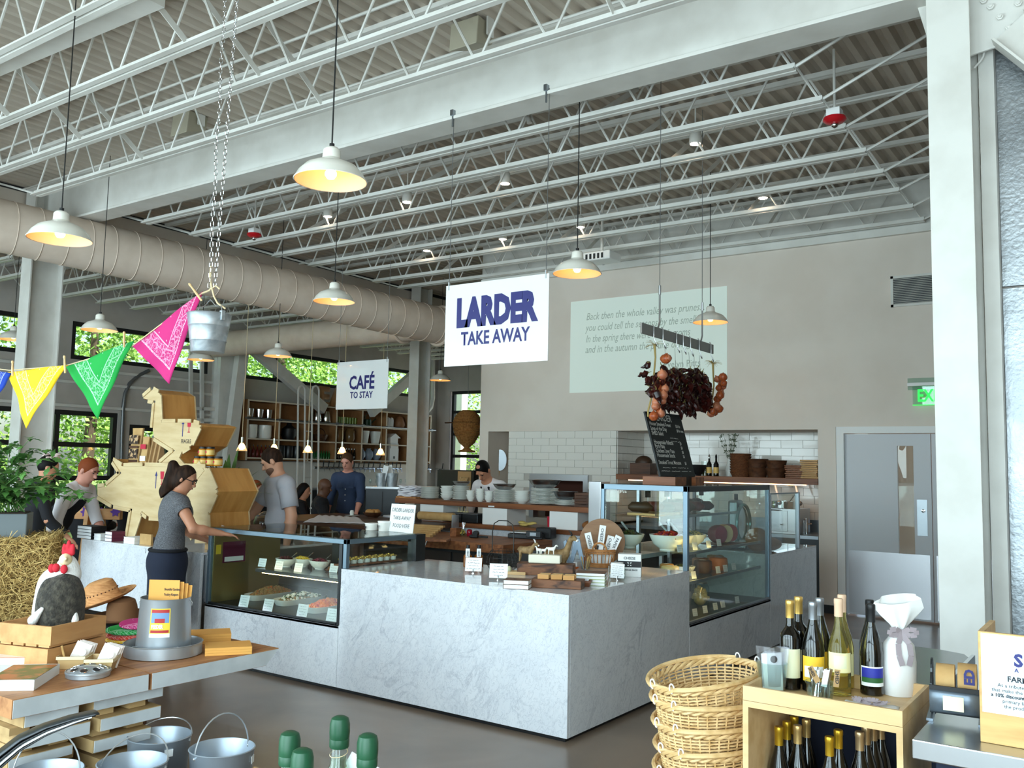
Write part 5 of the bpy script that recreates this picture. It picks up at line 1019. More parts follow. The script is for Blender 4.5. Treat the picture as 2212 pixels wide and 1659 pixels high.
  for k in range(4):
   o_=sd*(k-1.5)*.019*s;l_=(.062,.072,.068,.052)[k]*s;k1=Hn+hd_*.092*s+o_;k2=k1+hd_*l_*.55-up*.006*s;k3=k2+hd_*l_*.4-up*.022*s
   A+=[capsule(k1,k2,.0088*s,.0082*s,.006),capsule(k2,k3,.0082*s,.007*s,.004)]
  th=Hn+hd_*.03*s-sd*q*.03*s;th2=th+hd_*.035*s-sd*q*.025*s-up*.008*s;A+=[capsule(th,th2,.012*s,.0095*s,.008),capsule(th2,th2+hd_*.028*s-up*.008*s,.0095*s,.008*s,.004)]
  cuts=S+(E-S)*sleeve*2 if sleeve<=.5 else E+(Hn-E)*(sleeve-.5)*2
  path=[S*.8+nb*.2-d*.02*s,S+(E-S)*.12,S+(cuts-S)*.6,cuts]if sleeve<=.5 else[S*.8+nb*.2-d*.02*s,S+(E-S)*.12,S+(E-S)*.6,E+(S-E)*.12,E+(cuts-E)*.15,E+(cuts-E)*.6,cuts]
  rd=[ra*1.2,ra*1.35,ra*1.32,ra*(1.3 if sleeve<.4 else 1.2)]if sleeve<=.5 else[ra*1.2,ra*1.35,ra*1.22,ra*1.12,ra*1.12,ra*1.1,ra*(.95 if sleeve>.8 else 1.12)]
  SL.append((path,rd))
  hip=pel-d*.06*s+X*.085*s*q
  if not sit:kn=np.array((q*.095*s,.02*s,.5*s));an=np.array((q*.1*s,-.01*s,.07*s))
  else:kn=np.array((q*.11*s,.42*s,.5*s));an=np.array((q*.12*s,.4*s,.07*s))
  L+=[capsule(hip,kn,.082*s,.056*s,.05),capsule(kn,an,.056*s,.036*s,.03),capsule(an+np.array((0,-.03*s,-.035*s)),an+np.array((0,.15*s,-.045*s)),.033*s,.026*s,.02)]
 Q=P+T+A+L
 blobobj('body',Q,vox,skin,t,world=False)
 def infl(ps,g):return[(p[0],p[1],p[2],p[3]+g,p[4]+g,p[5])if p[0]=='c' else(p[0],p[1],p[2]+g,p[3],p[4])for p in ps]
 hem=pel-d*(.05*s);blobobj('shirt',infl(T+[capsule(q0,q0+(q1-q0)*max(.15,min(1,sleeve*2)-.12),q2,q3,.03)for _,q0,q1,q2,q3,_k in(A[0],A[len(A)//2])],.013),vox,shirt,t,[(nb+d*.03*s,nz(d+fw*.3)),(hem,-d)],world=False)
 for path,rd in SL:MB().tube([V(p)for p in path],rd,14,caps=False).build('sleeve',shirt,t,smooth=True,world=False).modifiers.new('s','SOLIDIFY').thickness=.004
 blobobj('trousers',infl([T[2]]+[p for i,p in enumerate(L)if i%3!=2],.011),vox*1.2,pants,t,[(pel+d*.05*s,d),((0,0,.09*s),(0,0,-1))],world=False)
 for i in(2,5):blobobj('shoe',infl([L[i]],.006),vox,'black',t,world=False)
 if hairstyle!='bald':
  g=.012*hs;HP=[ellip(hc+u*.026*hs-f*.008*hs,np.array((.082,.1,.105))*hs,.02,Rh)]
  if hairstyle in('long','pony'):HP+=[ellip(hc-f*.03*hs-u*.03*hs,np.array((.084,.08,.1))*hs,.03,Rh)]
  if hairstyle=='long':HP+=[capsule(hc-f*.05*hs-u*.05*hs,nb-fw*.07*s-d*.12*s,.085*hs,.07*hs,.05)]
  if hairstyle=='pony':
   k0=hc-f*.09*hs+u*.05*hs;k1=k0-f*.07*hs+u*.02*hs;HP+=[capsule(k0,k1,.03*hs,.035*hs,.02),capsule(k1,k1-np.array((0,.05,.25))*hs,.042*hs,.058*hs,.03),capsule(k1-np.array((0,.05,.25))*hs,k1-np.array((-.01,.02,.55))*hs,.058*hs,.03*hs,.03)]
  cl=[(hc+f*.062*hs+u*.035*hs,nz(f*.9-u*.55))]if hairstyle!='pony' else[(hc+f*.055*hs+u*.05*hs,nz(f*.9-u*.5))]
  if hairstyle=='short':cl.append((hc-u*.055*hs-f*.02*hs,nz(-u*.8+f*.35)))
  blobobj('hair',HP,vox*.8,hair,t,cl,world=False)
 return t,dict(hc=hc,f=f,r=r_,u=u,nb=nb,pel=pel,d=d,fw=fw,s=s,hs=hs,X=X,sh=sh)
def eyes(t,k,mouth=True):
 t=sub(t,'body')
 hc,f,r_,u,hs=k['hc'],k['f'],k['r'],k['u'],k['hs']
 for q in(-1,1):
  MB().ell(V(hc+r_*.032*hs*q+f*.09*hs+u*.006*hs),(.012*hs,.008*hs,.006*hs),8,5).build('eye','black',t,world=False);MB().cbox(V(hc+r_*.033*hs*q+f*.098*hs+u*.027*hs),(.034*hs,.008,.006*hs),Matrix(np.stack([r_,f,u],1).tolist())).build('eyebrow','hair_dark',t,world=False)
 if mouth:MB().cbox(V(hc+f*.1*hs-u*.064*hs),(.036*hs,.01,.007*hs),Matrix(np.stack([r_,f,u],1).tolist())).build('lips',mat('lips',(166,96,88),.5),t,world=False)
# shop woman seen from behind
wl=OD(386,1170,7.7);wl=V((wl.x,wl.y-.1,0))
t,k=person(wl,-.36,'woman with long dark ponytail, glasses and navy apron leaning over the counter',1.66,.1,.35,-.55,((-.12,.38,1.0),(.37,.34,1.1)),'f','skin_tan','heather','dark_jean','hair_dark',.16,.0105,hairstyle='pony',bulk=1.14)
hc,f,r_,u=[V(k[q])for q in('hc','f','r','u')];hs=k['hs']
for q in(-1,1):
 MB().tube([hc+f*.098*hs+r_*(.032*q*hs+.024*math.cos(a))+u*(.004+.02*math.sin(a))for a in[2*PI*i/14 for i in range(14)]],.0035,6,closed=True).tube([hc+f*.095*hs+r_*.056*q*hs+u*.01,hc-f*.0+r_*.086*q*hs+u*.008],.0035,6).build('glasses','black',t,world=False)
eyes(t,k)
pel,nb=V(k['pel']),V(k['nb']);blobobj('apron',[ellip(k['pel']-np.array((0,0,.02)),(.2,.158,.16),.05)]+[capsule(k['pel']+np.array((x,-.005,-.1)),(x*1.25,.015,.42),.13,.14,.08)for x in(-.08,.08)],.013,'navy',t,[((0,0,k['pel'][2]+.07),(0,0,1)),((0,0,.34),(0,0,-1))],world=False)
MB().tube([pel+V((.19*math.cos(a),.145*math.sin(a)-.0,.055))for a in[2*PI*i/28 for i in range(28)]],.014,6,closed=True).build('apron_tie','black_cloth',t,smooth=True,world=False);MB().lathe([(.022,0),(.022,.004),(0,.005)],14,pel+V((-.05,-.165,.045)),frame(V((-.2,-1,0)))).build('button','chrome',t,world=False)
MB().tube([nb+V((.06*math.cos(a),.058*math.sin(a)+.005,.03))for a in[2*PI*i/24 for i in range(24)]],.006,6,closed=True).build('neck_cord','black',t,world=False)
# man in grey tee
gl=OD(606,1100,8.95);gl=V((gl.x,gl.y,0))
t,k=person(gl,2.75,'man in pale grey t-shirt with dark hair and beard looking down at the pig',1.84,.04,.5,-.5,((-.3,.02,.84),(.38,.34,1.02)),'m','skin','grey_tee','black_cloth','hair_dark',.36,.011,bulk=1.2)
eyes(t,k);hc,f,r_,u=k['hc'],k['f'],k['r'],k['u'];hs=k['hs'];Rh=np.stack([r_,f,u],1)
blobobj('beard',[ellip(hc+f*.03*hs-u*.068*hs,np.array((.062,.072,.056))*hs,.02,Rh),ellip(hc+f*.064*hs-u*.1*hs,np.array((.032,.03,.026))*hs,.02,Rh)],.009,mat('stubble',(104,72,56),.7),t,[(hc-u*.045*hs,u),(hc+f*.108*hs,f)],world=False)
# man in denim shirt
dl=OD(750,1110,13.3);dl=V((dl.x,dl.y,0))
t,k=person(dl,3.6,'young man in blue denim shirt with rolled sleeves standing behind the wooden table',1.85,.03,.35,-.1,((-.24,.32,.93),(.3,.1,.82)),'m','skin_pink','denim','dark_jean','hair_brown',.72,.012)
eyes(t,k)
pel,fw,d,X=k['pel'],k['fw'],k['d'],k['X']
sh_=sub(t,'shirt')
for i in range(5):MB().ell(V(pel+d*(.08+.085*i)+fw*(.122-.004*abs(i-2))),(.008,.005,.008),8,4).build('shirt_button','white',sh_,world=False)
for q in(-1,1):MB().cbox(V(pel+d*.36+fw*.118+X*.085*q),(.09,.012,.025)).build('pocket_flap','denim',sh_,world=False);MB().prism([V(k['nb']+X*.02*q+fw*.07-d*.02),V(k['nb']+X*.075*q+fw*.04+d*.0),V(k['nb']+X*.06*q+fw*.085-d*.07)],V(fw*.012)).build('collar','denim',t,world=False)
# chef
cl_=OD(1043,1060,12.1);t,k=person((cl_.x+.12,cl_.y+.3,0),3.15,'balding chef in white jacket and dark apron bowed over the pass',1.92,.66,.55,.05,((-.2,.55,1.0),(.2,.55,1.0)),'m','skin_tan','white_shirt','black_cloth','hair_black',.9,.012)
eyes(t,k);nb=k['nb'];MB().tube([V(nb+k['X']*.07+k['fw']*.1-k['d']*.3),V(nb+k['X']*.06+k['fw']*.09-k['d']*.02),V(nb-k['fw']*.075+k['d']*.02),V(nb-k['X']*.06+k['fw']*.09-k['d']*.02),V(nb-k['X']*.07+k['fw']*.1-k['d']*.3)],.018,6).build('apron_strap','black_cloth',t,smooth=True,world=False);MB().ell(V(k['hc']+k['u']*.085+k['f']*.02),(.05,.06,.045),12,8).build('bald_patch','skin_tan',t,smooth=True,world=False)
# waiter bending
wt=OD(112,1100,9.3);t,k=person((wt.x,wt.y,0),-.62-.5,'red-haired waiter in white shirt and black waistcoat bending over a table',1.80,.62,.1,.0,((-.05,.62,.80),(.3,.3,.72)),'m','skin_pink','white_shirt','black_cloth','hair_red',.68,.0115)
eyes(t,k);pel,nb,d,fw,X,s=[k[q]for q in('pel','nb','d','fw','X','s')]
R3=np.stack([X,fw,d],1);blobobj('waistcoat',[ellip(pel+d*.34*s+d*.04,np.array((.152,.128,.22)),.05,R3),ellip(pel+d*.12,np.array((.162,.132,.18)),.05,R3)],.012,'black_cloth',t,[(nb-d*.08,d),(pel-d*.03,-d)],world=False)
MB().tube([V(nb+(X*math.cos(a)*.07+fw*math.sin(a)*.066)+d*.015)for a in[2*PI*i/20 for i in range(20)]],.02,6,closed=True).build('collar','white_shirt',t,smooth=True,world=False)
# seated and half hidden guests
def guest(px,py,dep,rz,label,**kw):
 p=OD(px,py,dep);z=p.z-kw.pop('top');t,k=person((p.x,p.y,max(z,0)),rz,label,**kw);return t,k
g1=OD(690,1060,12.9);t,k=person((g1.x,g1.y,.12),-.75,'man with shaved head in black fleece seated at the bar',1.78,.05,.15,-.35,((-.2,.35,.75),(.2,.35,.75)),'m','skin_dark','black_cloth','black_cloth','hair_black',.95,.014,True,'bald',1.12)
MB().cbox(V(k['nb']-k['d']*.14-k['fw']*.125+k['X']*.08),(.05,.012,.022)).build('chest_logo','white',t,world=False)
g2=OD(648,1060,13.3);person((g2.x,g2.y,.10),-.7,'woman with long black hair and headband seated at the bar',1.7,.05,.1,-.4,((-.2,.35,.75),(.2,.35,.75)),'f','skin_tan','black_cloth','black_cloth','hair_black',.95,.014,True,'long')
g3=OD(537,1060,12.6);person((g3.x,g3.y,.16),-.8,'auburn-haired woman seated behind the plywood pig',1.68,.1,.2,-.3,((-.2,.35,.75),(.2,.35,.75)),'f','skin','grey_tee','black_cloth','hair_red',.9,.014,True,'long')
g4=OD(183,1100,11.3);person((g4.x,g4.y,0),1.1,'blond guest seated beyond the purple flowers',1.66,.25,.4,0,((-.2,.35,.75),(.2,.35,.75)),'f','skin','black_cloth','black_cloth','hair_blond',.9,.014,True,'long')
g5=OD(285,1060,10.4);person((g5.x,g5.y,.17),.9,'brown-haired guest sitting half hidden behind the pig',1.78,.1,.25,.2,((-.2,.35,.75),(.2,.35,.75)),'m','skin_pink','black_cloth','black_cloth','hair_brown',.9,.014,True)
g6=OD(72,1070,8.6);t,k=person((g6.x,g6.y,0),-.4,'person in dark shirt with a pale flower in black hair behind the tomato plant',1.72,.12,.2,0,((-.2,.3,.95),(.2,.3,.95)),'f','skin_tan','black_cloth','black_cloth','hair_black',.9,.013,hairstyle='short')
for i in range(10):a=i*.63;MB().ell(V(k['hc']+k['u']*.1)+V((.05*math.cos(a),.05*math.sin(a),.015*(i%3))),(.035,.02,.014),8,5,rotz(a)).build('flower_petal',mat('pale_pink',(214,190,186),.8),t,smooth=True,world=False)
for g,z,lb in((g1,.12,'dark bar stool under the shaved-headed man'),(g2,.10,'dark bar stool under the black-haired woman'),(g3,.16,'dark stool under the auburn-haired woman'),(g4,0,'dark stool under the blond guest'),(g5,.17,'dark stool under the guest behind the pig')):
 t=thing('bar_stool',lb,'stool',(g.x,g.y,0));zs=z+.43
 MB().lathe([(.17,zs-.03),(.18,zs),(.17,zs+.01),(0,zs+.012)],20).build('seat','walnut',t,smooth=True,world=False)
 for a in range(4):MB().cyl((.2*math.cos(a*PI/2+.8),.2*math.sin(a*PI/2+.8),0),(.12*math.cos(a*PI/2+.8),.12*math.sin(a*PI/2+.8),zs-.03),.014,6).build('leg','black',t,world=False)
# ================================================================ cafe end: shelving, taps, lamps
XS=-12.58;SY=[7.45+.857*i for i in range(8)];SZ=[3.0,2.59,2.18,1.77]
t=thing('cubby_shelves','wall of open wooden cubby shelves with pale edges behind the bar','shelves',(XS,10.4,1.7))
mat('cubby',(168,122,78),.6,col2=(150,104,62),ns=3);mat('pale_edge',(226,212,190),.6)
MB().box(-12.98,-12.95,SY[0],SY[-1],1.72,3.02).build('back_board','cubby',t)
for y in SY:MB().box(-12.95,XS,y-.012,y+.012,1.72,3.02).build('upright','cubby',t);MB().box(XS,XS+.008,y-.02,y+.02,1.72,3.02).build('edge_strip','pale_edge',t)
for z in SZ:MB().box(-12.95,XS,SY[0],SY[-1],z-.012,z+.012).build('shelf_board','cubby',t);MB().box(XS,XS+.009,SY[0],SY[-1],z-.015,z+.015).build('edge_strip','pale_edge',t)
MB().tube([(XS+.05,SY[0]-.1,2.62),(XS+.05,SY[-1]+.15,2.62)],.018,8).build('ladder_rail','dull_steel',t,smooth=True)
for y in SY:MB().cbox((XS+.03,y,2.62),(.05,.05,.06)).build('rail_bracket','dull_steel',t)
def cell(c,r,u=.5):return V((-12.75,SY[c]+.857*u,SZ[r+1]+.014 if r<2 else SZ[3]+.014))
def row(name,c,r,n,prof,m,label,grp,u0=.15,u1=.85,cap=None,cat='jar',ns=16,sx=1):
 for i in range(n):
  p=cell(c,r,u0+(u1-u0)*(i/(n-1)if n>1 else .5));t=thing(name,label,cat,p,0,grp if n>1 else None)
  MB().lathe(prof,ns).build('body',m,t,smooth=True,world=False)
  if cap:MB().lathe(cap[0],ns).build('cap',cap[1],t,smooth=True,world=False)
BT=[(.03,0),(.032,.01),(.032,.15),(.014,.2),(.012,.26),(0,.26)];BC=[(.014,.24),(.014,.275),(0,.276)]
row('metal_canister',0,0,3,[(.07,0),(.09,.22),(.09,.23),(.08,.23),(.07,.02),(0,.02)],'chrome','shiny metal pail on the top row of the cubby shelves','pails on the cubby shelves',.2,.8,None,'pail')
row('enamel_crock',0,1,2,[(.13,0),(.15,.03),(.15,.29),(.14,.3),(0,.3)],'ceramic','large white crock in the cubby under the metal pails','white crocks',.25,.7,None,'crock')
row('red_bottle',0,2,7,BT,mat('red_glass',(96,24,20),.1),'dark red bottle in the lowest cubby by the brace','red bottles',.12,.88,(BC,'dark_steel'),'bottle')
row('black_jug',1,1,1,[(.12,0),(.17,.1),(.16,.25),(.06,.33),(.05,.38),(0,.38)],'black','big glossy black jug in the cubby shelves','',cat='jug')
row('dark_canister',1,2,3,[(.09,0),(.1,.02),(.1,.26),(.09,.28),(0,.29)],'dark_steel','dark metal canister in the lowest cubby beside the ladder','dark canisters',.25,.78,None,'canister')
row('steel_kettle',2,0,2,[(.1,0),(.12,.04),(.09,.24),(.08,.3),(0,.31)],'chrome','shiny steel kettle on the top row beside the ladder','steel kettles',.45,.8,None,'kettle')
row('green_tumbler',3,0,9,[(.03,0),(.034,.2),(.03,.2),(.026,.01),(0,.01)],mat('green_glass',(126,150,60),.15),'tall green tumbler in the row on the top shelf','green tumblers',.08,.92,None,'glass')
row('brown_crock',3,1,2,[(.1,0),(.13,.1),(.12,.28),(.09,.32),(.1,.34),(0,.34)],mat('brown_glaze',(120,92,56),.2),'brown glazed crock in the middle row of cubbies','brown crocks',.28,.72,None,'crock')
row('black_bottle',3,2,9,BT,'bottle_dark','dark bottle in the lowest cubby behind the pendant','dark bottles',.08,.92,(BC,'white'),'bottle')
row('white_bucket',4,1,2,[(.1,0),(.14,.3),(.14,.31),(.12,.3),(0,.05)],'ceramic','white bucket in the middle row of cubbies','white buckets',.28,.75,None,'bucket')
row('round_vase',4,2,3,[(.06,0),(.12,.1),(.11,.2),(.05,.27),(.06,.29),(0,.29)],mat('blue_glaze',(150,162,180),.25),'round pale blue vase in the lowest cubby','round vases',.18,.82,None,'vase')
row('white_bottle',5,0,3,[(.055,0),(.055,.22),(.04,.27),(0,.29)],'white','white round-topped bottle on the top shelf','white bottles',.12,.42,None,'bottle')
row('clay_jug',5,0,1,[(.1,0),(.15,.1),(.1,.28),(.05,.33),(0,.33)],mat('clay',(150,104,70),.5),'brown clay jug beside the white bottles','',.78,.78,cat='jug')
row('green_bottle',2,2,8,[(.028,0),(.03,.12),(.012,.16),(.012,.19),(0,.19)],mat('bottle_green',(40,110,54),.1),'small green bottle in the lowest cubby beside the ladder','green bottles',.3,.95,None,'bottle')
p=cell(2,1,.6);t=thing('dark_basket','dark wicker basket with a handle in the cubby shelves','basket',p);MB().lathe([(.12,0),(.17,.1),(.18,.16),(.16,.15),(.1,.02),(0,.02)],20).build('basket','walnut',t,smooth=True,world=False);MB().tube([(0,.16*math.cos(a),.14+.16*math.sin(a))for a in[PI*i/10 for i in range(11)]],.01,6).build('handle','walnut',t,world=False)
p=cell(4,0,.4);t=thing('watering_can','dark green watering can with long spout on the top shelf','watering can',p);MB().lathe([(.1,0),(.11,.01),(.1,.18),(.08,.19),(0,.19)],20).build('can',mat('can_green',(34,66,46),.35),t,smooth=True,world=False);MB().tube([(0,.08,.05),(0,.2,.15),(0,.3,.22)],[.022,.015,.012],8).build('spout','can_green',t,smooth=True,world=False);MB().tube([(0,.09*math.cos(a),.18+.16*math.sin(a))for a in[PI*i/10 for i in range(11)]],.01,6).build('handle','can_green',t,smooth=True,world=False)
p=cell(5,2,.42);t=thing('bee_hive_box','white wooden hive box with gabled lid in the cubby shelves','hive',p);MB().box(-.13,.13,-.16,.16,0,.3).build('lower_box','white',t,world=False);MB().box(-.14,.14,-.14,.14,.3,.42).build('upper_box','white',t,world=False);MB().prism([(-.16,-.2,.55),(-.16,.2,.55),(-.16,0,.66)],(.32,0,0)).build('roof','white',t,world=False);MB().box(-.12,.12,-.14,.14,.42,.55).build('top_box','white',t,world=False);MB().box(.13,.134,-.03,.03,.05,.11).build('entrance','dark_steel',t,world=False);t.scale=(1,1,1.05)
# ladder
t=thing('library_ladder','white tubular ladder with hooped tops hooked on the shelf rail','ladder',(-12.2,9.3,0));mat('white_tube',(228,224,218),.35)
for px in(652,682):
 a=OX(px,838,-12.25);w2=.1
 MB().tube([(-12.1,a.y-w2,.02),(-12.25,a.y-w2,a.z-.05),(-12.25,a.y-w2*.7,a.z+.02),(-12.25,a.y,a.z+.05),(-12.25,a.y+w2*.7,a.z+.02),(-12.25,a.y+w2,a.z-.05),(-12.1,a.y+w2,.02)],.022,8).build('rail','white_tube',t,smooth=True)
ya,yc=OX(652,838,-12.25).y,OX(682,838,-12.25).y
for i in range(7):z=.35+i*.34;MB().cyl((-12.11-.02*i,ya+.1,z),(-12.11-.02*i,yc-.1,z),.014,8).build('rung','white_tube',t)
for ch,px in(('E',700),('A',727)):
 c=OX(px,880,-12.6);t=thing('wooden_letter','large plywood letter %s on top of the cubby shelves'%ch,'letter',(-12.6,c.y,3.02));o=text('letter',ch,.62,MATS['cubby'],t,(-12.6,c.y-.15,3.025),(0,1,0),(0,0,1),bold=.03);s=o.modifiers.new('s','SOLIDIFY');s.thickness=.09
# tap wall
struct(MB().box(-12.98,-12.9,7.2,13.6,.6,1.7).build('wall_splashback','tile'))
for i,(p0_,p1_,n)in enumerate((((678,1009),(808,1014),12),((813,1014),(866,1018),6),((916,1013),(930,1013),1),(((946,1013)),(960,1013),1))):
 a,c=OX(*p0_,-12.7),OX(*p1_,-12.7);z=1.58;t=thing('tap_rail',['long steel beer tap rail with a row of handles','short steel beer tap rail by the column','single beer tap beside the column','single beer tap beside the far door'][i],'taps',(-12.7,a.y,z))
 MB().cyl((-12.7,a.y,z),(-12.7,c.y,z),.03,12).build('manifold','chrome',t,smooth=True);MB().cyl((-12.9,(a.y+c.y)/2,z),(-12.7,(a.y+c.y)/2,z),.025,10).build('wall_bracket','chrome',t)
 for k_ in range(n):
  y=a.y+(c.y-a.y)*(k_+.5)/n;MB().cyl((-12.66,y,z+.02),(-12.64,y,z+.17),.013,6).build('tap_handle','black',t);MB().tube([(-12.7,y,z),(-12.62,y,z-.01),(-12.6,y,z-.09)],.012,6).build('spout','chrome',t,smooth=True)
t=thing('back_bar','dark steel back bar counter below the beer taps','counter',(-12.4,10,0));MB().box(-12.89,-12.35,7.5,13.5,0,1.08).build('cabinet','dark_steel',t);MB().box(-12.89,-12.33,7.48,13.55,1.08,1.12).build('top','stainless',t)
gm=None
for i in range(14):
 p=V((-12.5,9.6+i*.22,1.121));
 if gm is None:
  gm=thing('wine_glass','stemmed wine glass standing on the back bar','glass',p,0,'wine glasses on the back bar');MB().lathe([(.035,0),(.035,.003),(.005,.008),(.004,.09),(.03,.12),(.038,.16),(.03,.21)],16,caps=False).build('bowl','jar_glass',gm,smooth=True,world=False)
 else:dup(gm,p)
c0,c1=OD(790,1054,13.2),OD(864,1056,13.2);t=thing('steel_cabinet','dark steel cabinet at the end of the bar beside the denim-shirted man','cabinet',((c0.x+c1.x)/2,(c0.y+c1.y)/2,0),math.atan2(c1.y-c0.y,c1.x-c0.x));W_=(c1-c0).length
MB().box(-W_/2,W_/2,0,.5,0,1.34).build('cabinet','dark_steel',t,world=False,bev=.004);MB().box(-W_/2,W_/2,-.01,.52,1.34,1.37).build('top','stainless',t,world=False);MB().box(-.008,.008,-.004,0,.05,1.3).build('door_gap','black',t,world=False)
for i,dx in enumerate((-.04,.12)):
 q=wmat(t)@V((dx,.1,1.371));b=thing('ice_bucket',['galvanised ice bucket holding menus on the steel cabinet','galvanised ice bucket beside the menus on the steel cabinet'][i],'bucket',q);MB().lathe([(.07,0),(.09,.2),(.085,.2),(.066,.01),(0,.01)],20).build('bucket','galv',b,smooth=True,world=False);MB().box(-.05,.05,-.004,.004,.02,.32,Matrix.Rotation(.3-.5*i,3,'Y')).build('menu','paper',b,world=False)
# bar lamps
for i,(px,py)in enumerate(((522,972),(592,972),(665,973),(739,977),(822,977))):
 c=OX(px,py,-8.3);c=V((-8.3,c.y,1.86))
 if i==0:
  bl_=thing('glass_bar_lamp','small glowing glass cone lamp in the row over the bar','lamp',c,0,'glass cone lamps over the bar')
  MB().lathe([(.085,0),(.07,.035),(.035,.1),(.024,.12)],20,c,caps=False).build('glass_shade',mat('glow_glass',(255,226,190),.15,trans=.6,emit=.9,ecol=(255,196,130)),bl_,smooth=True);MB().ell(c+V((0,0,.055)),(.036,.036,.05),12,8).build('bulb','filament',bl_,smooth=True);MB().cyl(c+V((0,0,.11)),c+V((0,0,.21)),.02,10).build('socket','chrome',bl_,smooth=True);MB().cyl(c+V((0,0,.21)),(c.x,c.y,4.44),.005,6).build('cord','rope',bl_)
 else:dup(bl_,c)
tag(MB().box(-8.35,-8.25,3,9,4.44,4.52).build('lamp_rail','steel_white'),'white steel rail from which the bar lamps hang under the duct','rail')
# table with cloth, bread bowl
a=OZ(640,1136,1.0);c=OZ(868,1112,1.0);t=thing('work_table','dark wood standing table behind the low case','table',((a.x+c.x)/2,(a.y+c.y)/2,0));x0,x1,y0,y1=-6.6,-4.0,2.55,3.35
ct=OZ(760,1124,1.0);TX0,TX1,TY0,TY1=ct.x-1.3,ct.x+1.2,ct.y-.55,ct.y+1.0;t.location=(ct.x,ct.y,0)
MB().box(TX0,TX1,TY0,TY1,.95,1.0).build('top','walnut',t,bev=.003)
for x in(TX0+.06,TX1-.06):
 for y in(TY0+.06,TY1-.06):MB().box(x-.04,x+.04,y-.04,y+.04,0,.95).build('leg','walnut',t)
q=[OZ(655,1128,1.002),OZ(790,1131,1.002),OZ(772,1118,1.002),OZ(690,1114,1.002)]
o=MB().grid(lambda u,v:(q[0].lerp(q[1],u)).lerp(q[3].lerp(q[2],u),v)+V((0,0,.012*abs(math.sin(u*17+v*5))*(.3+v))),30,8).build('table_cloth','linen',smooth=True);tag(o,'crumpled off-white cloth spread on the standing table','cloth');o.modifiers.new('s','SOLIDIFY').thickness=.003
c=OZ(805,1118,1.0);t=thing('bread_bowl','dark wooden bowl of bread rolls on the standing table','bowl',c);MB().lathe(bowlprof(.13,.07,.5),24).build('bowl','walnut',t,smooth=True,world=False)
for i in range(6):
 a=i*1.05;b=thing('bread_roll','golden bread roll heaped in the dark wooden bowl','bread',c+V((.06*math.cos(a),.06*math.sin(a),.045)),0,'bread rolls');MB().ell((0,0,.03),(.045,.04,.035),12,8).build('crust','food_rind',b,smooth=True,world=False)
c=OZ(760,1115,1.0);t=thing('white_saucer','white saucer with a small jug on the standing table','plate',c);MB().lathe([(.06,0),(.1,.012),(.09,.014),(0,.008)],20).build('saucer','ceramic',t,smooth=True,world=False);MB().lathe([(.025,.012),(.03,.05),(.02,.08),(0,.08)],14).build('jug','ceramic',t,smooth=True,world=False)
c=OZ(846,1118,1.0);o=thing('folded_towel','white folded towel behind the order notice','towel',c);MB().box(-.1,.1,-.07,.07,0,.03).build('towel','linen',o,world=False,bev=.012)
c=OZ(548,1112,1.0);c=V((-4.35,1.35,HC));cc=OX(545,1100,-4.5);t=thing('glass_cloche','glass dome with knob on a wooden stand behind the pig','cloche',V((-4.55,cc.y+.25,0)));c=t.location
MB().lathe([(.14,0),(.15,.01),(.05,.04),(.04,HC+.06),(.14,HC+.1),(.16,HC+.12),(0,HC+.12)],24).build('stand','walnut',t,smooth=True,world=False);MB().lathe([(.14,HC+.125),(.145,HC+.17),(.12,HC+.24),(.05,HC+.275),(.012,HC+.28),(.02,HC+.31),(0,HC+.325)],24).build('dome','jar_glass',t,smooth=True,world=False)
# wooden chairs
def chair(c,rz,label):
 t=thing('wooden_chair',label,'chair',c,rz)
 for x in(-.19,.19):
  MB().box(x-.02,x+.02,-.2,-.16,0,.92).build('back_leg','oak',t,world=False);MB().box(x-.02,x+.02,.16,.2,0,.43).build('front_leg','oak',t,world=False)
 MB().box(-.22,.22,-.2,.22,.43,.46).build('seat','oak',t,world=False)
 for z in(.6,.7,.82):MB().box(-.17,.17,-.19,-.17,z,z+.07).build('back_slat','oak',t,world=False)
c=OD(676,1120,12.3);chair((c.x,c.y,0),-.75,'blond wooden chair with slatted back behind the shaved-headed man')
c=OD(563,1110,12.0);chair((c.x,c.y,0),-.8,'blond wooden chair behind the auburn-haired woman')
c=OD(30,1070,10.5);chair((c.x,c.y,0),-.8,'blond wooden chair behind the hay bale')
# beehive
c=OY(1008,975,9.8);t=thing('wicker_beehive','egg-shaped woven straw hive on a foot hung before the far garage door','basket',c);mat('straw_weave',(176,126,70),.8,col2=(140,94,48),ns=30,bump=.5,bs=60)
pr=[(.19,0),(.1,.03),(.05,.08),(.06,.1),(.18,.2),(.3,.4),(.34,.58),(.33,.68),(.27,.8),(.17,.88),(.13,.9),(.0,.9)];sc_=(OY(1008,888,9.8).z-c.z)/.9;k_=.92
b=MB();
for i in range(len(pr)-1):
 (r0,z0),(r1,z1)=pr[i],pr[i+1];n=max(1,int(math.hypot(r1-r0,z1-z0)/.03))
 for j in range(n):q0=(r0+(r1-r0)*j/n,z0+(z1-z0)*j/n);q1=(r0+(r1-r0)*(j+1)/n,z0+(z1-z0)*(j+1)/n);b.tube([(q0[0]*sc_*k_*math.cos(a),q0[0]*sc_*k_*math.sin(a),q0[1]*sc_)for a in[2*PI*m_/28 for m_ in range(28)]],.019*sc_,6,closed=True)if q0[0]>.02 else None
b.lathe([(r*.97*sc_*k_,z*sc_)for r,z in pr],28);o=b.build('coils','straw_weave',t,smooth=True,world=False);o['kind']='stuff'
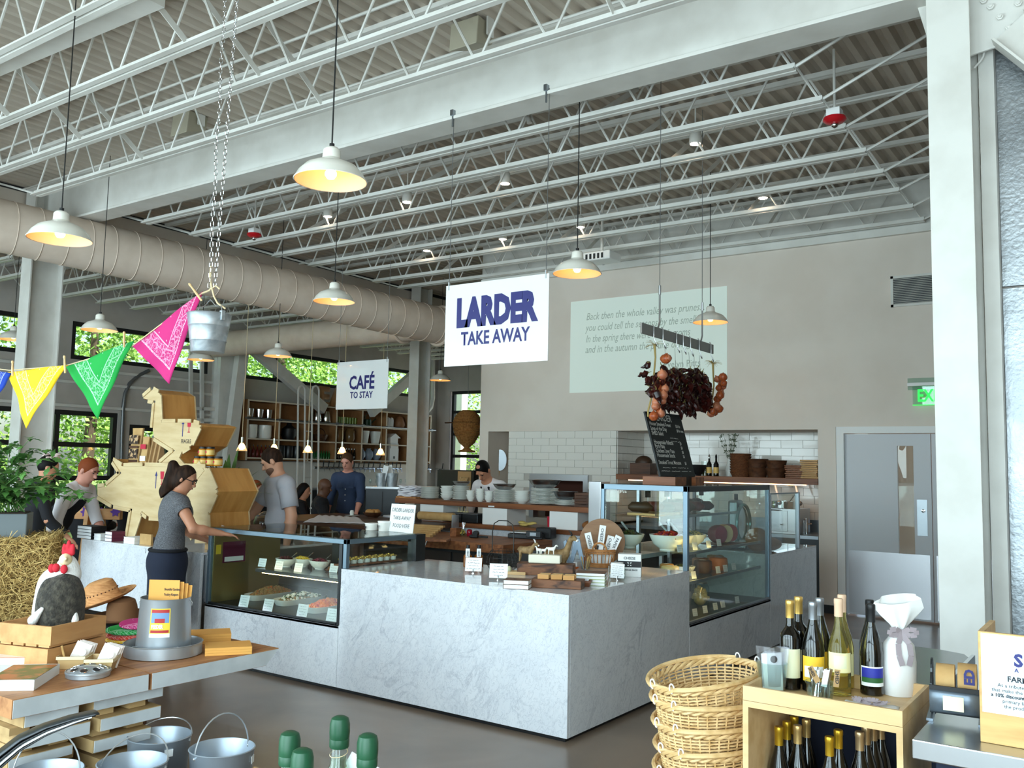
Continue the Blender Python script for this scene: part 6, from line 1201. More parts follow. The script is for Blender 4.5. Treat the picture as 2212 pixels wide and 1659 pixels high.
MB().lathe([(.34*sc_*k_,.62*sc_),(.37*sc_*k_,.64*sc_),(.34*sc_*k_,.66*sc_)],28).build('rim_band','straw_weave',t,smooth=True,world=False);MB().cyl((-.6,0,.645*sc_),(.6,0,.645*sc_),.015,8).build('rod','walnut',t,world=False);MB().cyl((0,0,.9*sc_),(0,0,5.28-c.z),.004,6).build('hanging_wire','cable',t,world=False)
# sideboard near the far door
c0=OY(960,1010,8.2);t=thing('dark_sideboard','dark sideboard stacked with folded cardboard behind the pass','sideboard',OZ(985,1050,0));t.location=(c0.x+.5,8.3,0);MB().box(-.5,.35,-.3,.3,0,1.62).build('cabinet','black_frame',t,world=False);MB().box(.0,.3,-.32,-.3,1.2,1.6).build('cardboard_panel','cardboard',t,world=False)
for i in range(6):MB().cbox((.08+.03*i,-.36,1.4),(.02,.04,.2),Matrix.Rotation(.4,3,'Y')).build('wood_strip','birch',t,world=False)
# ================================================================ niche goods
ZN=1.6345
def nx(px,y=6.72):return OY(px,1028,y).x
def nest(name,px,n,r,dz,h,m,label,grp,y=6.72,weave=False):
 for i in range(n):
  t=thing(name,label,'basket' if weave else 'bowl',(nx(px,y),y,ZN+i*dz),random.random(),grp)
  MB().lathe([(r*.8,0),(r*.82,.01),(r*1.0,h-.012),(r*1.04,h-.006),(r*1.0,h),(r*.94,h-.01),(r*.76,.015),(0,.012)],24).build('shell',m,t,smooth=True,world=False)
mat('brown_wicker',(122,74,42),.7,col2=(88,50,28),ns=40,stretch=(1,1,3),bump=.4,bs=50)
nest('bread_basket',1600,8,.14,.034,.07,'brown_wicker','round brown wicker basket in the nested stack on the niche shelf','nested wicker baskets in the niche',weave=True)
nest('wooden_bowl',1637,2,.135,.115,.125,'walnut','deep brown bowl stacked next to the wicker baskets','stacked brown bowls beside the baskets');nest('wooden_bowl',1677,2,.135,.105,.12,'walnut','deep brown bowl stacked next to the thin boards','stacked brown bowls beside the boards')
for px,n,w_,lb,g_ in((1722,7,.22,'thin brown board in the low stack on the niche shelf','low stack of boards'),(1753,10,.22,'thin pale board in the tall stack at the shelf end','tall stack of boards')):
 for i in range(n):o=MB().box(-w_/2,w_/2,-.14,.14,0,.02).build('serving_board','cherry' if n==7 else 'oak',bev=.004);o.location=(nx(px)+random.uniform(-.01,.01),6.72,ZN+i*.024);o.rotation_euler.z=random.uniform(-.08,.08);tag(o,lb,'board',g_)
for i,(px,m,cp)in enumerate(((1532,'bottle_dark','chrome'),(1547,'bottle_dark','black'))):
 t=thing('oil_bottle',['dark oil bottle with pourer on the niche shelf','dark oil bottle with black stopper on the niche shelf'][i],'bottle',(nx(px,6.6),6.6,ZN));MB().lathe([(.035,0),(.036,.01),(.036,.16),(.014,.2),(.013,.25),(0,.25)],18).build('glass',m,t,smooth=True,world=False);MB().lathe([(.015,.24),(.015,.27),(.006,.29),(0,.3)],12).build('stopper',cp,t,smooth=True,world=False);MB().lathe([(.0365,.04),(.0365,.12)],18,caps=False).build('label','gold_label',t,smooth=True,world=False)
t=thing('herb_jar','clear jar of green herbs on the niche shelf','jar',(nx(1524,6.85),6.85,ZN));MB().lathe([(.06,0),(.06,.2)],18,caps=False).build('jar','jar_glass',t,smooth=True,world=False);heap('herbs',t,V((nx(1524,6.85),6.85,ZN+.04)),.05,.05,.09,F('olive','herb'),60,.02,8)
t=thing('dark_bowl','black metal bowl behind the chalkboard on the niche shelf','bowl',(nx(1500),6.75,ZN));MB().lathe(bowlprof(.16,.15,.5),28).build('bowl','dark_steel',t,smooth=True,world=False)
t=thing('twig_vase','vase of leafy twigs behind the wicker baskets','vase',(nx(1585,7.05),6.9,ZN));MB().lathe([(.05,0),(.06,.1),(.03,.2),(.035,.24),(0,.1)],18).build('vase','ceramic',t,smooth=True,world=False);rr=random.Random(4)
for i in range(12):
 a=rr.random()*6.3;p=V((0,0,.2));pts=[p];d=V((math.cos(a)*.35,math.sin(a)*.15,1)).normalized()
 for k_ in range(5):d=(d+V((rr.uniform(-.3,.3),rr.uniform(-.15,.15),rr.uniform(-.1,.2)))).normalized();p=p+d*.075;pts.append(p)
 b=MB().tube(pts,.0025,4)
 for q in pts[1:]:
  for _ in range(3):v=V((rr.uniform(-1,1),rr.uniform(-1,1),rr.uniform(-.5,1))).normalized();s_=v.orthogonal().normalized()*.008;b.quad(q,q+v*.018+s_,q+v*.036,q+v*.018-s_)
 b.build('twig',mat('grey_leaf',(118,126,104),.7),t,world=False)
for i,z in enumerate((1.83,1.95)):o=MB().lathe([(.1,0),(.11,.015),(.0,.02)],24,(0,0,0),frame(V((-1,-.3,0)))).build('hanging_plate','clay',smooth=True);o.location=(-.35,6.8,z);tag(o,['lower brown plate hung on the niche end wall','upper brown plate hung on the niche end wall'][i],'plate')
t=thing('dark_crate','dark wooden crate at the far end of the niche shelf','crate',(nx(1385),6.8,ZN));MB().box(-.16,.16,-.12,.12,0,.16).build('box','walnut',t,world=False);MB().ell((0,0,.17),(.13,.1,.1),14,8).build('loaves','food_brownie',t,smooth=True,world=False)
# niche worktop, oven box, tap
t=thing('kitchen_worktop','dark steel worktop with cabinets along the niche','counter',(-1.8,6.9,0));MB().box(-3.17,-.35,6.5,7.32,.88,.92).build('top','dull_steel',t);MB().box(-3.17,-.35,6.55,7.32,0,.88).build('cabinet','dark_steel',t);MB().box(-3.17,-.35,7.29,7.32,.92,1.08).build('upstand','dull_steel',t)
a=OY(1656,1150,6.6);c=OY(1724,1150,6.6);t=thing('warming_drawer','stainless drawer oven with bar handle below the niche shelf','oven',((a.x+c.x)/2,6.8,.921));zt_=OY(1680,1098,6.6).z;w_=(c.x-a.x)/2
MB().box(-w_,w_,-.2,.3,0,zt_-.921).build('housing','stainless',t,world=False,bev=.004);od_=MB().box(-w_+.02,w_*.35,-.21,-.2,.03,zt_-.95).build('door','stainless',t,world=False,bev=.003);MB().tube([(-w_*.7,-.21,.3),(-w_*.7,-.24,.3),(-w_*.1,-.24,.3),(-w_*.1,-.21,.3)],.008,6).build('handle','chrome',od_,smooth=True,world=False)
MB().tube([(-w_*.05,-.21,.12),(w_*.02,-.26,.12)],.01,6).build('latch','chrome',t,smooth=True,world=False)
p=thing('sauce_pot','stainless pot with a ladle on the drawer oven','pot',(a.x+.16,6.75,zt_+.001));MB().lathe([(.14,0),(.145,.005),(.145,.09),(.14,.09),(.138,.01),(0,.008)],28).build('pot','chrome',p,smooth=True,world=False);MB().tube([(.06,0,.04),(.15,0,.16),(.17,0,.19),(.18,0,.16)],.006,6).build('ladle','dark_steel',p,smooth=True,world=False)
for i,px in enumerate((1674,1718)):q=OY(px,1050,6.62);o=thing('hanging_ladle',['white handled ladle hung under the niche shelf over the pot','white handled ladle hung under the niche shelf by the glass guard'][i],'ladle',q);q.z=1.556;o.location=q;MB().tube([(0,0,0),(.03,-.02,-.1),(.06,-.04,-.2)],[.012,.014,.008],8).build('handle','white',o,smooth=True,world=False);MB().ell((.07,-.05,-.24),(.035,.035,.03),12,8).build('scoop','stainless',o,smooth=True,world=False)
q=OY(1742,1150,6.9);o=thing('niche_tap','chrome mixer tap on the niche worktop','tap',(q.x,6.9,.921));MB().cyl((0,0,0),(0,0,.2),.022,12).build('body','chrome',o,smooth=True,world=False);MB().tube([(0,0,.17),(-.03,-.06,.2),(-.04,-.14,.17)],.012,8).build('spout','chrome',o,smooth=True,world=False);MB().tube([(0,0,.12),(.07,0,.13)],.009,6).build('lever','chrome',o,world=False)
q=OY(1068,1040,6.7);t=thing('pizza_peel','round metal pizza peel leaning in the wall slot','peel',(-5.3,6.75,0));zt_=OY(1072,972,6.7).z;x_=OY(1070,1000,6.7).x-(-5.3);MB().cyl((x_-.08,0,0),(x_,.05,zt_-.3),.014,8).build('handle','oak',t,world=False);MB().lathe([(.13,0),(.13,.004),(0,.005)],24,(x_+.02,.05,zt_-.16),frame(V((.7,-1,0)))@Matrix.Diagonal((.8,1.3,1))).build('blade','dull_steel',t,world=False)
# ================================================================ display table with plank cribs
ZT=.76;t=thing('plank_table','thick plank display table with white painted edges on stacked board cribs','table',(-1.2,-2.4,0));mat('edge_white',(206,210,212),.6,col2=(188,192,194),ns=6);mat('plank_top',(182,128,82),.55,col2=(146,94,56),ns=4,stretch=(6,1,6),bump=.05,bs=14)
yc=-2.48
for x0,x1 in((-1.2,-.665),(-1.75,-1.206)):
 for y0,y1,c in((-3.08,yc-.005,0),(yc+.005,-1.75,.03)):
  pts=[(x0,y0,ZT-.075),(x1,y0,ZT-.075),(x1,y1-.08*(c>0),ZT-.075),(x0,y1-.08*(c>0),ZT-.075)]
  b=MB();v=pts+[(x0,y0,ZT),(x1,y0,ZT),(x1,y1,ZT),(x0,y1,ZT)];b.add(v,[(0,3,2,1),(4,5,6,7),(0,1,5,4),(1,2,6,5),(2,3,7,6),(3,0,4,7)]);b.build('plank','plank_top',t)
  if x1>-.7:MB().prism([(x1+.001,y0+.004,ZT-.073),(x1+.001,y1-.004-.078*(c>0),ZT-.073),(x1+.001,y1-.006,ZT-.003),(x1+.001,y0+.004,ZT-.003)],(.003,0,0)).build('painted_edge','edge_white',t)
rr=random.Random(5)
for y0,y1 in((-3.05,-2.74),(-2.70,-2.40)):
 z=ZT-.078;k_=0
 while z>.06:
  h_=rr.uniform(.042,.055);dx=rr.uniform(-.03,.03);a0,a1=y0+rr.uniform(-.02,.05),y1-rr.uniform(-.02,.05)
  if k_%2:
   for q in(a0+.02,a1-.1):MB().box(-1.25,-.76+dx,q,q+.08,z-.03,z-.001).build('spacer_board','ply_shade',t)
   z-=.031
  else:
   MB().box(-1.2,-.71+dx,a0,a1,z-h_,z-.001).build('support_board','ply_shade',t);MB().box(-.71+dx,-.706+dx,a0+.004,a1-.004,z-h_+.002,z-.003).build('painted_edge','edge_white',t);z-=h_+.001
  k_+=1
 if z>0:MB().box(-1.2,-.76,y0+.03,y1-.03,0,z-.001).build('support_board','ply_shade',t)
t=thing('draped_table','low table under a black cloth carrying the hay bale','table',(-2.6,-2.4,0));MB().box(-3.75,-1.77,-3.5,-1.75,.0,ZT-.004).build('table','walnut',t)
o=MB().grid(lambda u,v:V((-3.77+2.0*u,-3.52+1.79*v,ZT+.004*math.sin(u*30)*math.cos(v*23))),40,30).build('black_cloth','black_cloth',t,smooth=True)
def tz(px,py,z=ZT+.001):return OZ(px,py,z)
def upv(px,py):  # frame facing camera at floor point
 return math.atan2(RGT.y,RGT.x)
CA=math.atan2(RGT.y,RGT.x)
mat('cover_photo',(74,96,44),.35,col2=(186,112,70),ns=14,mix=(.45,.6),detail=8);mat('cover_pink',(236,222,212),.4);mat('cover_line',(206,140,96),.4)
c=tz(30,1478);b=book('garden_book',c+V((-.03,.02,0)),(.25,.3,.042),CA+.15+PI,'paper','thick garden paperback with a photo cover on the plank table');MB().box(-.123,.06,-.14,.14,.0422,.0427).build('cover_picture','cover_photo',b,world=False)
M_=wmat(b);text('lettering','edible garden',.026,mat('title_red',(206,70,60),.6),b,M_@V((.085,.12,.0428)),M_.to_3x3()@V((0,-1,0)),M_.to_3x3()@V((1,0,0)),shear=.25)
c=tz(18,1437);b=book('hardback_book',c+V((-.04,.05,0)),(.24,.28,.05),CA+.2+PI,'cover_line','hardback book with pale cover behind the thick paperback');MB().box(-.115,.115,-.135,.135,.0502,.0507).build('cover_picture','cover_pink',b,world=False)
mat('veneer',(202,168,116),.6);mat('veneer_pale',(226,208,166),.6)
for i,(px,py)in enumerate(((160,1447),(220,1453))):
 c=tz(px,py)+V((-.05,.03,0));b=punnet(c,.062,CA+.15,['wooden berry punnet with a lolly stick and seed packets','wooden berry punnet with seed packets beside the round feeder lid'][i],'veneer','veneer_pale')
 for k_ in range(3):MB().box(-.035,.035,-.001,.001,0,.1,rotz(.2*k_)@Matrix.Rotation(.35,3,'Y')@Matrix.Rotation(-.25,3,'X'),(.0+.012*k_,.01*k_,.012)).build('seed_packet','cover_pink',b,world=False)
 MB().lathe([(.016,0),(.016,.0008),(0,.001)],16,(.035,-.0195,.07),rotz(.0)@Matrix.Rotation(.35,3,'Y')@Matrix.Rotation(PI/2-.25,3,'X')).build('packet_emblem','dull_steel',b,world=False)
 if i==0:MB().cyl((-.03,-.02,.01),(-.055,-.02,.1),.005,6).build('lolly_stick','oak',b,world=False)
c=tz(190,1460);t=thing('chick_feeder_lid','round galvanised chick feeder lid with feeding holes on the plank table','feeder',c);MB().lathe([(.088,0),(.09,.002),(.09,.022),(.086,.026),(.06,.036),(.02,.044),(0,.045)],36).build('dome','galv_smooth',t,smooth=True,world=False);MB().lathe([(.093,.016),(.094,.02),(.093,.026),(.088,.027)],36,caps=False).build('rim','galv_smooth',t,smooth=True,world=False)
for k_ in range(8):a=2*PI*k_/8;MB().lathe([(.015,0),(.016,.002),(0,.0025)],16,(.064*math.cos(a),.064*math.sin(a),.0345),Matrix.Rotation(a,3,'Z')@Matrix.Rotation(.36,3,'Y')).build('feeding_hole','dark_steel',t,world=False);MB().tube([V((.064*math.cos(a),.064*math.sin(a),.036))+(Matrix.Rotation(a,3,'Z')@Matrix.Rotation(.36,3,'Y'))@V((.016*math.cos(q),.016*math.sin(q),0))for q in[2*PI*i/16 for i in range(16)]],.0018,5,closed=True).build('hole_rim','chrome',t,smooth=True,world=False)
# poultry feeder
c=tz(352,1412);t=thing('poultry_feeder','galvanised poultry feeder with pan and bright product label','feeder',c,CA)
MB().lathe([(.17,0),(.182,.003),(.182,.055),(.186,.058),(.182,.06),(.178,.055),(.176,.006),(0,.005)],48).build('pan','galv_smooth',t,smooth=True,world=False);MB().lathe([(.128,.02),(.128,.05),(.117,.27),(.119,.275),(.115,.275),(.12,.1),(.12,.02)],48,caps=False).build('hopper','galv_smooth',t,smooth=True,world=False)
for s in(-1,1):MB().tube([(s*.117,0,.265),(s*.13,0,.25),(s*.128,0,.235)],.003,6).build('ear','wire',t,world=False)
for a in(-2.4,-.7):MB().tube([(.125*math.cos(a),.125*math.sin(a),.05),(.15*math.cos(a),.15*math.sin(a),.05),(.152*math.cos(a),.152*math.sin(a),.035)],.0025,5).build('pan_hook','wire',t,world=False)
def curved(name,r0,r1,z0,z1,a0,a1,m,g=.0008):
 MB().grid(lambda u,v:V(((r0+(r1-r0)*v+g)*math.sin(a0+(a1-a0)*u),-(r0+(r1-r0)*v+g)*math.cos(a0+(a1-a0)*u),z0+(z1-z0)*v)),10,2).build(name,m,t,smooth=True,world=False)
rz_=lambda z:.128-(z-.05)*.05
for nm,z0,z1,a0,a1,m,g in(('label',.1,.235,-.2,.56,mat('label_yellow',(240,206,60),.5),.0008),('label_sky',.168,.215,-.16,.52,mat('label_sky',(116,150,190),.5),.0014),('label_barn',.168,.188,-.02,.36,mat('label_red',(180,40,40),.5),.0018),('label_band',.122,.134,-.16,.52,'label_red',.0014),('label_top',.215,.23,-.16,.52,'label_red',.0014),('label_base',.1,.118,-.2,.56,'paper',.0014)):curved(nm,rz_(z0),rz_(z1),z0,z1,a0,a1,m,g)
xd=rotz(CA)@V((1,.14,0));text('lettering','FEEDER',.026,MATS['paper'],t,c+rotz(CA)@V((-.016,-.1265,.142)),xd,(0,0,1),xs=.62,bold=.001,lift=.003)
mat('envelope',(232,168,84),.75)
for i in range(4):
 o=MB().box(-.075+.008*i,.075+.008*i,-.03+.018*i,-.029+.018*i,.18,.36-.008*i,Matrix.Rotation(.02*i,3,'Y')).build('booklet','envelope',world=False);o.location=c;o.rotation_euler.z=CA;tag(o,['orange paper booklet at the front of the feeder','orange paper booklet second in the feeder','orange paper booklet third in the feeder','orange paper booklet at the back of the feeder'][i],'booklet')
 if i==0:
  for s,z in(('Bountiful Gardens',.31),('Poultry Keepers',.285)):text('lettering',s,.017,MATS['ink'],o,c+rotz(CA)@V((.002,-.0312,z)),rotz(CA)@V((1,0,0)),(0,0,1),align='LEFT',xs=.62,bold=.0004)
for i,(px,py,n)in enumerate(((450,1385,4),(492,1408,3))):
 c=tz(px,py)
 for k_ in range(n):b=book('kraft_booklet',c+V((0,0,k_*.0125)),(.16,.22,.012),CA+.35+PI*.5,'envelope',['orange kraft booklet in the pile behind the poultry feeder','orange kraft booklet in the pile at the table end'][i],['booklets behind the feeder','booklets at the table end'][i])
# crates and rooster
FH=V((FWD.x,FWD.y,0)).normalized();RH=V((RGT.x,RGT.y,0)).normalized();e1=RH*.33+FH*.94;e2=FH*.33-RH*.94;CH=.094;cc=OZ(98,1450,ZT);cc.z=0;crz=math.atan2(e1.y,e1.x)
for lv in(0,1):
 z0=ZT+.001+lv*(CH+.004);ctr=cc+e1*.17+e2*.145;t=thing('pine_crate',['lower pine crate on the plank table','upper pine crate holding the toy rooster'][lv],'crate',(ctr.x,ctr.y,z0),crz+(.04 if lv else 0))
 for s in(-1,1):
  MB().box(-.17,.17,s*.145-.006,s*.145+.006,.012,CH).build('side_board','pine',t,world=False);MB().box(s*.163-.007,s*.163+.007,-.139,.139,.012,CH).build('end_board','pine',t,world=False)
 for k_ in range(4):MB().box(-.165,.165,-.14+k_*.072,-.08+k_*.072,0,.011).build('base_slat','pine',t,world=False)
C0=cc+e1*.19+e2*.145;mat('plush_white',(240,238,234),.95,sheen=.5,bump=.5,bs=90);mat('plush_dark',(44,40,34),.95,col2=(74,68,58),ns=40,sheen=.1,bump=.8,bs=90);mat('plush_red',(190,30,46),.8);mat('plush_cream',(238,218,172),.9)
rt_=thing('toy_rooster','plush grey and white rooster toy with red comb sitting in the crate','toy',(C0.x,C0.y,ZT+.125),CA-.1);rt_.scale=(.95,.95,1.0)
S_=.00236
blobobj('body',[ellip((.035,-.03,.12),(.095,.1,.13),.03),ellip((.045,-.02,.175),(.08,.09,.115),.03),ellip((.03,-.01,.05),(.1,.1,.07),.03),ellip((-.02,-.06,.13),(.055,.045,.13),.03),ellip((.1,-.03,.12),(.04,.06,.12),.03)],.008,'plush_dark',rt_,world=False)
blobobj('neck',[ellip((.03,.01,.27),(.066,.066,.07),.03),ellip((-.04,.0,.2),(.07,.07,.1),.03),ellip((.035,.0,.315),(.045,.048,.05),.02),ellip((-.075,-.01,.1),(.04,.06,.12),.02)],.008,'plush_white',rt_,world=False)
blobobj('face',[ellip((.045,-.035,.345),(.03,.03,.03),.015),capsule((.055,-.055,.35),(.075,-.08,.355),.014,.006,.01)],.006,'plush_cream',rt_,world=False)
blobobj('comb',[ellip((.026+.022*i,-.02,.395+.016*(i==1)),(.012,.01,.026),.005)for i in range(3)]+[ellip((.048,-.02,.375),(.034,.014,.016),.008)],.005,'plush_red',rt_,world=False)
blobobj('wattles',[ellip(p,(.018,.014,.022),.004)for p in((.02,-.07,.31),(.062,-.07,.305),(-.015,-.05,.305))],.005,'plush_red',rt_,world=False)
blobobj('tail',[capsule((-.05,.02,.06),(-.15,.08,.13),.04,.02,.02),capsule((-.05,.02,.05),(-.16,.06,.06),.035,.02,.02),capsule((-.04,.0,.04),(-.11,.04,.17),.03,.015,.02)],.008,'black_cloth',rt_,world=False)
blobobj('wing_tip',[capsule((.0,-.13,.13),(-.05,-.12,.075),.01,.024,.02)],.007,'plush_white',rt_,world=False);blobobj('wing_tip',[capsule((.12,-.06,.13),(.125,-.06,.075),.012,.022,.02)],.007,'plush_white',rt_,world=False)
# sign card, hats, bandanas
card('story_card',tz(48,1322)+V((-.05,.1,0)),.2,.125,CA+.1,'white printed story card standing behind the toy rooster',lean=.15,lines=8,seed=30,thick=.006)
def hat(c,s,m,R,label,holes=False):
 t=thing('straw_hat' if holes else 'felt_hat',label,'hat',c);pr=[(.0,.118),(.05,.12),(.078,.105),(.088,.07),(.094,.01),(.1,.0),(.13,-.004),(.17,.006),(.185,.016),(.184,.012),(.165,0),(.13,-.01),(.09,-.008)]
 b=MB().lathe([(r*s,z*s)for r,z in pr],40,sx=1.08,sy=.95,caps=False);b.v=[R@p for p in b.v];b.build('hat_body',m,t,smooth=True,world=False)
 if holes:
  for k_ in range(26):a=2*PI*k_/26;p=R@V((.0905*s*1.08*math.cos(a),.0905*s*.95*math.sin(a),.05*s));MB().ell(p,.0045*s,6,4).build('vent_hole','walnut',t,world=False)
 return t
mat('straw',(206,150,96),.8,col2=(180,122,72),ns=26,stretch=(1,1,5),bump=.2,bs=60);mat('brown_felt',(118,80,50),.9)
h0=tz(250,1345)+V((.03,.02,.03));hat(h0,.95,'brown_felt',Matrix.Rotation(.08,3,'X'),'brown hat lying flat under the straw hat');hat(h0+V((-.1,-.06,.1)),.95,'straw',rotz(CA)@Matrix.Rotation(-.32,3,'Y')@Matrix.Rotation(.15,3,'X'),'tan straw hat with vent holes propped beside the rooster',True)
BCOL=dict(green=(20,150,60),pink=(190,36,110),red=(206,54,34),yellow=(246,200,30),blue=(30,66,170))
def bandana_mat(k_):
 n='bandana_'+k_
 if n in MATS:return MATS[n]
 m=bpy.data.materials.new(n);m.use_nodes=True;T=m.node_tree;p=T.nodes['Principled BSDF'];p.inputs['Roughness'].default_value=.85
 tc=T.nodes.new('ShaderNodeTexCoord')
 def node(ty,**kw):
  x=T.nodes.new(ty)
  for a_,v_ in kw.items():setattr(x,a_,v_)
  return x
 def vor(sc,lo,hi,feat='DISTANCE_TO_EDGE'):
  v=node('ShaderNodeTexVoronoi',feature=feat);v.inputs['Scale'].default_value=sc;T.links.new(tc.outputs['UV'],v.inputs['Vector']);r=T.nodes.new('ShaderNodeValToRGB');e=r.color_ramp.elements;e[0].position,e[1].position=lo,hi;e[0].color=(1,1,1,1);e[1].color=(0,0,0,1);T.links.new(v.outputs[0],r.inputs[0]);return r.outputs[0]
 def mul(a_,b_,op='MULTIPLY'):
  x=node('ShaderNodeMath',operation=op);
  for i,q in enumerate((a_,b_)):
   if isinstance(q,(int,float)):x.inputs[i].default_value=q
   else:T.links.new(q,x.inputs[i])
  return x.outputs[0]
 sp=T.nodes.new('ShaderNodeSeparateXYZ');T.links.new(tc.outputs['UV'],sp.inputs[0])
 # u, v = distance from the two hemmed sides; print starts inside the hem, dense border then sparse dots
 d=mul(sp.outputs[0],sp.outputs[1],'MINIMUM')
 def band(lo,hi):return mul(mul(d,lo,'GREATER_THAN'),mul(d,hi,'LESS_THAN'))
 lace=mul(mul(vor(26,.03,.07),band(.13,.29)),.5);dots=mul(mul(vor(15,.16,.2,'F1'),band(.33,3)),.8);ring=mul(band(.295,.31),.8);edge=mul(vor(60,.12,.2),band(.115,.135));paisley=mul(mul(vor(9,.025,.05),band(.15,.28)),.6)
 s=mul(mul(mul(mul(lace,dots,'MAXIMUM'),ring,'MAXIMUM'),edge,'MAXIMUM'),paisley,'MAXIMUM')
 mx=node('ShaderNodeMix',data_type='RGBA');T.links.new(s,mx.inputs[0]);mx.inputs[6].default_value=(*lin(BCOL[k_]),1);lt=tuple(c+(250-c)*.66 for c in BCOL[k_]);mx.inputs[7].default_value=(*lin(lt),1);T.links.new(mx.outputs[2],p.inputs['Base Color']);MATS[n]=m;return m
def setuv(o,fn):
 me=o.data;uv=me.uv_layers.new(name='uv')
 for l in me.loops:uv.data[l.index].uv=fn(me.vertices[l.vertex_index].co)
pb0=tz(268,1408)+V((-.1,.08,0))
for i,(k_,dz,w_)in enumerate((('blue',0,.2),('yellow',.02,.22),('red',.045,.21),('green',.07,.22),('pink',.098,.18))):
 fx=.03 if k_=='pink' else 0
 vs,fs=blob([ellip((0,0,.016),(w_/2,.085,.017),.01),ellip((.03,-.02,.02),(w_/2.4,.06,.016),.01)],.006);me=bpy.data.meshes.new('folded_bandana');me.from_pydata(vs.tolist(),[],fs.tolist());me.polygons.foreach_set('use_smooth',[True]*len(me.polygons));o=link('folded_bandana',me,bandana_mat(k_));o.location=pb0+V((fx,fx,dz));o.rotation_euler=(.12 if i>1 else 0,0,CA+.1*i);setuv(o,lambda p:(p.x*3+.5+p.z*4,p.y*4+.5));tag(o,'folded %s bandana in the pile beside the poultry feeder'%k_,'bandana')
for i in range(3):o=MB().tube([(0,0,.02),(.07,0,.022)],[.02,.016],12).build('turned_peg','oak',smooth=True);o.location=tz(12+i*8,1400)+V((-.05+.05*i,0,0));o.rotation_euler.z=CA+.5;tag(o,'turned pale wood peg lying behind the hardback book','peg','wood pegs on the table')
# hay bale, planter
d1=V((-.56,-.83,0)).normalized();d2=V((-d1.y,d1.x,0))*-1;p0=V((-2.26,-2.11,0));hb=thing('hay_bale','square bale of golden hay on the black cloth','hay',(p0.x-.4,p0.y-.3,ZT+.006));mat('hay',(120,92,46),.9,col2=(84,62,30),ns=12);mat('hay_straw',(222,190,122),.8,col2=(160,126,68),ns=40,mix=(.35,.7))
R=Matrix((d1,d2,V((0,0,1)))).transposed();LB,DB,HB=1.0,.5,.46
MB().box(.015,LB,.015,DB,0,HB-.015,R,(p0.x,p0.y,ZT+.006)).build('core','hay',hb)
rr=random.Random(11);b=MB()
for i in range(9000):
 f_=rr.random()
 if f_<.42:p=V((rr.uniform(0,LB),rr.uniform(-.012,.012),rr.uniform(.01,HB)));ax=V((rr.gauss(.3,1),rr.gauss(0,.22),rr.gauss(0,.8)))
 elif f_<.75:p=V((rr.uniform(0,LB),rr.uniform(0,DB),HB+rr.uniform(-.02,.012)));ax=V((rr.gauss(.0,1),rr.gauss(0,1),rr.gauss(0,.3)))
 else:p=V((rr.uniform(-.012,.012),rr.uniform(0,DB),rr.uniform(.01,HB)));ax=V((rr.gauss(0,.25),rr.gauss(0,1),rr.gauss(0,.8)))
 ax.normalize();l_=rr.uniform(.04,.13);sd=ax.orthogonal().normalized();sd=(Matrix.Rotation(rr.random()*6.3,3,ax)@sd)*rr.uniform(.0012,.0026);bend=V((rr.uniform(-.01,.01),rr.uniform(-.01,.01),rr.uniform(-.01,.01)))
 q=[R@x+V((p0.x,p0.y,ZT+.006))for x in(p-ax*l_/2,p+bend,p+ax*l_/2)];sd=R@sd;b.add([q[0]-sd,q[0]+sd,q[1]+sd,q[1]-sd,q[2]-sd*.5,q[2]+sd*.5],[(0,1,2,3),(3,2,5,4)])
o=b.build('straw','hay_straw',hb);o['kind']='stuff'
zb=ZT+HB+.012;pc=p0+d1*.42+d2*.22;pt=thing('grey_planter','grey rectangular planter on the hay bale holding the tomato plant','planter',(pc.x,pc.y,zb),math.atan2(d1.y,d1.x));MB().box(-.27,.27,-.13,.13,0,.14).build('trough',mat('planter_grey',(104,112,114),.6),pt,world=False,bev=.006);MB().box(-.255,.255,-.115,.115,.14,.146).build('soil',mat('soil',(54,40,30),.95),pt,world=False);MB().box(.17,.2,-.06,-.056,.13,.24).build('plant_label','stamp_red',pt,world=False);MB().box(.215,.235,-.06,-.056,.13,.22).build('plant_stick','oak',pt,world=False)
tp=thing('tomato_plant','leafy tomato plant growing from the grey planter','plant',(pc.x,pc.y,zb+.14));rr=random.Random(21);lb_=MB();nb_=0
def leaf(b,p,ax,nrm,L):
 ax.normalize();s=ax.cross(nrm).normalized();n2=s.cross(ax)
 sh_=[(0,0),(.18,.16),(.3,.3),(.36,.2),(.55,.34),(.62,.18),(1,0),(.62,-.18),(.55,-.34),(.36,-.2),(.3,-.3),(.18,-.16)]
 b.add([p+ax*(u_*L)+s*(v_*L)+n2*(-.25*L*u_*u_+.1*abs(v_)*L)for u_,v_ in sh_],[(0,1,2,3),(0,3,9,11),(3,4,5,9),(5,7,8,9),(5,6,7),(9,10,11)])
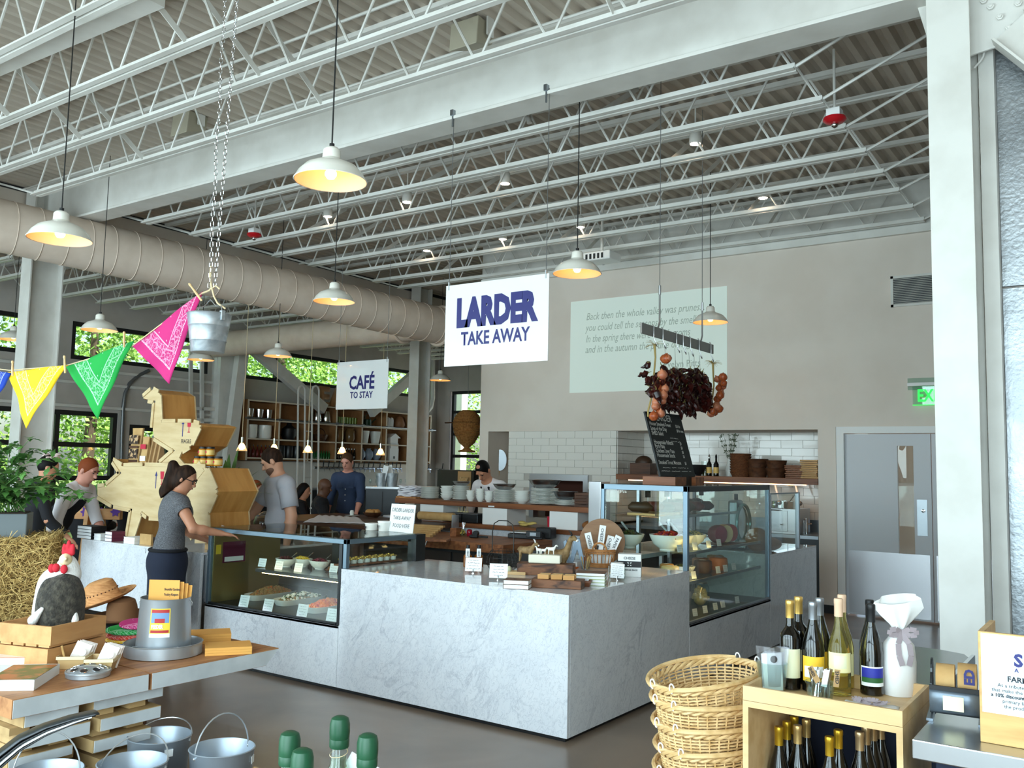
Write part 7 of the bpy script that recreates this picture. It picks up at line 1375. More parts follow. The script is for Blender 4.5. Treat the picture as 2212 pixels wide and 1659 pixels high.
for i in range(46):
 a=rr.random()*6.3;n=rr.randint(6,11);st=V((rr.uniform(-.24,.24)*d1.x+rr.uniform(-.1,.1)*d2.x,rr.uniform(-.24,.24)*d1.y+rr.uniform(-.1,.1)*d2.y,0));p=st.copy();d=V((math.cos(a)*.5,math.sin(a)*.5,rr.uniform(.5,1.2))).normalized();pts=[p.copy()]
 d=(d+V((RGT.x,RGT.y,0))*rr.uniform(-.2,.5)).normalized()
 for k_ in range(n):
  d=(d+V((rr.uniform(-.25,.25),rr.uniform(-.25,.25),-.10))).normalized();p=p+d*.06;pts.append(p.copy())
 MB().tube(pts,[.004-.0025*j/len(pts)for j in range(len(pts))],5).build('stem','leaf_green',tp,smooth=True,world=False)
 lb_=MB()
 for j,q in enumerate(pts[2:]):
  for s_ in range(3 if j<len(pts)-3 else 4):leaf(lb_,q,V((rr.uniform(-1,1),rr.uniform(-1,1),rr.uniform(-.5,.4))),V((rr.uniform(-.4,.4),rr.uniform(-.4,.4),1)),rr.uniform(.045,.095))
 lb_.build('leaf_spray','leaf_dark',tp,world=False)
# pails
mat('galv_dark',(168,178,188),.4,.55);ppl=None
o=MB().box(-1.0,.1,-3.2,-2.1,0,.2).build('low_platform','walnut');tag(o,'low wooden platform under the galvanised pails','platform')
for i,(px,py,lb,ha)in enumerate(((345,1588,'galvanised pail with a price sticker beside the board cribs',.35),(480,1615,'galvanised pail with an upright handle on the open floor side',1.57),(287,1645,'galvanised pail with a looped handle nearest the magazines',.6),(100,1664,'galvanised pail tucked in front of the near crib',1.4))):
 c=OZ(px,py,.5);c.z=.201
 if ppl is None or True:
  t=thing('galvanised_pail',lb,'pail',c,CA+(.0 if i!=1 else .9));MB().lathe([(.105,0),(.108,.004),(.133,.295),(.137,.299),(.133,.302),(.129,.296),(.105,.012),(0,.01)],40).build('pail','galv_dark',t,smooth=True,world=False)
  pts=[(.13*math.cos(a),0,.16*math.sin(a))for a in[PI*k_/16 for k_ in range(17)]];Rr=Matrix.Rotation(ha-PI/2 if i!=1 else 0,3,'X');MB().tube([Rr@V(p)+V((0,0,.28))for p in pts],.003,6).build('bail_handle','wire',t,smooth=True,world=False)
  for s in(-1,1):MB().ell((s*.131,0,.28),.007,8,5).build('ear','wire',t,world=False)
  a=-.9;MB().box(-.018,.018,-.001,.001,0,.03,rotz(a+PI/2),(.131*math.cos(a),.131*math.sin(a),.24)).build('price_sticker','paper',t,world=False)
# green-capped bottles on a small near table
t=thing('tasting_table','small round oak table under the green-capped bottles','table',(1.88,-3.86,0));MB().lathe([(.0,.0),(.2,.0),(.2,.02),(.03,.05),(.03,.9),(.26,.92),(.26,.945),(0,.945)],32).build('table','oak',t,smooth=True,world=False)
mat('green_wax',(24,72,46),.4);mat('clear_liquid',(196,214,190),.05,trans=.9,ior=1.33)
for i,(px,py,lb)in enumerate(((627,1580,'clear bottle with dark green cap next to the hidden-necked one'),(654,1617,'clear bottle with dark green cap, only its cap showing'),(735,1547,'clear bottle with dark green cap and a tag on a string'),(795,1585,'clear bottle with dark green cap and an olive picture tag'))):
 c=OZ(px,py,1.27);c.z=.9455;t=thing('oil_bottle',lb,'bottle',c);h_=.3245
 MB().lathe([(.033,0),(.036,.004),(.036,.17),(.028,.215),(.0152,.245),(.0148,.29)],24,caps=False).build('glass','jar_glass',t,smooth=True,world=False);MB().lathe([(.0,.002),(.034,.004),(.034,.17),(.026,.213),(.0135,.243),(.0132,.255),(0,.256)],24).build('oil','clear_liquid',t,smooth=True,world=False)
 MB().lathe([(.0165,.272),(.0172,.274),(.0172,.286),(.0168,.287),(.0172,.288),(.0178,.298),(.0174,.312),(.015,.321),(.009,.3245),(0,.325)],24).build('cap','green_wax',t,smooth=True,world=False)
 if i>1:MB().tube([(.0155*math.cos(a),.0155*math.sin(a),.262+.004*math.sin(a))for a in[2*PI*k_/16 for k_ in range(16)]],.0008,4,closed=True).build('string','rope',t,world=False);MB().box(0,.075,-.0006,.0006,-.075,0,rotz(CA)@Matrix.Rotation(.5,3,'Y'),V((.012,.02,.262))).build('paper_tag','paper',t,world=False);MB().ell(rotz(CA)@V((.03,-.003,-.03))+V((.012,.02,.262)),(.014,.002,.012),10,5,rotz(CA)).build('olive_print',mat('olive_print',(150,160,60),.6),t,world=False)
# magazines curling over a rack
t=thing('magazine_rack','dark wire rack draped with curling magazines','rack',(.62,-3.6,0));P4=[OD(px,py,2.05)for px,py in((-60,1690),(0,1632),(45,1598),(100,1572),(160,1553),(215,1541))];back=V((-.55,.25,-.05))*.45
for k_ in range(4):
 o=MB().grid(lambda u,v,k_=k_:(lambda x:P4[int(min(x,4))].lerp(P4[int(min(x,4))+1],x-int(min(x,4))))(u*5*(1-.03*k_))+back*v-V((0,0,.010*k_*(1.2-u)))+V((0,0,-.05*v*v)),20,6).build('magazine',['dark_steel','black','paper','black'][k_],smooth=True);o.modifiers.new('s','SOLIDIFY').thickness=.003;tag(o,['dark grey magazine on top of the curling pile','black-covered magazine second in the curling pile','white magazine third in the curling pile','black magazine at the bottom of the curling pile'][k_],'magazine')
q=sum((P4[i]for i in range(1,6)),V())/5+back*.5;t.location=(P4[0].x,P4[0].y,0);q=P4[0]
for dx,dy in((-.1,-.08),(.1,-.08),(0,.1)):MB().cyl((dx*2-.1,dy*2,0),(dx*.3,dy*.3,q.z-.01),.006,6).build('leg','dark_wire',t,world=False)
MB().tube([(.14*math.cos(a),.12*math.sin(a),q.z-.35)for a in[2*PI*i/24 for i in range(24)]],.006,6,closed=True).build('hoop','dark_wire',t,world=False)
# ================================================================ wicker shopping baskets
mat('willow',(230,196,142),.55,col2=(206,166,108),ns=24);BX,BY,BH=.178,.245,.2
def ov(s,z,n=72,dz=0,f=None):return[V((BX*s*math.cos(2*PI*k/n)*(1+(f(k)if f else 0)),BY*s*math.sin(2*PI*k/n)*(1+(f(k)if f else 0)),z+dz*math.cos(4*PI*k/n)))for k in range(n)]
t=thing('willow_basket','pale willow shopping basket on top of the nested stack','basket',(0,0,0),0,'nested willow baskets');b=MB();NS=36
for r in range(15):z=.012+r*.0122;s=.78+.2*z/BH;b.tube(ov(s,z,72,.004*z/BH,lambda k,r=r:.014*(1 if(k//1+r*1)%2 else-1)if k%1==0 else 0),.0042,5,closed=True)
o=b.build('weave','willow',t,smooth=True,world=False);o['kind']='stuff'
b=MB()
for k in range(NS):a=2*PI*k/NS;b.tube([(BX*.78*math.cos(a),BY*.78*math.sin(a),.005),(BX*.98*math.cos(a),BY*.98*math.sin(a),BH)],.004,5)
o=b.build('stakes','willow',t,smooth=True,world=False);o['kind']='stuff'
for q in range(3):MB().tube([V((BX*1.0*math.cos(2*PI*k/96),BY*1.0*math.sin(2*PI*k/96),BH+.006))+V((math.cos(2*PI*k/96),math.sin(2*PI*k/96),0))*.009*math.cos(k*.75+q*2.1)+V((0,0,.009*math.sin(k*.75+q*2.1)))for k in range(96)],.0072,6,closed=True).build('rim_strand','willow',t,smooth=True,world=False)
MB().lathe([(1,.004),(1,.012),(0,.013)],36,R=Matrix.Diagonal((BX*.78,BY*.78,1))).build('base','willow',t,world=False)
for s in(-1,1):MB().tube([V((s*(BX+.016)*math.cos(a),(BY+.016)*math.sin(a),BH+.012+.012*math.cos(a)))for a in[-1.25+2.5*k/16 for k in range(17)]],.010,7).build('folded_handle','willow',t,smooth=True,world=False)
for s in(-1,1):
 for q in(-1,1):a=1.3;MB().tube([V((s*(BX+.012)*math.cos(a)+.012*math.cos(u),q*(BY+.012)*math.sin(a),BH+.02+.018*math.sin(u)))for u in[2*PI*k/12 for k in range(10)]],.0028,6).build('wire_hook','white',t,smooth=True,world=False)
bc=V((1.565,-1.47,0));nb_=9;names=['lowest','second up','third up','fourth up','fifth up','sixth up','seventh up','second from top','top']
for i in range(nb_):
 o=t if i==0 else dup(t);o.location=(bc.x+random.uniform(-.008,.008),bc.y+random.uniform(-.008,.008),.001+i*.087);o.rotation_euler=(0,.03*math.sin(i*2.1)if i else 0,-CA*.55+.06*math.sin(i*1.7));o['label']='pale willow shopping basket, %s in the nested stack'%names[i]
bpy.data.objects[o.name].rotation_euler=(.1,-.02,-CA*.55)
# ================================================================ wine display box
X0,X1,YA,YE,ZW=1.805,2.335,-1.775,-1.325,.957
t=thing('wine_box','birch plywood wine display box with a shallow tray top','box',(2.07,-1.55,0));e=.02
for a in((X0,X1,YA,YA+.014),(X0,X1,YE-.014,YE),(X0,X0+.014,YA+.014,YE-.014),(X1-.014,X1,YA+.014,YE-.014)):MB().box(*a,.907,ZW).build('tray_side','birch',t,bev=.001)
MB().box(X0,X1,YA,YE,.885,.906).build('top_board','birch',t);MB().box(X0,X0+e,YA,YE,.44,.885).build('side_board','birch',t);MB().box(X1-e,X1,YA,YE,.44,.885).build('side_board','birch',t);MB().box(X0+e,X1-e,YA,YE,.44,.46).build('bottom_board','birch',t);MB().box(X0,X1,YA+.02,YE,0,.44).build('plinth','navy',t)
def wine(c,cap,body,label,lm=None,shape='bordeaux',lh=(.05,.13),cat='bottle',extra=None,h=.325):
 c=V(c)+V((RGT.x,RGT.y,0))*(.018 if c[2]>.8 else 0)
 t=thing('wine_bottle',label,cat,c,CA-.25)
 if shape=='bordeaux':pr=[(.03,0),(.037,.004),(.0375,.185),(.034,.205),(.018,.225),(.0145,.24),(.014,h-.008)]
 else:pr=[(.03,0),(.0405,.004),(.041,.15),(.034,.19),(.02,.235),(.0148,.26),(.014,h-.008)]
 MB().lathe(pr+[(0,h-.006)],28).build('glass',body,t,smooth=True,world=False);MB().lathe([(.0155,h-.065),(.0155,h-.02),(.0165,h-.018),(.0165,h-.004),(.0145,h),(0,h)],20).build('capsule',cap,t,smooth=True,world=False)
 if lm:
  r0=(.0378 if shape=='bordeaux' else .0414)
  def lab(nm,z0,z1,a0,a1,m,g):MB().grid(lambda u,v:V(((r0+g)*math.sin(a0+(a1-a0)*u),-(r0+g)*math.cos(a0+(a1-a0)*u),z0+(z1-z0)*v)),10,1).build(nm,m,t,smooth=True,world=False)
  g_=t;lab('label',*lh,-1.15,1.15,lm,0);t2=sub(t,'label')
  if extra:
   for nm,z0,z1,a0,a1,m in extra:lab(nm,z0,z1,a0,a1,m,.0006);sub(t,nm).parent=t2
 return t
for n_,c_ in(('foil_gold',(216,176,96)),('foil_yellow',(190,150,40)),('foil_grey',(150,154,160)),('foil_beige',(196,170,130)),('foil_champ',(206,172,110))):mat(n_,c_,.3,.7)
mat('cork',(222,186,156),.8);mat('lab_cream',(226,222,186),.7);mat('lab_yellow',(240,190,50),.6);mat('lab_pale',(236,226,170),.6);mat('lab_blue',(40,48,150),.5);mat('lab_green',(46,96,50),.5)
z=.907
wine(OZ(1697,1487,z),'foil_gold','bottle_dark','dark wine bottle with gold capsule and cream label in front','lab_cream',lh=(.045,.15));wine(OZ(1697,1487,z)+V((-.005,.12,0)),'foil_gold','bottle_dark','dark wine bottle with gold capsule standing behind its twin','lab_cream')
EX=[('label_band',.045,.085,-1.15,1.15,'paper'),('label_foot',.03,.045,-1.15,1.15,'lab_yellow')]
wine(OZ(1747,1492,z),'foil_grey','bottle_dark','dark wine bottle with grey capsule and yellow label in front','lab_yellow','burgundy',(.04,.13),extra=[('label_band',.055,.095,-.9,.9,'paper')]);wine(OZ(1747,1492,z)+V((-.01,.12,0)),'foil_grey','bottle_dark','dark wine bottle with grey capsule standing behind its twin','lab_yellow','burgundy')
wine(OZ(1803,1500,z),'cork','bottle_pale','clear bottle of pale white wine with cream labels in front','lab_pale','burgundy',(.085,.155),extra=[('front_label',.1,.145,-.55,.55,'lab_cream')],h=.345);wine(OZ(1803,1500,z)+V((-.02,.12,0)),'cork','bottle_pale','clear bottle of pale white wine standing behind its twin','lab_pale','burgundy',h=.345)
wine(OZ(1873,1499,z),'black','bottle_dark','dark wine bottle with black capsule and blue landscape label in front','paper','burgundy',(.035,.105),extra=[('label_sky',.065,.1,-1.05,1.05,'lab_blue'),('label_hills',.048,.066,-1.05,1.05,'lab_green')]);wine(OZ(1873,1499,z)+V((-.03,.11,0)),'black','bottle_dark','dark wine bottle with black capsule standing behind its twin','paper','burgundy')
for i,(px,py,cp,lb)in enumerate(((1665,1575,'foil_yellow','yellow foil, front of the first trio'),(1682,1563,'foil_yellow','yellow foil, middle of the first trio'),(1703,1553,'foil_yellow','yellow foil, back of the first trio'),(1723,1575,'foil_champ','crinkled champagne foil in front'),(1742,1562,'foil_champ','crinkled champagne foil behind'),(1792,1600,'foil_yellow','yellow foil, front of the middle pair'),(1811,1585,'foil_yellow','yellow foil, back of the middle pair'),(1857,1589,'foil_beige','beige foil, front of the row of four'),(1871,1577,'foil_beige','beige foil, second in the row of four'),(1886,1569,'foil_beige','beige foil, third in the row of four'),(1902,1566,'foil_beige','beige foil, back of the row of four'))):
 c=OZ(px,py,.771);c.z=.461;c.x=min(max(c.x,X0+.065),X1-.065);wine(c,cp,'bottle_dark','dark wine bottle inside the box with '+lb,None,'burgundy')
# tray goods
def jarr(px,py,r,h,name,label):c=OZ(px,py,.907);t=thing(name,label,'jar',c,CA);MB().lathe([(r*.8,0),(r*.84,.003),(r,h-.01),(r*1.05,h-.004),(r,h),(r*.95,h-.004),(r*.78,.006),(0,.005)],28,caps=False).build('jar','jar_glass',t,smooth=True,world=False);return t,c
t,c=jarr(1668,1492,.055,.105,'glass_jar','clear glass jar packed with little plastic bags');glassmat('plastic_film',(235,236,240),.25,.35)
for i in range(3):MB().box(-.04+.004*i,.035+.004*i,-.022+.016*i,-.02+.016*i,.006,.14,Matrix.Rotation(.05*(i-1),3,'Y')).build('packet','paper',t,world=False);MB().grid(lambda u,v,i=i:V(((u-.5)*(.085+.03*v),-.026+.016*i+.006*math.sin(u*9+i),.02+.14*v)),8,4).build('plastic_bag','plastic_film',t,smooth=True,world=False)
MB().lathe([(.013,0),(.013,.0006),(0,.0007)],18,(.0,-.0235,.118),Matrix.Rotation(PI/2,3,'X')).build('round_stamp','ink',t,world=False)
t,c=jarr(1772,1512,.05,.065,'opener_jar','short glass jar of metal openers with paper tags');rr=random.Random(3)
for i in range(14):a=rr.random()*6.3;o=MB().cbox((.028*math.cos(a),.028*math.sin(a),.058),(.012,.004,.105),rotz(a)@Matrix.Rotation(rr.uniform(-.4,.4),3,'Y')).build('opener','chrome',t,world=False,bev=.0015)
for i in range(3):MB().cbox((-.035+.04*i,-.04,.085+.012*(i==0)),(.02,.0012,.06),Matrix.Rotation((-.5,.2,.1)[i],3,'Y')).build('paper_tag','cardboard' if i!=1 else 'paper',t,world=False)
text('lettering','SHED',.018,MATS['ink'],t,c+rotz(CA)@V((.04,-.0412,.11)),(0,0,-1),rotz(CA)@V((1,0,0)),bold=.0004);text('lettering','SHED',.014,MATS['ink'],t,c+rotz(CA)@V((-.055,-.0415,.118)),rotz(CA)@V((.5,0,-.87)),rotz(CA)@V((.87,0,.5)),bold=.0004)
c=OZ(1943,1500,.907);t=thing('cloth_gift_bag','white linen bottle bag tied with a grey ribbon','bag',c,CA);mat('linen_bag',(232,230,226),.9,bump=.2,bs=16);mat('ribbon',(164,150,154),.5)
b=MB();n=40;pr=[(.055,0,.05),(.06,.03,.05),(.062,.12,.05),(.055,.18,.1),(.028,.215,.2),(.018,.228,.25),(.03,.25,.35),(.055,.285,.4),(.075,.315,.42),(.07,.345,.35)]
for j,(r,zz,w_)in enumerate(pr):b.v+=[V((r*math.cos(2*PI*k/n)*(1+w_*.35*math.sin(k*2*PI/n*5+j*.4))*(1.15 if j>6 else 1),r*math.sin(2*PI*k/n)*(1+w_*.35*math.cos(k*2*PI/n*6))*((.4,.25,.14)[j-7]if j>6 else .85),zz+(.02*math.sin(2*PI*k/n+.5)if j>8 else 0)))for k in range(n)]
for j in range(len(pr)-1):b.f+=[(j*n+k,j*n+(k+1)%n,(j+1)*n+(k+1)%n,(j+1)*n+k)for k in range(n)]
b.f.append(tuple(range(n))[::-1]);b.build('bag','linen_bag',t,smooth=True,world=False)
def rib(pts,w_,parent,m='ribbon',nd=V((0,-1,0))):
 pts=[V(p)for p in pts];b=MB()
 for i in range(len(pts)-1):
  d=(pts[i+1]-pts[i]).normalized();s_=d.cross(nd).normalized()*w_/2;b.quad(pts[i]-s_,pts[i]+s_,pts[i+1]+s_,pts[i+1]-s_)
 o=b.build('ribbon',m,parent,world=False);o.modifiers.new('s','SOLIDIFY').thickness=.0012
MB().lathe([(.022,.218),(.026,.224),(.026,.232),(.022,.238)],24,caps=False).build('ribbon_band','ribbon',t,smooth=True,world=False)
for s in(-1,1):rib([(0,-.028,.228),(s*.025,-.04,.242),(s*.048,-.042,.238),(s*.05,-.04,.222),(s*.028,-.036,.218),(0,-.03,.226)],.018,t);rib([(0,-.03,.224),(s*.02,-.045,.19),(s*.022,-.056,.15),(s*.012,-.06,.115)],.02,t)
for i in range(3):
 c=OZ(1868,1532,.907)+V((.012*i,-.006*i,.0005));o=MB().grid(lambda u,v,i=i:V(((u-.5)*.17,(v-.5)*.1,.004+.006*i+.003*math.sin(u*12+i*2)*math.cos(v*7))),16,8).build('flat_linen_bag','linen_bag',smooth=True);o.location=c;o.rotation_euler.z=-.1+.1*i;o.modifiers.new('s','SOLIDIFY').thickness=.004;tag(o,['flat white linen bag at the bottom of the ribboned pile','flat white linen bag in the middle of the ribboned pile','flat white linen bag with coiled grey ribbon on top of the pile'][i],'bag')
for k in range(3):rib([(-.03+.03*k+.025*math.cos(a),-.01+.012*math.sin(a),.026+.012*math.sin(a*.5+k))for a in[PI*j/6 for j in range(10)]],.018,o,nd=V((0,-.6,.8)))
# ================================================================ steel checkout counters
t=thing('steel_counter','stainless checkout counter with navy base beside the wine box','counter',(2.8,-1.6,0));MB().box(2.395,4.2,-1.94,-1.25,.862,.92).build('top','stainless',t,bev=.004);MB().box(2.45,4.1,-1.88,-1.3,0,.862).build('base','navy',t)
t=thing('side_counter','grey steel side counter with a bright rim behind the wine box','counter',(2.1,-.8,0));MB().prism([(1.7,-1.2,.885),(2.35,-1.2,.885),(2.35,-.5,.885),(2.31,-.4,.885),(2.2,-.36,.885),(1.7,-.36,.885)],(0,0,.035)).build('top',mat('grey_top',(120,124,126),.25,.3),t,bev=.003);MB().box(2.345,2.36,-1.2,-.45,.87,.93).build('rim','stainless',t);MB().box(1.75,2.33,-1.15,-.42,0,.885).build('base','navy',t)
c=OZ(2118,1602,.9205);t=thing('sign_box','oak menu box with a white discount notice on its front','sign',c);W_,H_,D_=.34,.325,.26;MB().box(0,W_,0,.016,0,H_).build('front_board','oak',t,world=False,bev=.002);MB().box(0,.016,.016,D_,0,H_).build('side_board','oak',t,world=False);MB().box(W_-.016,W_,.016,D_,0,H_).build('side_board','oak',t,world=False);MB().box(.016,W_-.016,.016,D_,0,.016).build('base_board','oak',t,world=False);MB().box(.008,W_-.008,-.003,0,.09,H_-.004).build('notice',mat('notice_blue',(226,236,242),.5),t,world=False);MB().box(.03,.2,.06,.064,.016,H_-.02).build('leaflet','paper',t,world=False)
def st(u,v,s,sz,bold=0,m='ink'):text('lettering',s,sz,MATS[m],t,c+V((u,-.0035,v)),(1,0,0),(0,0,1),bold=bold)
st(.095,.235,'S',.05,.002,'navy_ink');st(.096,.218,'A',.015,.0005,'navy_ink');st(.076,.188,'FARM',.022,.0006);st(.050,.170,'As a tribute to',.0145);st(.034,.155,'that make the food',.0145);st(.032,.14,'a 10% discount to',.0145,.0004);st(.062,.125,'primary li',.0145);st(.066,.11,'the prod',.0145)
c=OZ(2066,1552,.9205);t=thing('tape_dispenser','grey steel packing tape dispenser holding printed brown tape','dispenser',c,.12);mat('disp_grey',(112,122,132),.35,.5)
for s in(-.075,.075):MB().lathe([(.06,0),(.06,.006),(0,.007)],24,(s,.02,.075),frame(V((1,0,0)))@Matrix.Diagonal((1,1.15,1))).build('side_plate','dark_steel',t,world=False);MB().lathe([(.04,0),(.04,.006),(0,.007)],20,(s,.04,.14),frame(V((1,0,0)))).build('reel_holder','dark_steel',t,world=False)
MB().grid(lambda u,v:V((-.075+.15*u,-.045-.03*math.sin(v*PI*.75),.02+.08*v)),4,8).build('front_shroud','disp_grey',t,smooth=True,world=False).modifiers.new('s','SOLIDIFY').thickness=.004
for s in(-.085,.065):MB().box(s,s+.02,-.08,.09,0,.008).build('foot','disp_grey',t,world=False)
MB().box(-.075,.075,-.07,-.06,.098,.112).build('cutter_bar','black',t,world=False);MB().box(-.035,.025,-.079,-.076,.04,.085).build('maker_label','lab_cream',t,world=False)
for i,(x,r)in enumerate(((-.03,.048),(.035,.056))):MB().cyl((x-.028,.02,.12),(x+.028,.02,.12),r,28).build('tape_roll','kraft',t,smooth=True,world=False)
text('lettering','ED',.04,MATS['navy_ink'],t,wmat(t)@V((.055,-.037,.118)),(0,0,1),wmat(t).to_3x3()@V((-1,0,0)),bold=.002)
# ================================================================ hanging signs
def hsign(name,y,pTL,pBR,label,rows,top):
 a,c=OY(*pTL,y),OY(*pBR,y);x0,x1,z0,z1=a.x,c.x,c.z,a.z;t=thing(name,label,'sign',((x0+x1)/2,y,z0));MB().box(x0,x1,y,y+.008,z0,z1).build('panel',mat('acrylic',(240,241,241),.08,coat=.3),t,bev=.001)
 for s,u,v,sz,xs,bd in rows:text('lettering',s,sz,MATS['navy_ink'],sub(t,'panel'),(x0+(x1-x0)*u,y-.001,z0+(z1-z0)*v),(1,0,0),(0,0,1),xs=xs,bold=bd,align='CENTER')
 for q in(x0+.03,x1-.03):MB().cyl((q,y+.004,z1-.03),(q,y+.004,top),.0028,6).build('cable','cable',t);MB().box(q-.006,q+.006,y-.004,y+.012,z1-.04,z1+.03).build('clip','wire',t)
 return t
t=hsign('hanging_sign',.9,(964,618),(1183,779),'white hanging sign with bold navy lettering larder take away',[('LARDER',.5,.49,.315,.7,.02),('TAKE AWAY',.5,.25,.155,.78,.004)],4.74)
for q in(-.03,.03):pass
hsign('hanging_sign',4.345,(729,783),(836,882),'smaller white hanging sign with navy lettering café to stay',[('CAFÉ',.5,.42,.27,.8,.008),('TO STAY',.5,.23,.13,.85,.003)],4.72)
for px,py in((980,240),(1182,185)):
 c=OY(px,py,.9);o=MB().cbox((0,0,0),(.03,.04,.05)).cyl((0,0,-.025),(0,0,-.12),.008,6).build('beam_clamp','dull_steel');o.location=V((c.x,.89,4.74));tag(o,'small steel beam clamp on the girder flange holding a sign cable','clamp','beam clamps')
# ================================================================ hanging rack, onions, peppers
XR=-.4;ya,yb=1.75,3.28;zr=2.885;t=thing('pot_rack','grey steel hanging bar with hooks over the tall case','rack',(XR,2.5,zr));MB().box(XR-.008,XR+.008,ya,yb,zr-.045,zr+.045).build('bar',mat('rack_grey',(150,150,148),.45,.4),t,bev=.002)
for y in(2.1,3.02):MB().tube([(XR,y-.05,zr+.02),(XR,y-.02,zr+.06),(XR,y,zr+.1),(XR,y,zr+.36)],.008,8).build('hanger_hook','rack_grey',t,smooth=True);MB().cyl((XR,y,zr+.36),(XR,y,5.2),.003,6).build('hanger_wire','cable',t);MB().cyl((XR,y,zr+.34),(XR,y,zr+.42),.012,8).build('turnbuckle','wire',t)
HY=[1.96,2.14,2.42,2.56,2.72,2.92,3.2]
for i,y in enumerate(HY):MB().tube([(XR,y+.0,zr+.06),(XR+.014,y,zr+.04),(XR+.014,y,zr-.06),(XR+.03,y+.02,zr-.11),(XR+.02,y+.05,zr-.125),(XR,y+.07,zr-.1)],.0045,6).build('s_hook','wire',t,smooth=True)
mat('onion',(186,98,52),.35,col2=(150,66,36),ns=14,stretch=(6,6,1));mat('onion2',(200,130,96),.35,col2=(170,92,66),ns=14);mat('pepper',(34,12,11),.28,col2=(62,18,14),ns=20);mat('dry_leaf',(168,146,90),.9);mat('pepper_stem',(120,112,60),.8)
def braid(pxs,top,label,ymid,seed):
 rr=random.Random(seed);p0_=OX(*top,XR);t=thing('onion_braid',label,'onions',p0_);path=[OX(*q,XR)for q in pxs];MB().tube([V((XR,HY[0 if ymid<2.5 else 6]+.04,zr-.12)),p0_]+path,[.008,.012]+[.008]*len(path),7).build('braid_stem','dry_leaf',t,smooth=True)
 for i in range(16):a=rr.random()*6.3;d=V((math.cos(a),math.sin(a),rr.uniform(-.2,.8))).normalized();MB().tube([p0_,p0_+d*.05,p0_+d*.09+V((0,0,-.02))],[.002,.0015,.0008],4).build('dry_stalk','dry_leaf',t)
 n=0
 for i in range(len(path)-1):
  for k in range(3):
   p=path[i].lerp(path[i+1],rr.random())+V((rr.uniform(.04,.12),rr.uniform(-.04,.04),rr.uniform(-.02,.02)));r=rr.uniform(.034,.046);o=thing('onion','copper-skinned onion plaited into the %s'%('braid beside the chalkboard' if ymid<2.5 else 'braid at the far end of the rack'),'onion',p-V((0,0,r)),0,label);MB().lathe([(0,-.9*r),(.5*r,-.82*r),(.95*r,-.3*r),(r,.05*r),(.75*r,.6*r),(.25*r,.95*r),(.1*r,1.25*r),(0,1.3*r)],14,(0,0,r),Matrix.Rotation(rr.uniform(-.6,.6),3,'X')@Matrix.Rotation(rr.uniform(-.6,.6),3,'Y')).build('bulb',['onion','onion2'][n%2],o,smooth=True,world=False);n+=1
braid([(1416,772),(1414,795),(1412,815),(1410,835),(1408,855),(1404,872),(1400,888),(1400,900)],(1414,745),'string of copper onions beside the chalkboard',1.9,3)
braid([(1541,815),(1542,832),(1540,850),(1538,868),(1534,884),(1528,896)],(1540,785),'string of copper onions at the far end of the rack',3.2,9)
rr=random.Random(8);pm=[]
for i in range(5):
 b=MB();n=9;L=rr.uniform(.09,.13);bd=rr.uniform(-.03,.03);b.tube([(bd*math.sin(PI*q/6),.012*math.sin(q*2),-L*q/6)for q in range(7)],[.01,.024,.027,.024,.018,.011,.003],8);me=b.mesh('pepper',True);me.materials.append(MATS['pepper']);pm.append(me)
stm=MB().tube([(0,0,.03),(.004,0,.012),(0,0,-.006)],[.002,.003,.007],6).mesh('stalk',True);stm.materials.append(MATS['pepper_stem'])
poly=[(1428,800),(1450,800),(1470,812),(1482,818),(1495,805),(1515,808),(1528,820),(1530,850),(1534,875),(1520,885),(1500,893),(1470,890),(1445,885),(1424,880),(1412,850),(1420,825)]
def inside(x,y):
 c=False;j=len(poly)-1
 for i in range(len(poly)):
  if(poly[i][1]>y)!=(poly[j][1]>y)and x<(poly[j][0]-poly[i][0])*(y-poly[i][1])/(poly[j][1]-poly[i][1])+poly[i][0]:c=not c
  j=i
 return c
cnt=0
while cnt<230:
 px,py=rr.uniform(1405,1536),rr.uniform(796,892)
 if not inside(px,py):continue
 p=OX(px,py,XR+rr.uniform(-.1,.1));cnt+=1
 o=link('dried_pepper',pm[cnt%5],None);o.location=p+V((0,0,.05));o.rotation_euler=(rr.gauss(0,.5),rr.gauss(0,.5),rr.random()*6.3);s=rr.uniform(.85,1.25);o.scale=(s,s,s);tag(o,'dark red dried chilli pepper hanging in the bunch under the rack','pepper','dried peppers on the rack');link('stalk',stm,None,o)
for i,(px,py)in enumerate(((1400,790),(1400,812),(1402,828),(1398,858),(1404,842))):o=link('dried_pepper',pm[i],None);o.location=OX(px,py,XR-.02)+V((0,0,.03));o.rotation_euler=(1.2,.5,1+i);tag(o,'dark dried pepper poking out beside the onion string','pepper','peppers beside the onions');link('stalk',stm,None,o)
for i,px in enumerate((1433,1455,1470,1485,1496,1508)):
 y=HY[1+min(i,5)];q=OX(px,806,XR);o=MB().tube([(XR+.02,min(max(q.y,y-.05),y+.2)if False else q.y,q.z),(XR+.02,q.y-.01,(q.z+zr)/2),(XR+.02,q.y-.02,zr-.1)],.0015,4).build('pepper_string','cable');tag(o,'thin string from the rack to the dried peppers','string','pepper strings')
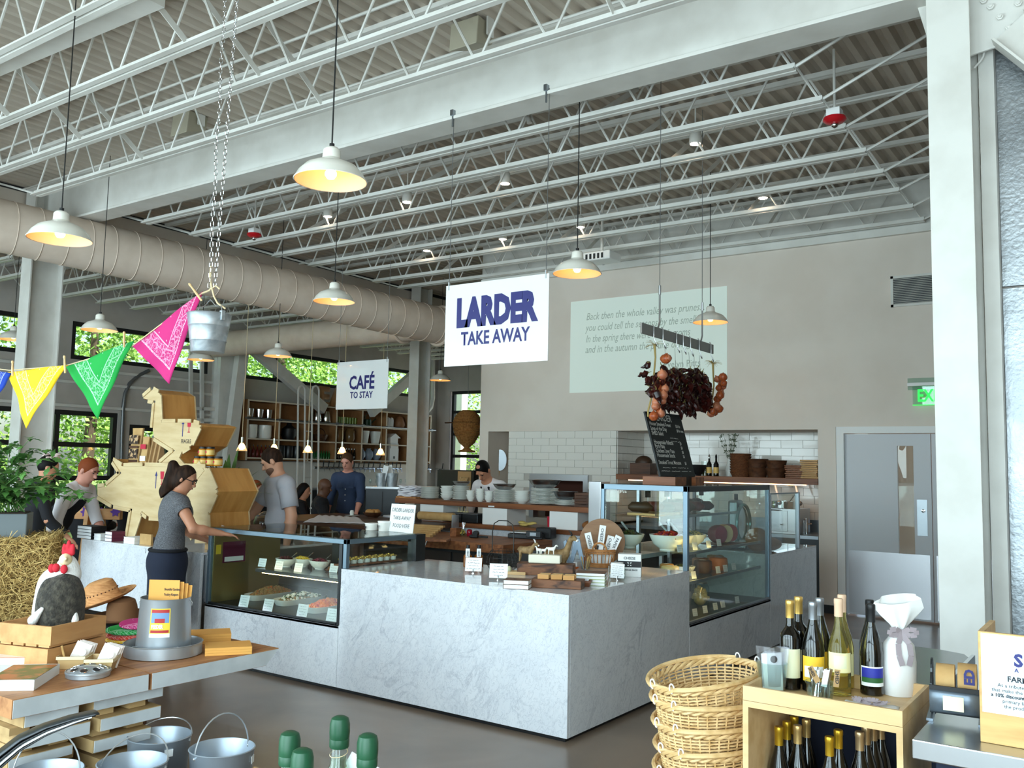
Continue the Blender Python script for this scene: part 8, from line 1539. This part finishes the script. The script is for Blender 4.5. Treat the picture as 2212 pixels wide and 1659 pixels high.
# ================================================================ chain, bucket, bunting
BD=5.4;c=OD(448,762,BD);t=thing('hanging_bucket','galvanised bucket hanging from a double chain','bucket',c);zt_=OD(448,680,BD).z-c.z
MB().lathe([(.095,0),(.098,.004),(.104,zt_*.28),(.108,zt_*.3),(.107,zt_*.34),(.118,zt_*.68),(.122,zt_*.7),(.121,zt_*.74),(.129,zt_),(.133,zt_+.004),(.129,zt_+.008),(.125,zt_),(.095,.01),(0,.008)],40).build('pail','galv',t,smooth=True,world=False);hk=OD(455,640,BD)-c
MB().tube([(-.125,0,zt_-.01),(-.11,0,zt_+.05),(-.05,0,hk.z-.05),(hk.x,hk.y,hk.z-.02),(.06,0,hk.z-.06),(.11,0,zt_+.05),(.125,0,zt_-.01)],.003,6).build('bail_handle','wire',t,smooth=True,world=False)
for s in(-1,1):MB().box(s*.125-.012,s*.125+.012,-.014,.014,zt_-.04,zt_+.02).build('ear','galv',t,world=False,bev=.004)
lk=MB().tube([V((.0085*math.cos(a),0,.0085*math.sin(a)+(.0085 if math.sin(a)>0 else-.0085)))for a in[2*PI*k/14 for k in range(14)]],.0024,5,closed=True).mesh('chain_link',True);lk.materials.append(MATS['chrome'])
for k,(pt,nm)in enumerate((((486,0),'bright steel chain, slacker strand above the bucket'),((516,0),'bright steel chain, straight strand above the bucket'))):
 a=OD(452+12*k,622,BD);dz=OD(*pt,BD);n_=(5.25-a.z);q=V((a.x+(dz.x-a.x)*n_/(dz.z-a.z)*.8,a.y+(dz.y-a.y)*n_/(dz.z-a.z)*.8,5.25));T_=thing('chain',nm,'chain',a);nl=int((q-a).length/.031);Rm=frame((q-a).normalized()).to_euler()
 for i in range(nl):
  o=link('chain_link',lk,None,T_);p=a.lerp(q,(i+.5)/nl);o.location=p-a+V((.006*math.sin(i*.4)if k==0 else 0,0,0));o.rotation_euler=(frame((q-a).normalized())@rotz(PI/2*(i%2))).to_euler()
kn=OD(456,625,BD);tag(MB().tube([OD(*p,BD)for p in((456,575),(454,600),(457,622),(452,628),(436,634))],.006,7).build('knotted_rope','rope',smooth=True),'pale cord knotted to the chain above the bucket','cord');tag(MB().tube([OD(*p,BD-.03)for p in((475,625),(466,617),(458,624),(462,640),(470,655),(487,667))],.0055,7).build('rope_tail','rope',smooth=True),'loose pale cord end dangling from the knot','cord')
LN=[(436,634),(285,748),(142,790),(20,800),(-60,790),(-140,770)];tag(MB().tube([OD(*p,BD)for p in LN],.0035,6).build('bunting_line','rope',smooth=True),'thin cord line carrying the bandana bunting','cord')
def bandana(k_,A,B,tip,label,dep,hem=.0,fl=0):
 a,b_,c_=OD(*A,dep),OD(*B,dep),OD(*tip,dep-.03);n=24;bb=MB();uvs={}
 m=MB();idx={};nd=(b_-a).cross(c_-a).normalized()
 for i in range(n+1):
  for j in range(n+1-i):
   u,v=i/n,j/n;w_=1-u-v;p=a*w_+b_*u+c_*v+nd*(.012*math.sin(u*7+v*4)+.008*math.sin(v*11+fl));idx[i,j]=len(m.v);m.v.append(p);uvs[len(m.v)-1]=(u,w_)
 for i in range(n):
  for j in range(n-i):
   m.f.append((idx[i,j],idx[i+1,j],idx[i,j+1]))
   if i+j<n-1:m.f.append((idx[i+1,j],idx[i+1,j+1],idx[i,j+1]))
 t=thing('bandana',label,'bandana',a);M0=wmat(t).inverted();m.v=[M0@p for p in m.v];o=m.build('cloth',bandana_mat(k_),t,smooth=True,world=False);uv=o.data.uv_layers.new(name='uv')
 for l in o.data.loops:q=uvs[l.vertex_index];uv.data[l.index].uv=(q[0]*1.05,q[1]*1.05+.02)
 o.modifiers.new('s','SOLIDIFY').thickness=.002;return t
bandana('pink',(285,748),(437,628),(368,830),'pink paisley bandana hanging next to the bucket',BD-.01,fl=1);bandana('green',(141,792),(288,735),(213,906),'green paisley bandana on the bunting line',BD-.015,fl=2);bandana('yellow',(16,804),(146,788),(57,926),'yellow paisley bandana on the bunting line',BD-.01,fl=3);bandana('blue',(-90,790),(25,806),(-20,890),'blue paisley bandana cut off at the end of the bunting',BD-.015,fl=4)
for i,((x0,y0),(x1,y1),lb)in enumerate((((408,612),(436,650),'between the pink bandana and the bucket'),((268,716),(268,750),'between the green and pink bandanas'),((139,768),(141,806),'between the yellow and green bandanas'),((27,779),(27,812),'between the blue and yellow bandanas'))):
 a,b_=OD(x0,y0,BD-.04),OD(x1,y1,BD-.04);d=b_-a;tag(MB().tube([a,a+d*.08,a+d*.14,a+d*.22,a+d*.6,b_],[.005,.0085,.007,.0055,.0075,.006],8).build('clothes_peg','birch',smooth=True),'turned wooden clothes peg '+lb,'peg')
# ================================================================ books, trestle and flowers by the pig
for i,(px,n,w_,m,pg,lb)in enumerate(((193,4,.26,'black','paper','black-covered white-paged book in the pile by the trestle'),(222,2,.12,'paper','paper','small white book on the marble block'),(246,3,.12,'maroon','paper','small maroon-covered book on the marble block'),(291,2,.18,'paper','paper','white paperback beside the pig leg'))):
 x=OY(px,1165,.06).x
 for k_ in range(n):book('cookbook',(x,.08,HC+.001+k_*.031),(w_,.16,.03),PI,m,lb,lb)
o=thing('kraft_folder','plain kraft folder standing behind the shop woman','folder',(OY(316,1165,.05).x,.05,HC+.001));MB().box(-.09,.09,-.01,.01,0,.1).build('folder','kraft',o,world=False)
t=thing('bag_bin','open kraft box of paper bags beside the low case','box',(-3.85,.25,HC+.001));MB().box(-.09,.09,-.07,.07,0,.12).build('box','cardboard',t,world=False)
for k_ in range(4):MB().box(-.02,.02,-.001,.001,.05,.22,Matrix.Rotation(.25*(k_-1.5),3,'Y'),(-.05+.035*k_,-.03+.02*k_,0)).build('paper_bag','paper',t,world=False)
q=OD(205,1150,9.9);t=thing('wooden_trestle','sturdy wooden A-frame trestle behind the pig snout','trestle',(q.x,q.y,0),CA);zt_=OD(205,1098,9.9).z
MB().box(-.22,.28,-.04,.04,zt_-.12,zt_).build('crossbar','pine',t,world=False,bev=.004)
for x,dx in((-.06,-.05),(.02,.12)):MB().beam((x,-.05,zt_-.01),(x+dx,-.1,0),.09,.045,V((1,0,0))).build('leg','pine',t,world=False);MB().beam((x,.05,zt_-.01),(x+dx,.25,0),.09,.045,V((1,0,0))).build('leg','pine',t,world=False)
f_=leafy('flower_pot',wmat(t)@V((.02,0,zt_)),40,.32,1.0,'leaf_dark','pot of purple flowers on the wooden trestle',.5,.05,9);MB().lathe([(.06,.001),(.08,.08),(0,.08)],18).build('pot','dark_steel',f_,smooth=True,world=False);mat('purple_petal',(92,50,140),.7);rr=random.Random(2)
for k_ in range(9):
 p=V((rr.uniform(-.26,.22),rr.uniform(-.2,.1),rr.uniform(-.05,.26)));b=MB()
 for j in range(6):a=j*PI/3;v=RGT*math.cos(a)+V((0,0,1))*math.sin(a);s_=RGT*-math.sin(a)+V((0,0,1))*math.cos(a);b.quad(p,p+v*.03+s_*.018,p+v*.06,p+v*.03-s_*.018)
 b.build('flower','purple_petal',f_,world=False)
# ================================================================ trees outside
mat('tree_leaf',(158,196,92),.5,col2=(104,150,60),ns=2.2,trans=.0);MATS['tree_leaf'].node_tree.nodes['Principled BSDF'].inputs['Subsurface Weight'].default_value=0;mat('bark',(84,70,56),.9)
rr=random.Random(31);lm=[]
for v in range(3):
 b=MB()
 for i in range(5200):
  d=V((rr.gauss(0,1),rr.gauss(0,1),rr.gauss(0,.9))).normalized();r=rr.uniform(.45,1)**.6;k_=1+.25*math.sin(d.x*6+v)*math.sin(d.y*5+v*2)*math.sin(d.z*7);p=d*r*k_;ax=V((rr.gauss(0,1),rr.gauss(0,1),rr.gauss(-.5,.6))).normalized();s_=ax.orthogonal().normalized();s_=Matrix.Rotation(rr.random()*6.3,3,ax)@s_;L=rr.uniform(.03,.055);b.quad(p,p+ax*L*.5+s_*L*.32,p+ax*L,p+ax*L*.5-s_*L*.32)
 me=b.mesh('foliage');me.materials.append(MATS['tree_leaf']);lm.append(me)
TL=['broad green tree beyond the garage door beside the near column','broad green tree beyond the garage doors behind the waiter','leafy tree outside beyond the wall brace','leafy tree outside seen over the cafe shelves']
for i,(x,y,z,r)in enumerate([(-18,-1.5,2.4,2.9),(-17.6,2.2,2.2,2.6),(-18.4,5.6,2.6,3.0),(-18.2,9.4,3.2,3.0),(-18,13.4,3.4,3.1),(-18.6,17.6,3.4,3.2),(-23,.5,4.5,4.5),(-23,7,4.6,4.6),(-23,14,5,4.8),(-23,21,5,5),(-18.5,-6,2.5,3),(-15.5,21,2.6,2.6),(-12.4,23.5,3.0,3.0),(-17,1,6.2,2.6),(-17,6.4,6.4,2.8),(-17,12,6.6,2.8)]):
 t=thing('outdoor_tree',('leafy green tree growing outside beyond the left wall windows' if i not in(11,12)else 'bright green tree seen through the far garage door'),'tree',(x,y,-.25),0,'trees outside the windows' if i not in(11,12)else 'trees behind the far door');o=link('foliage',lm[i%3],None,t);o.location=(0,0,z+.25);o.scale=(r*.85,r,r*.9);o.rotation_euler.z=i;o['kind']='stuff'
 MB().tube([(0,0,0),(.05,.1,z*.5),(0,0,z)],[.16,.12,.06],8).build('trunk','bark',t,smooth=True,world=False)
struct(MB().box(-14.95,-14.35,17,17.3,-.2,5).build('wall_outside',mat('stucco',(244,242,236),.8)))
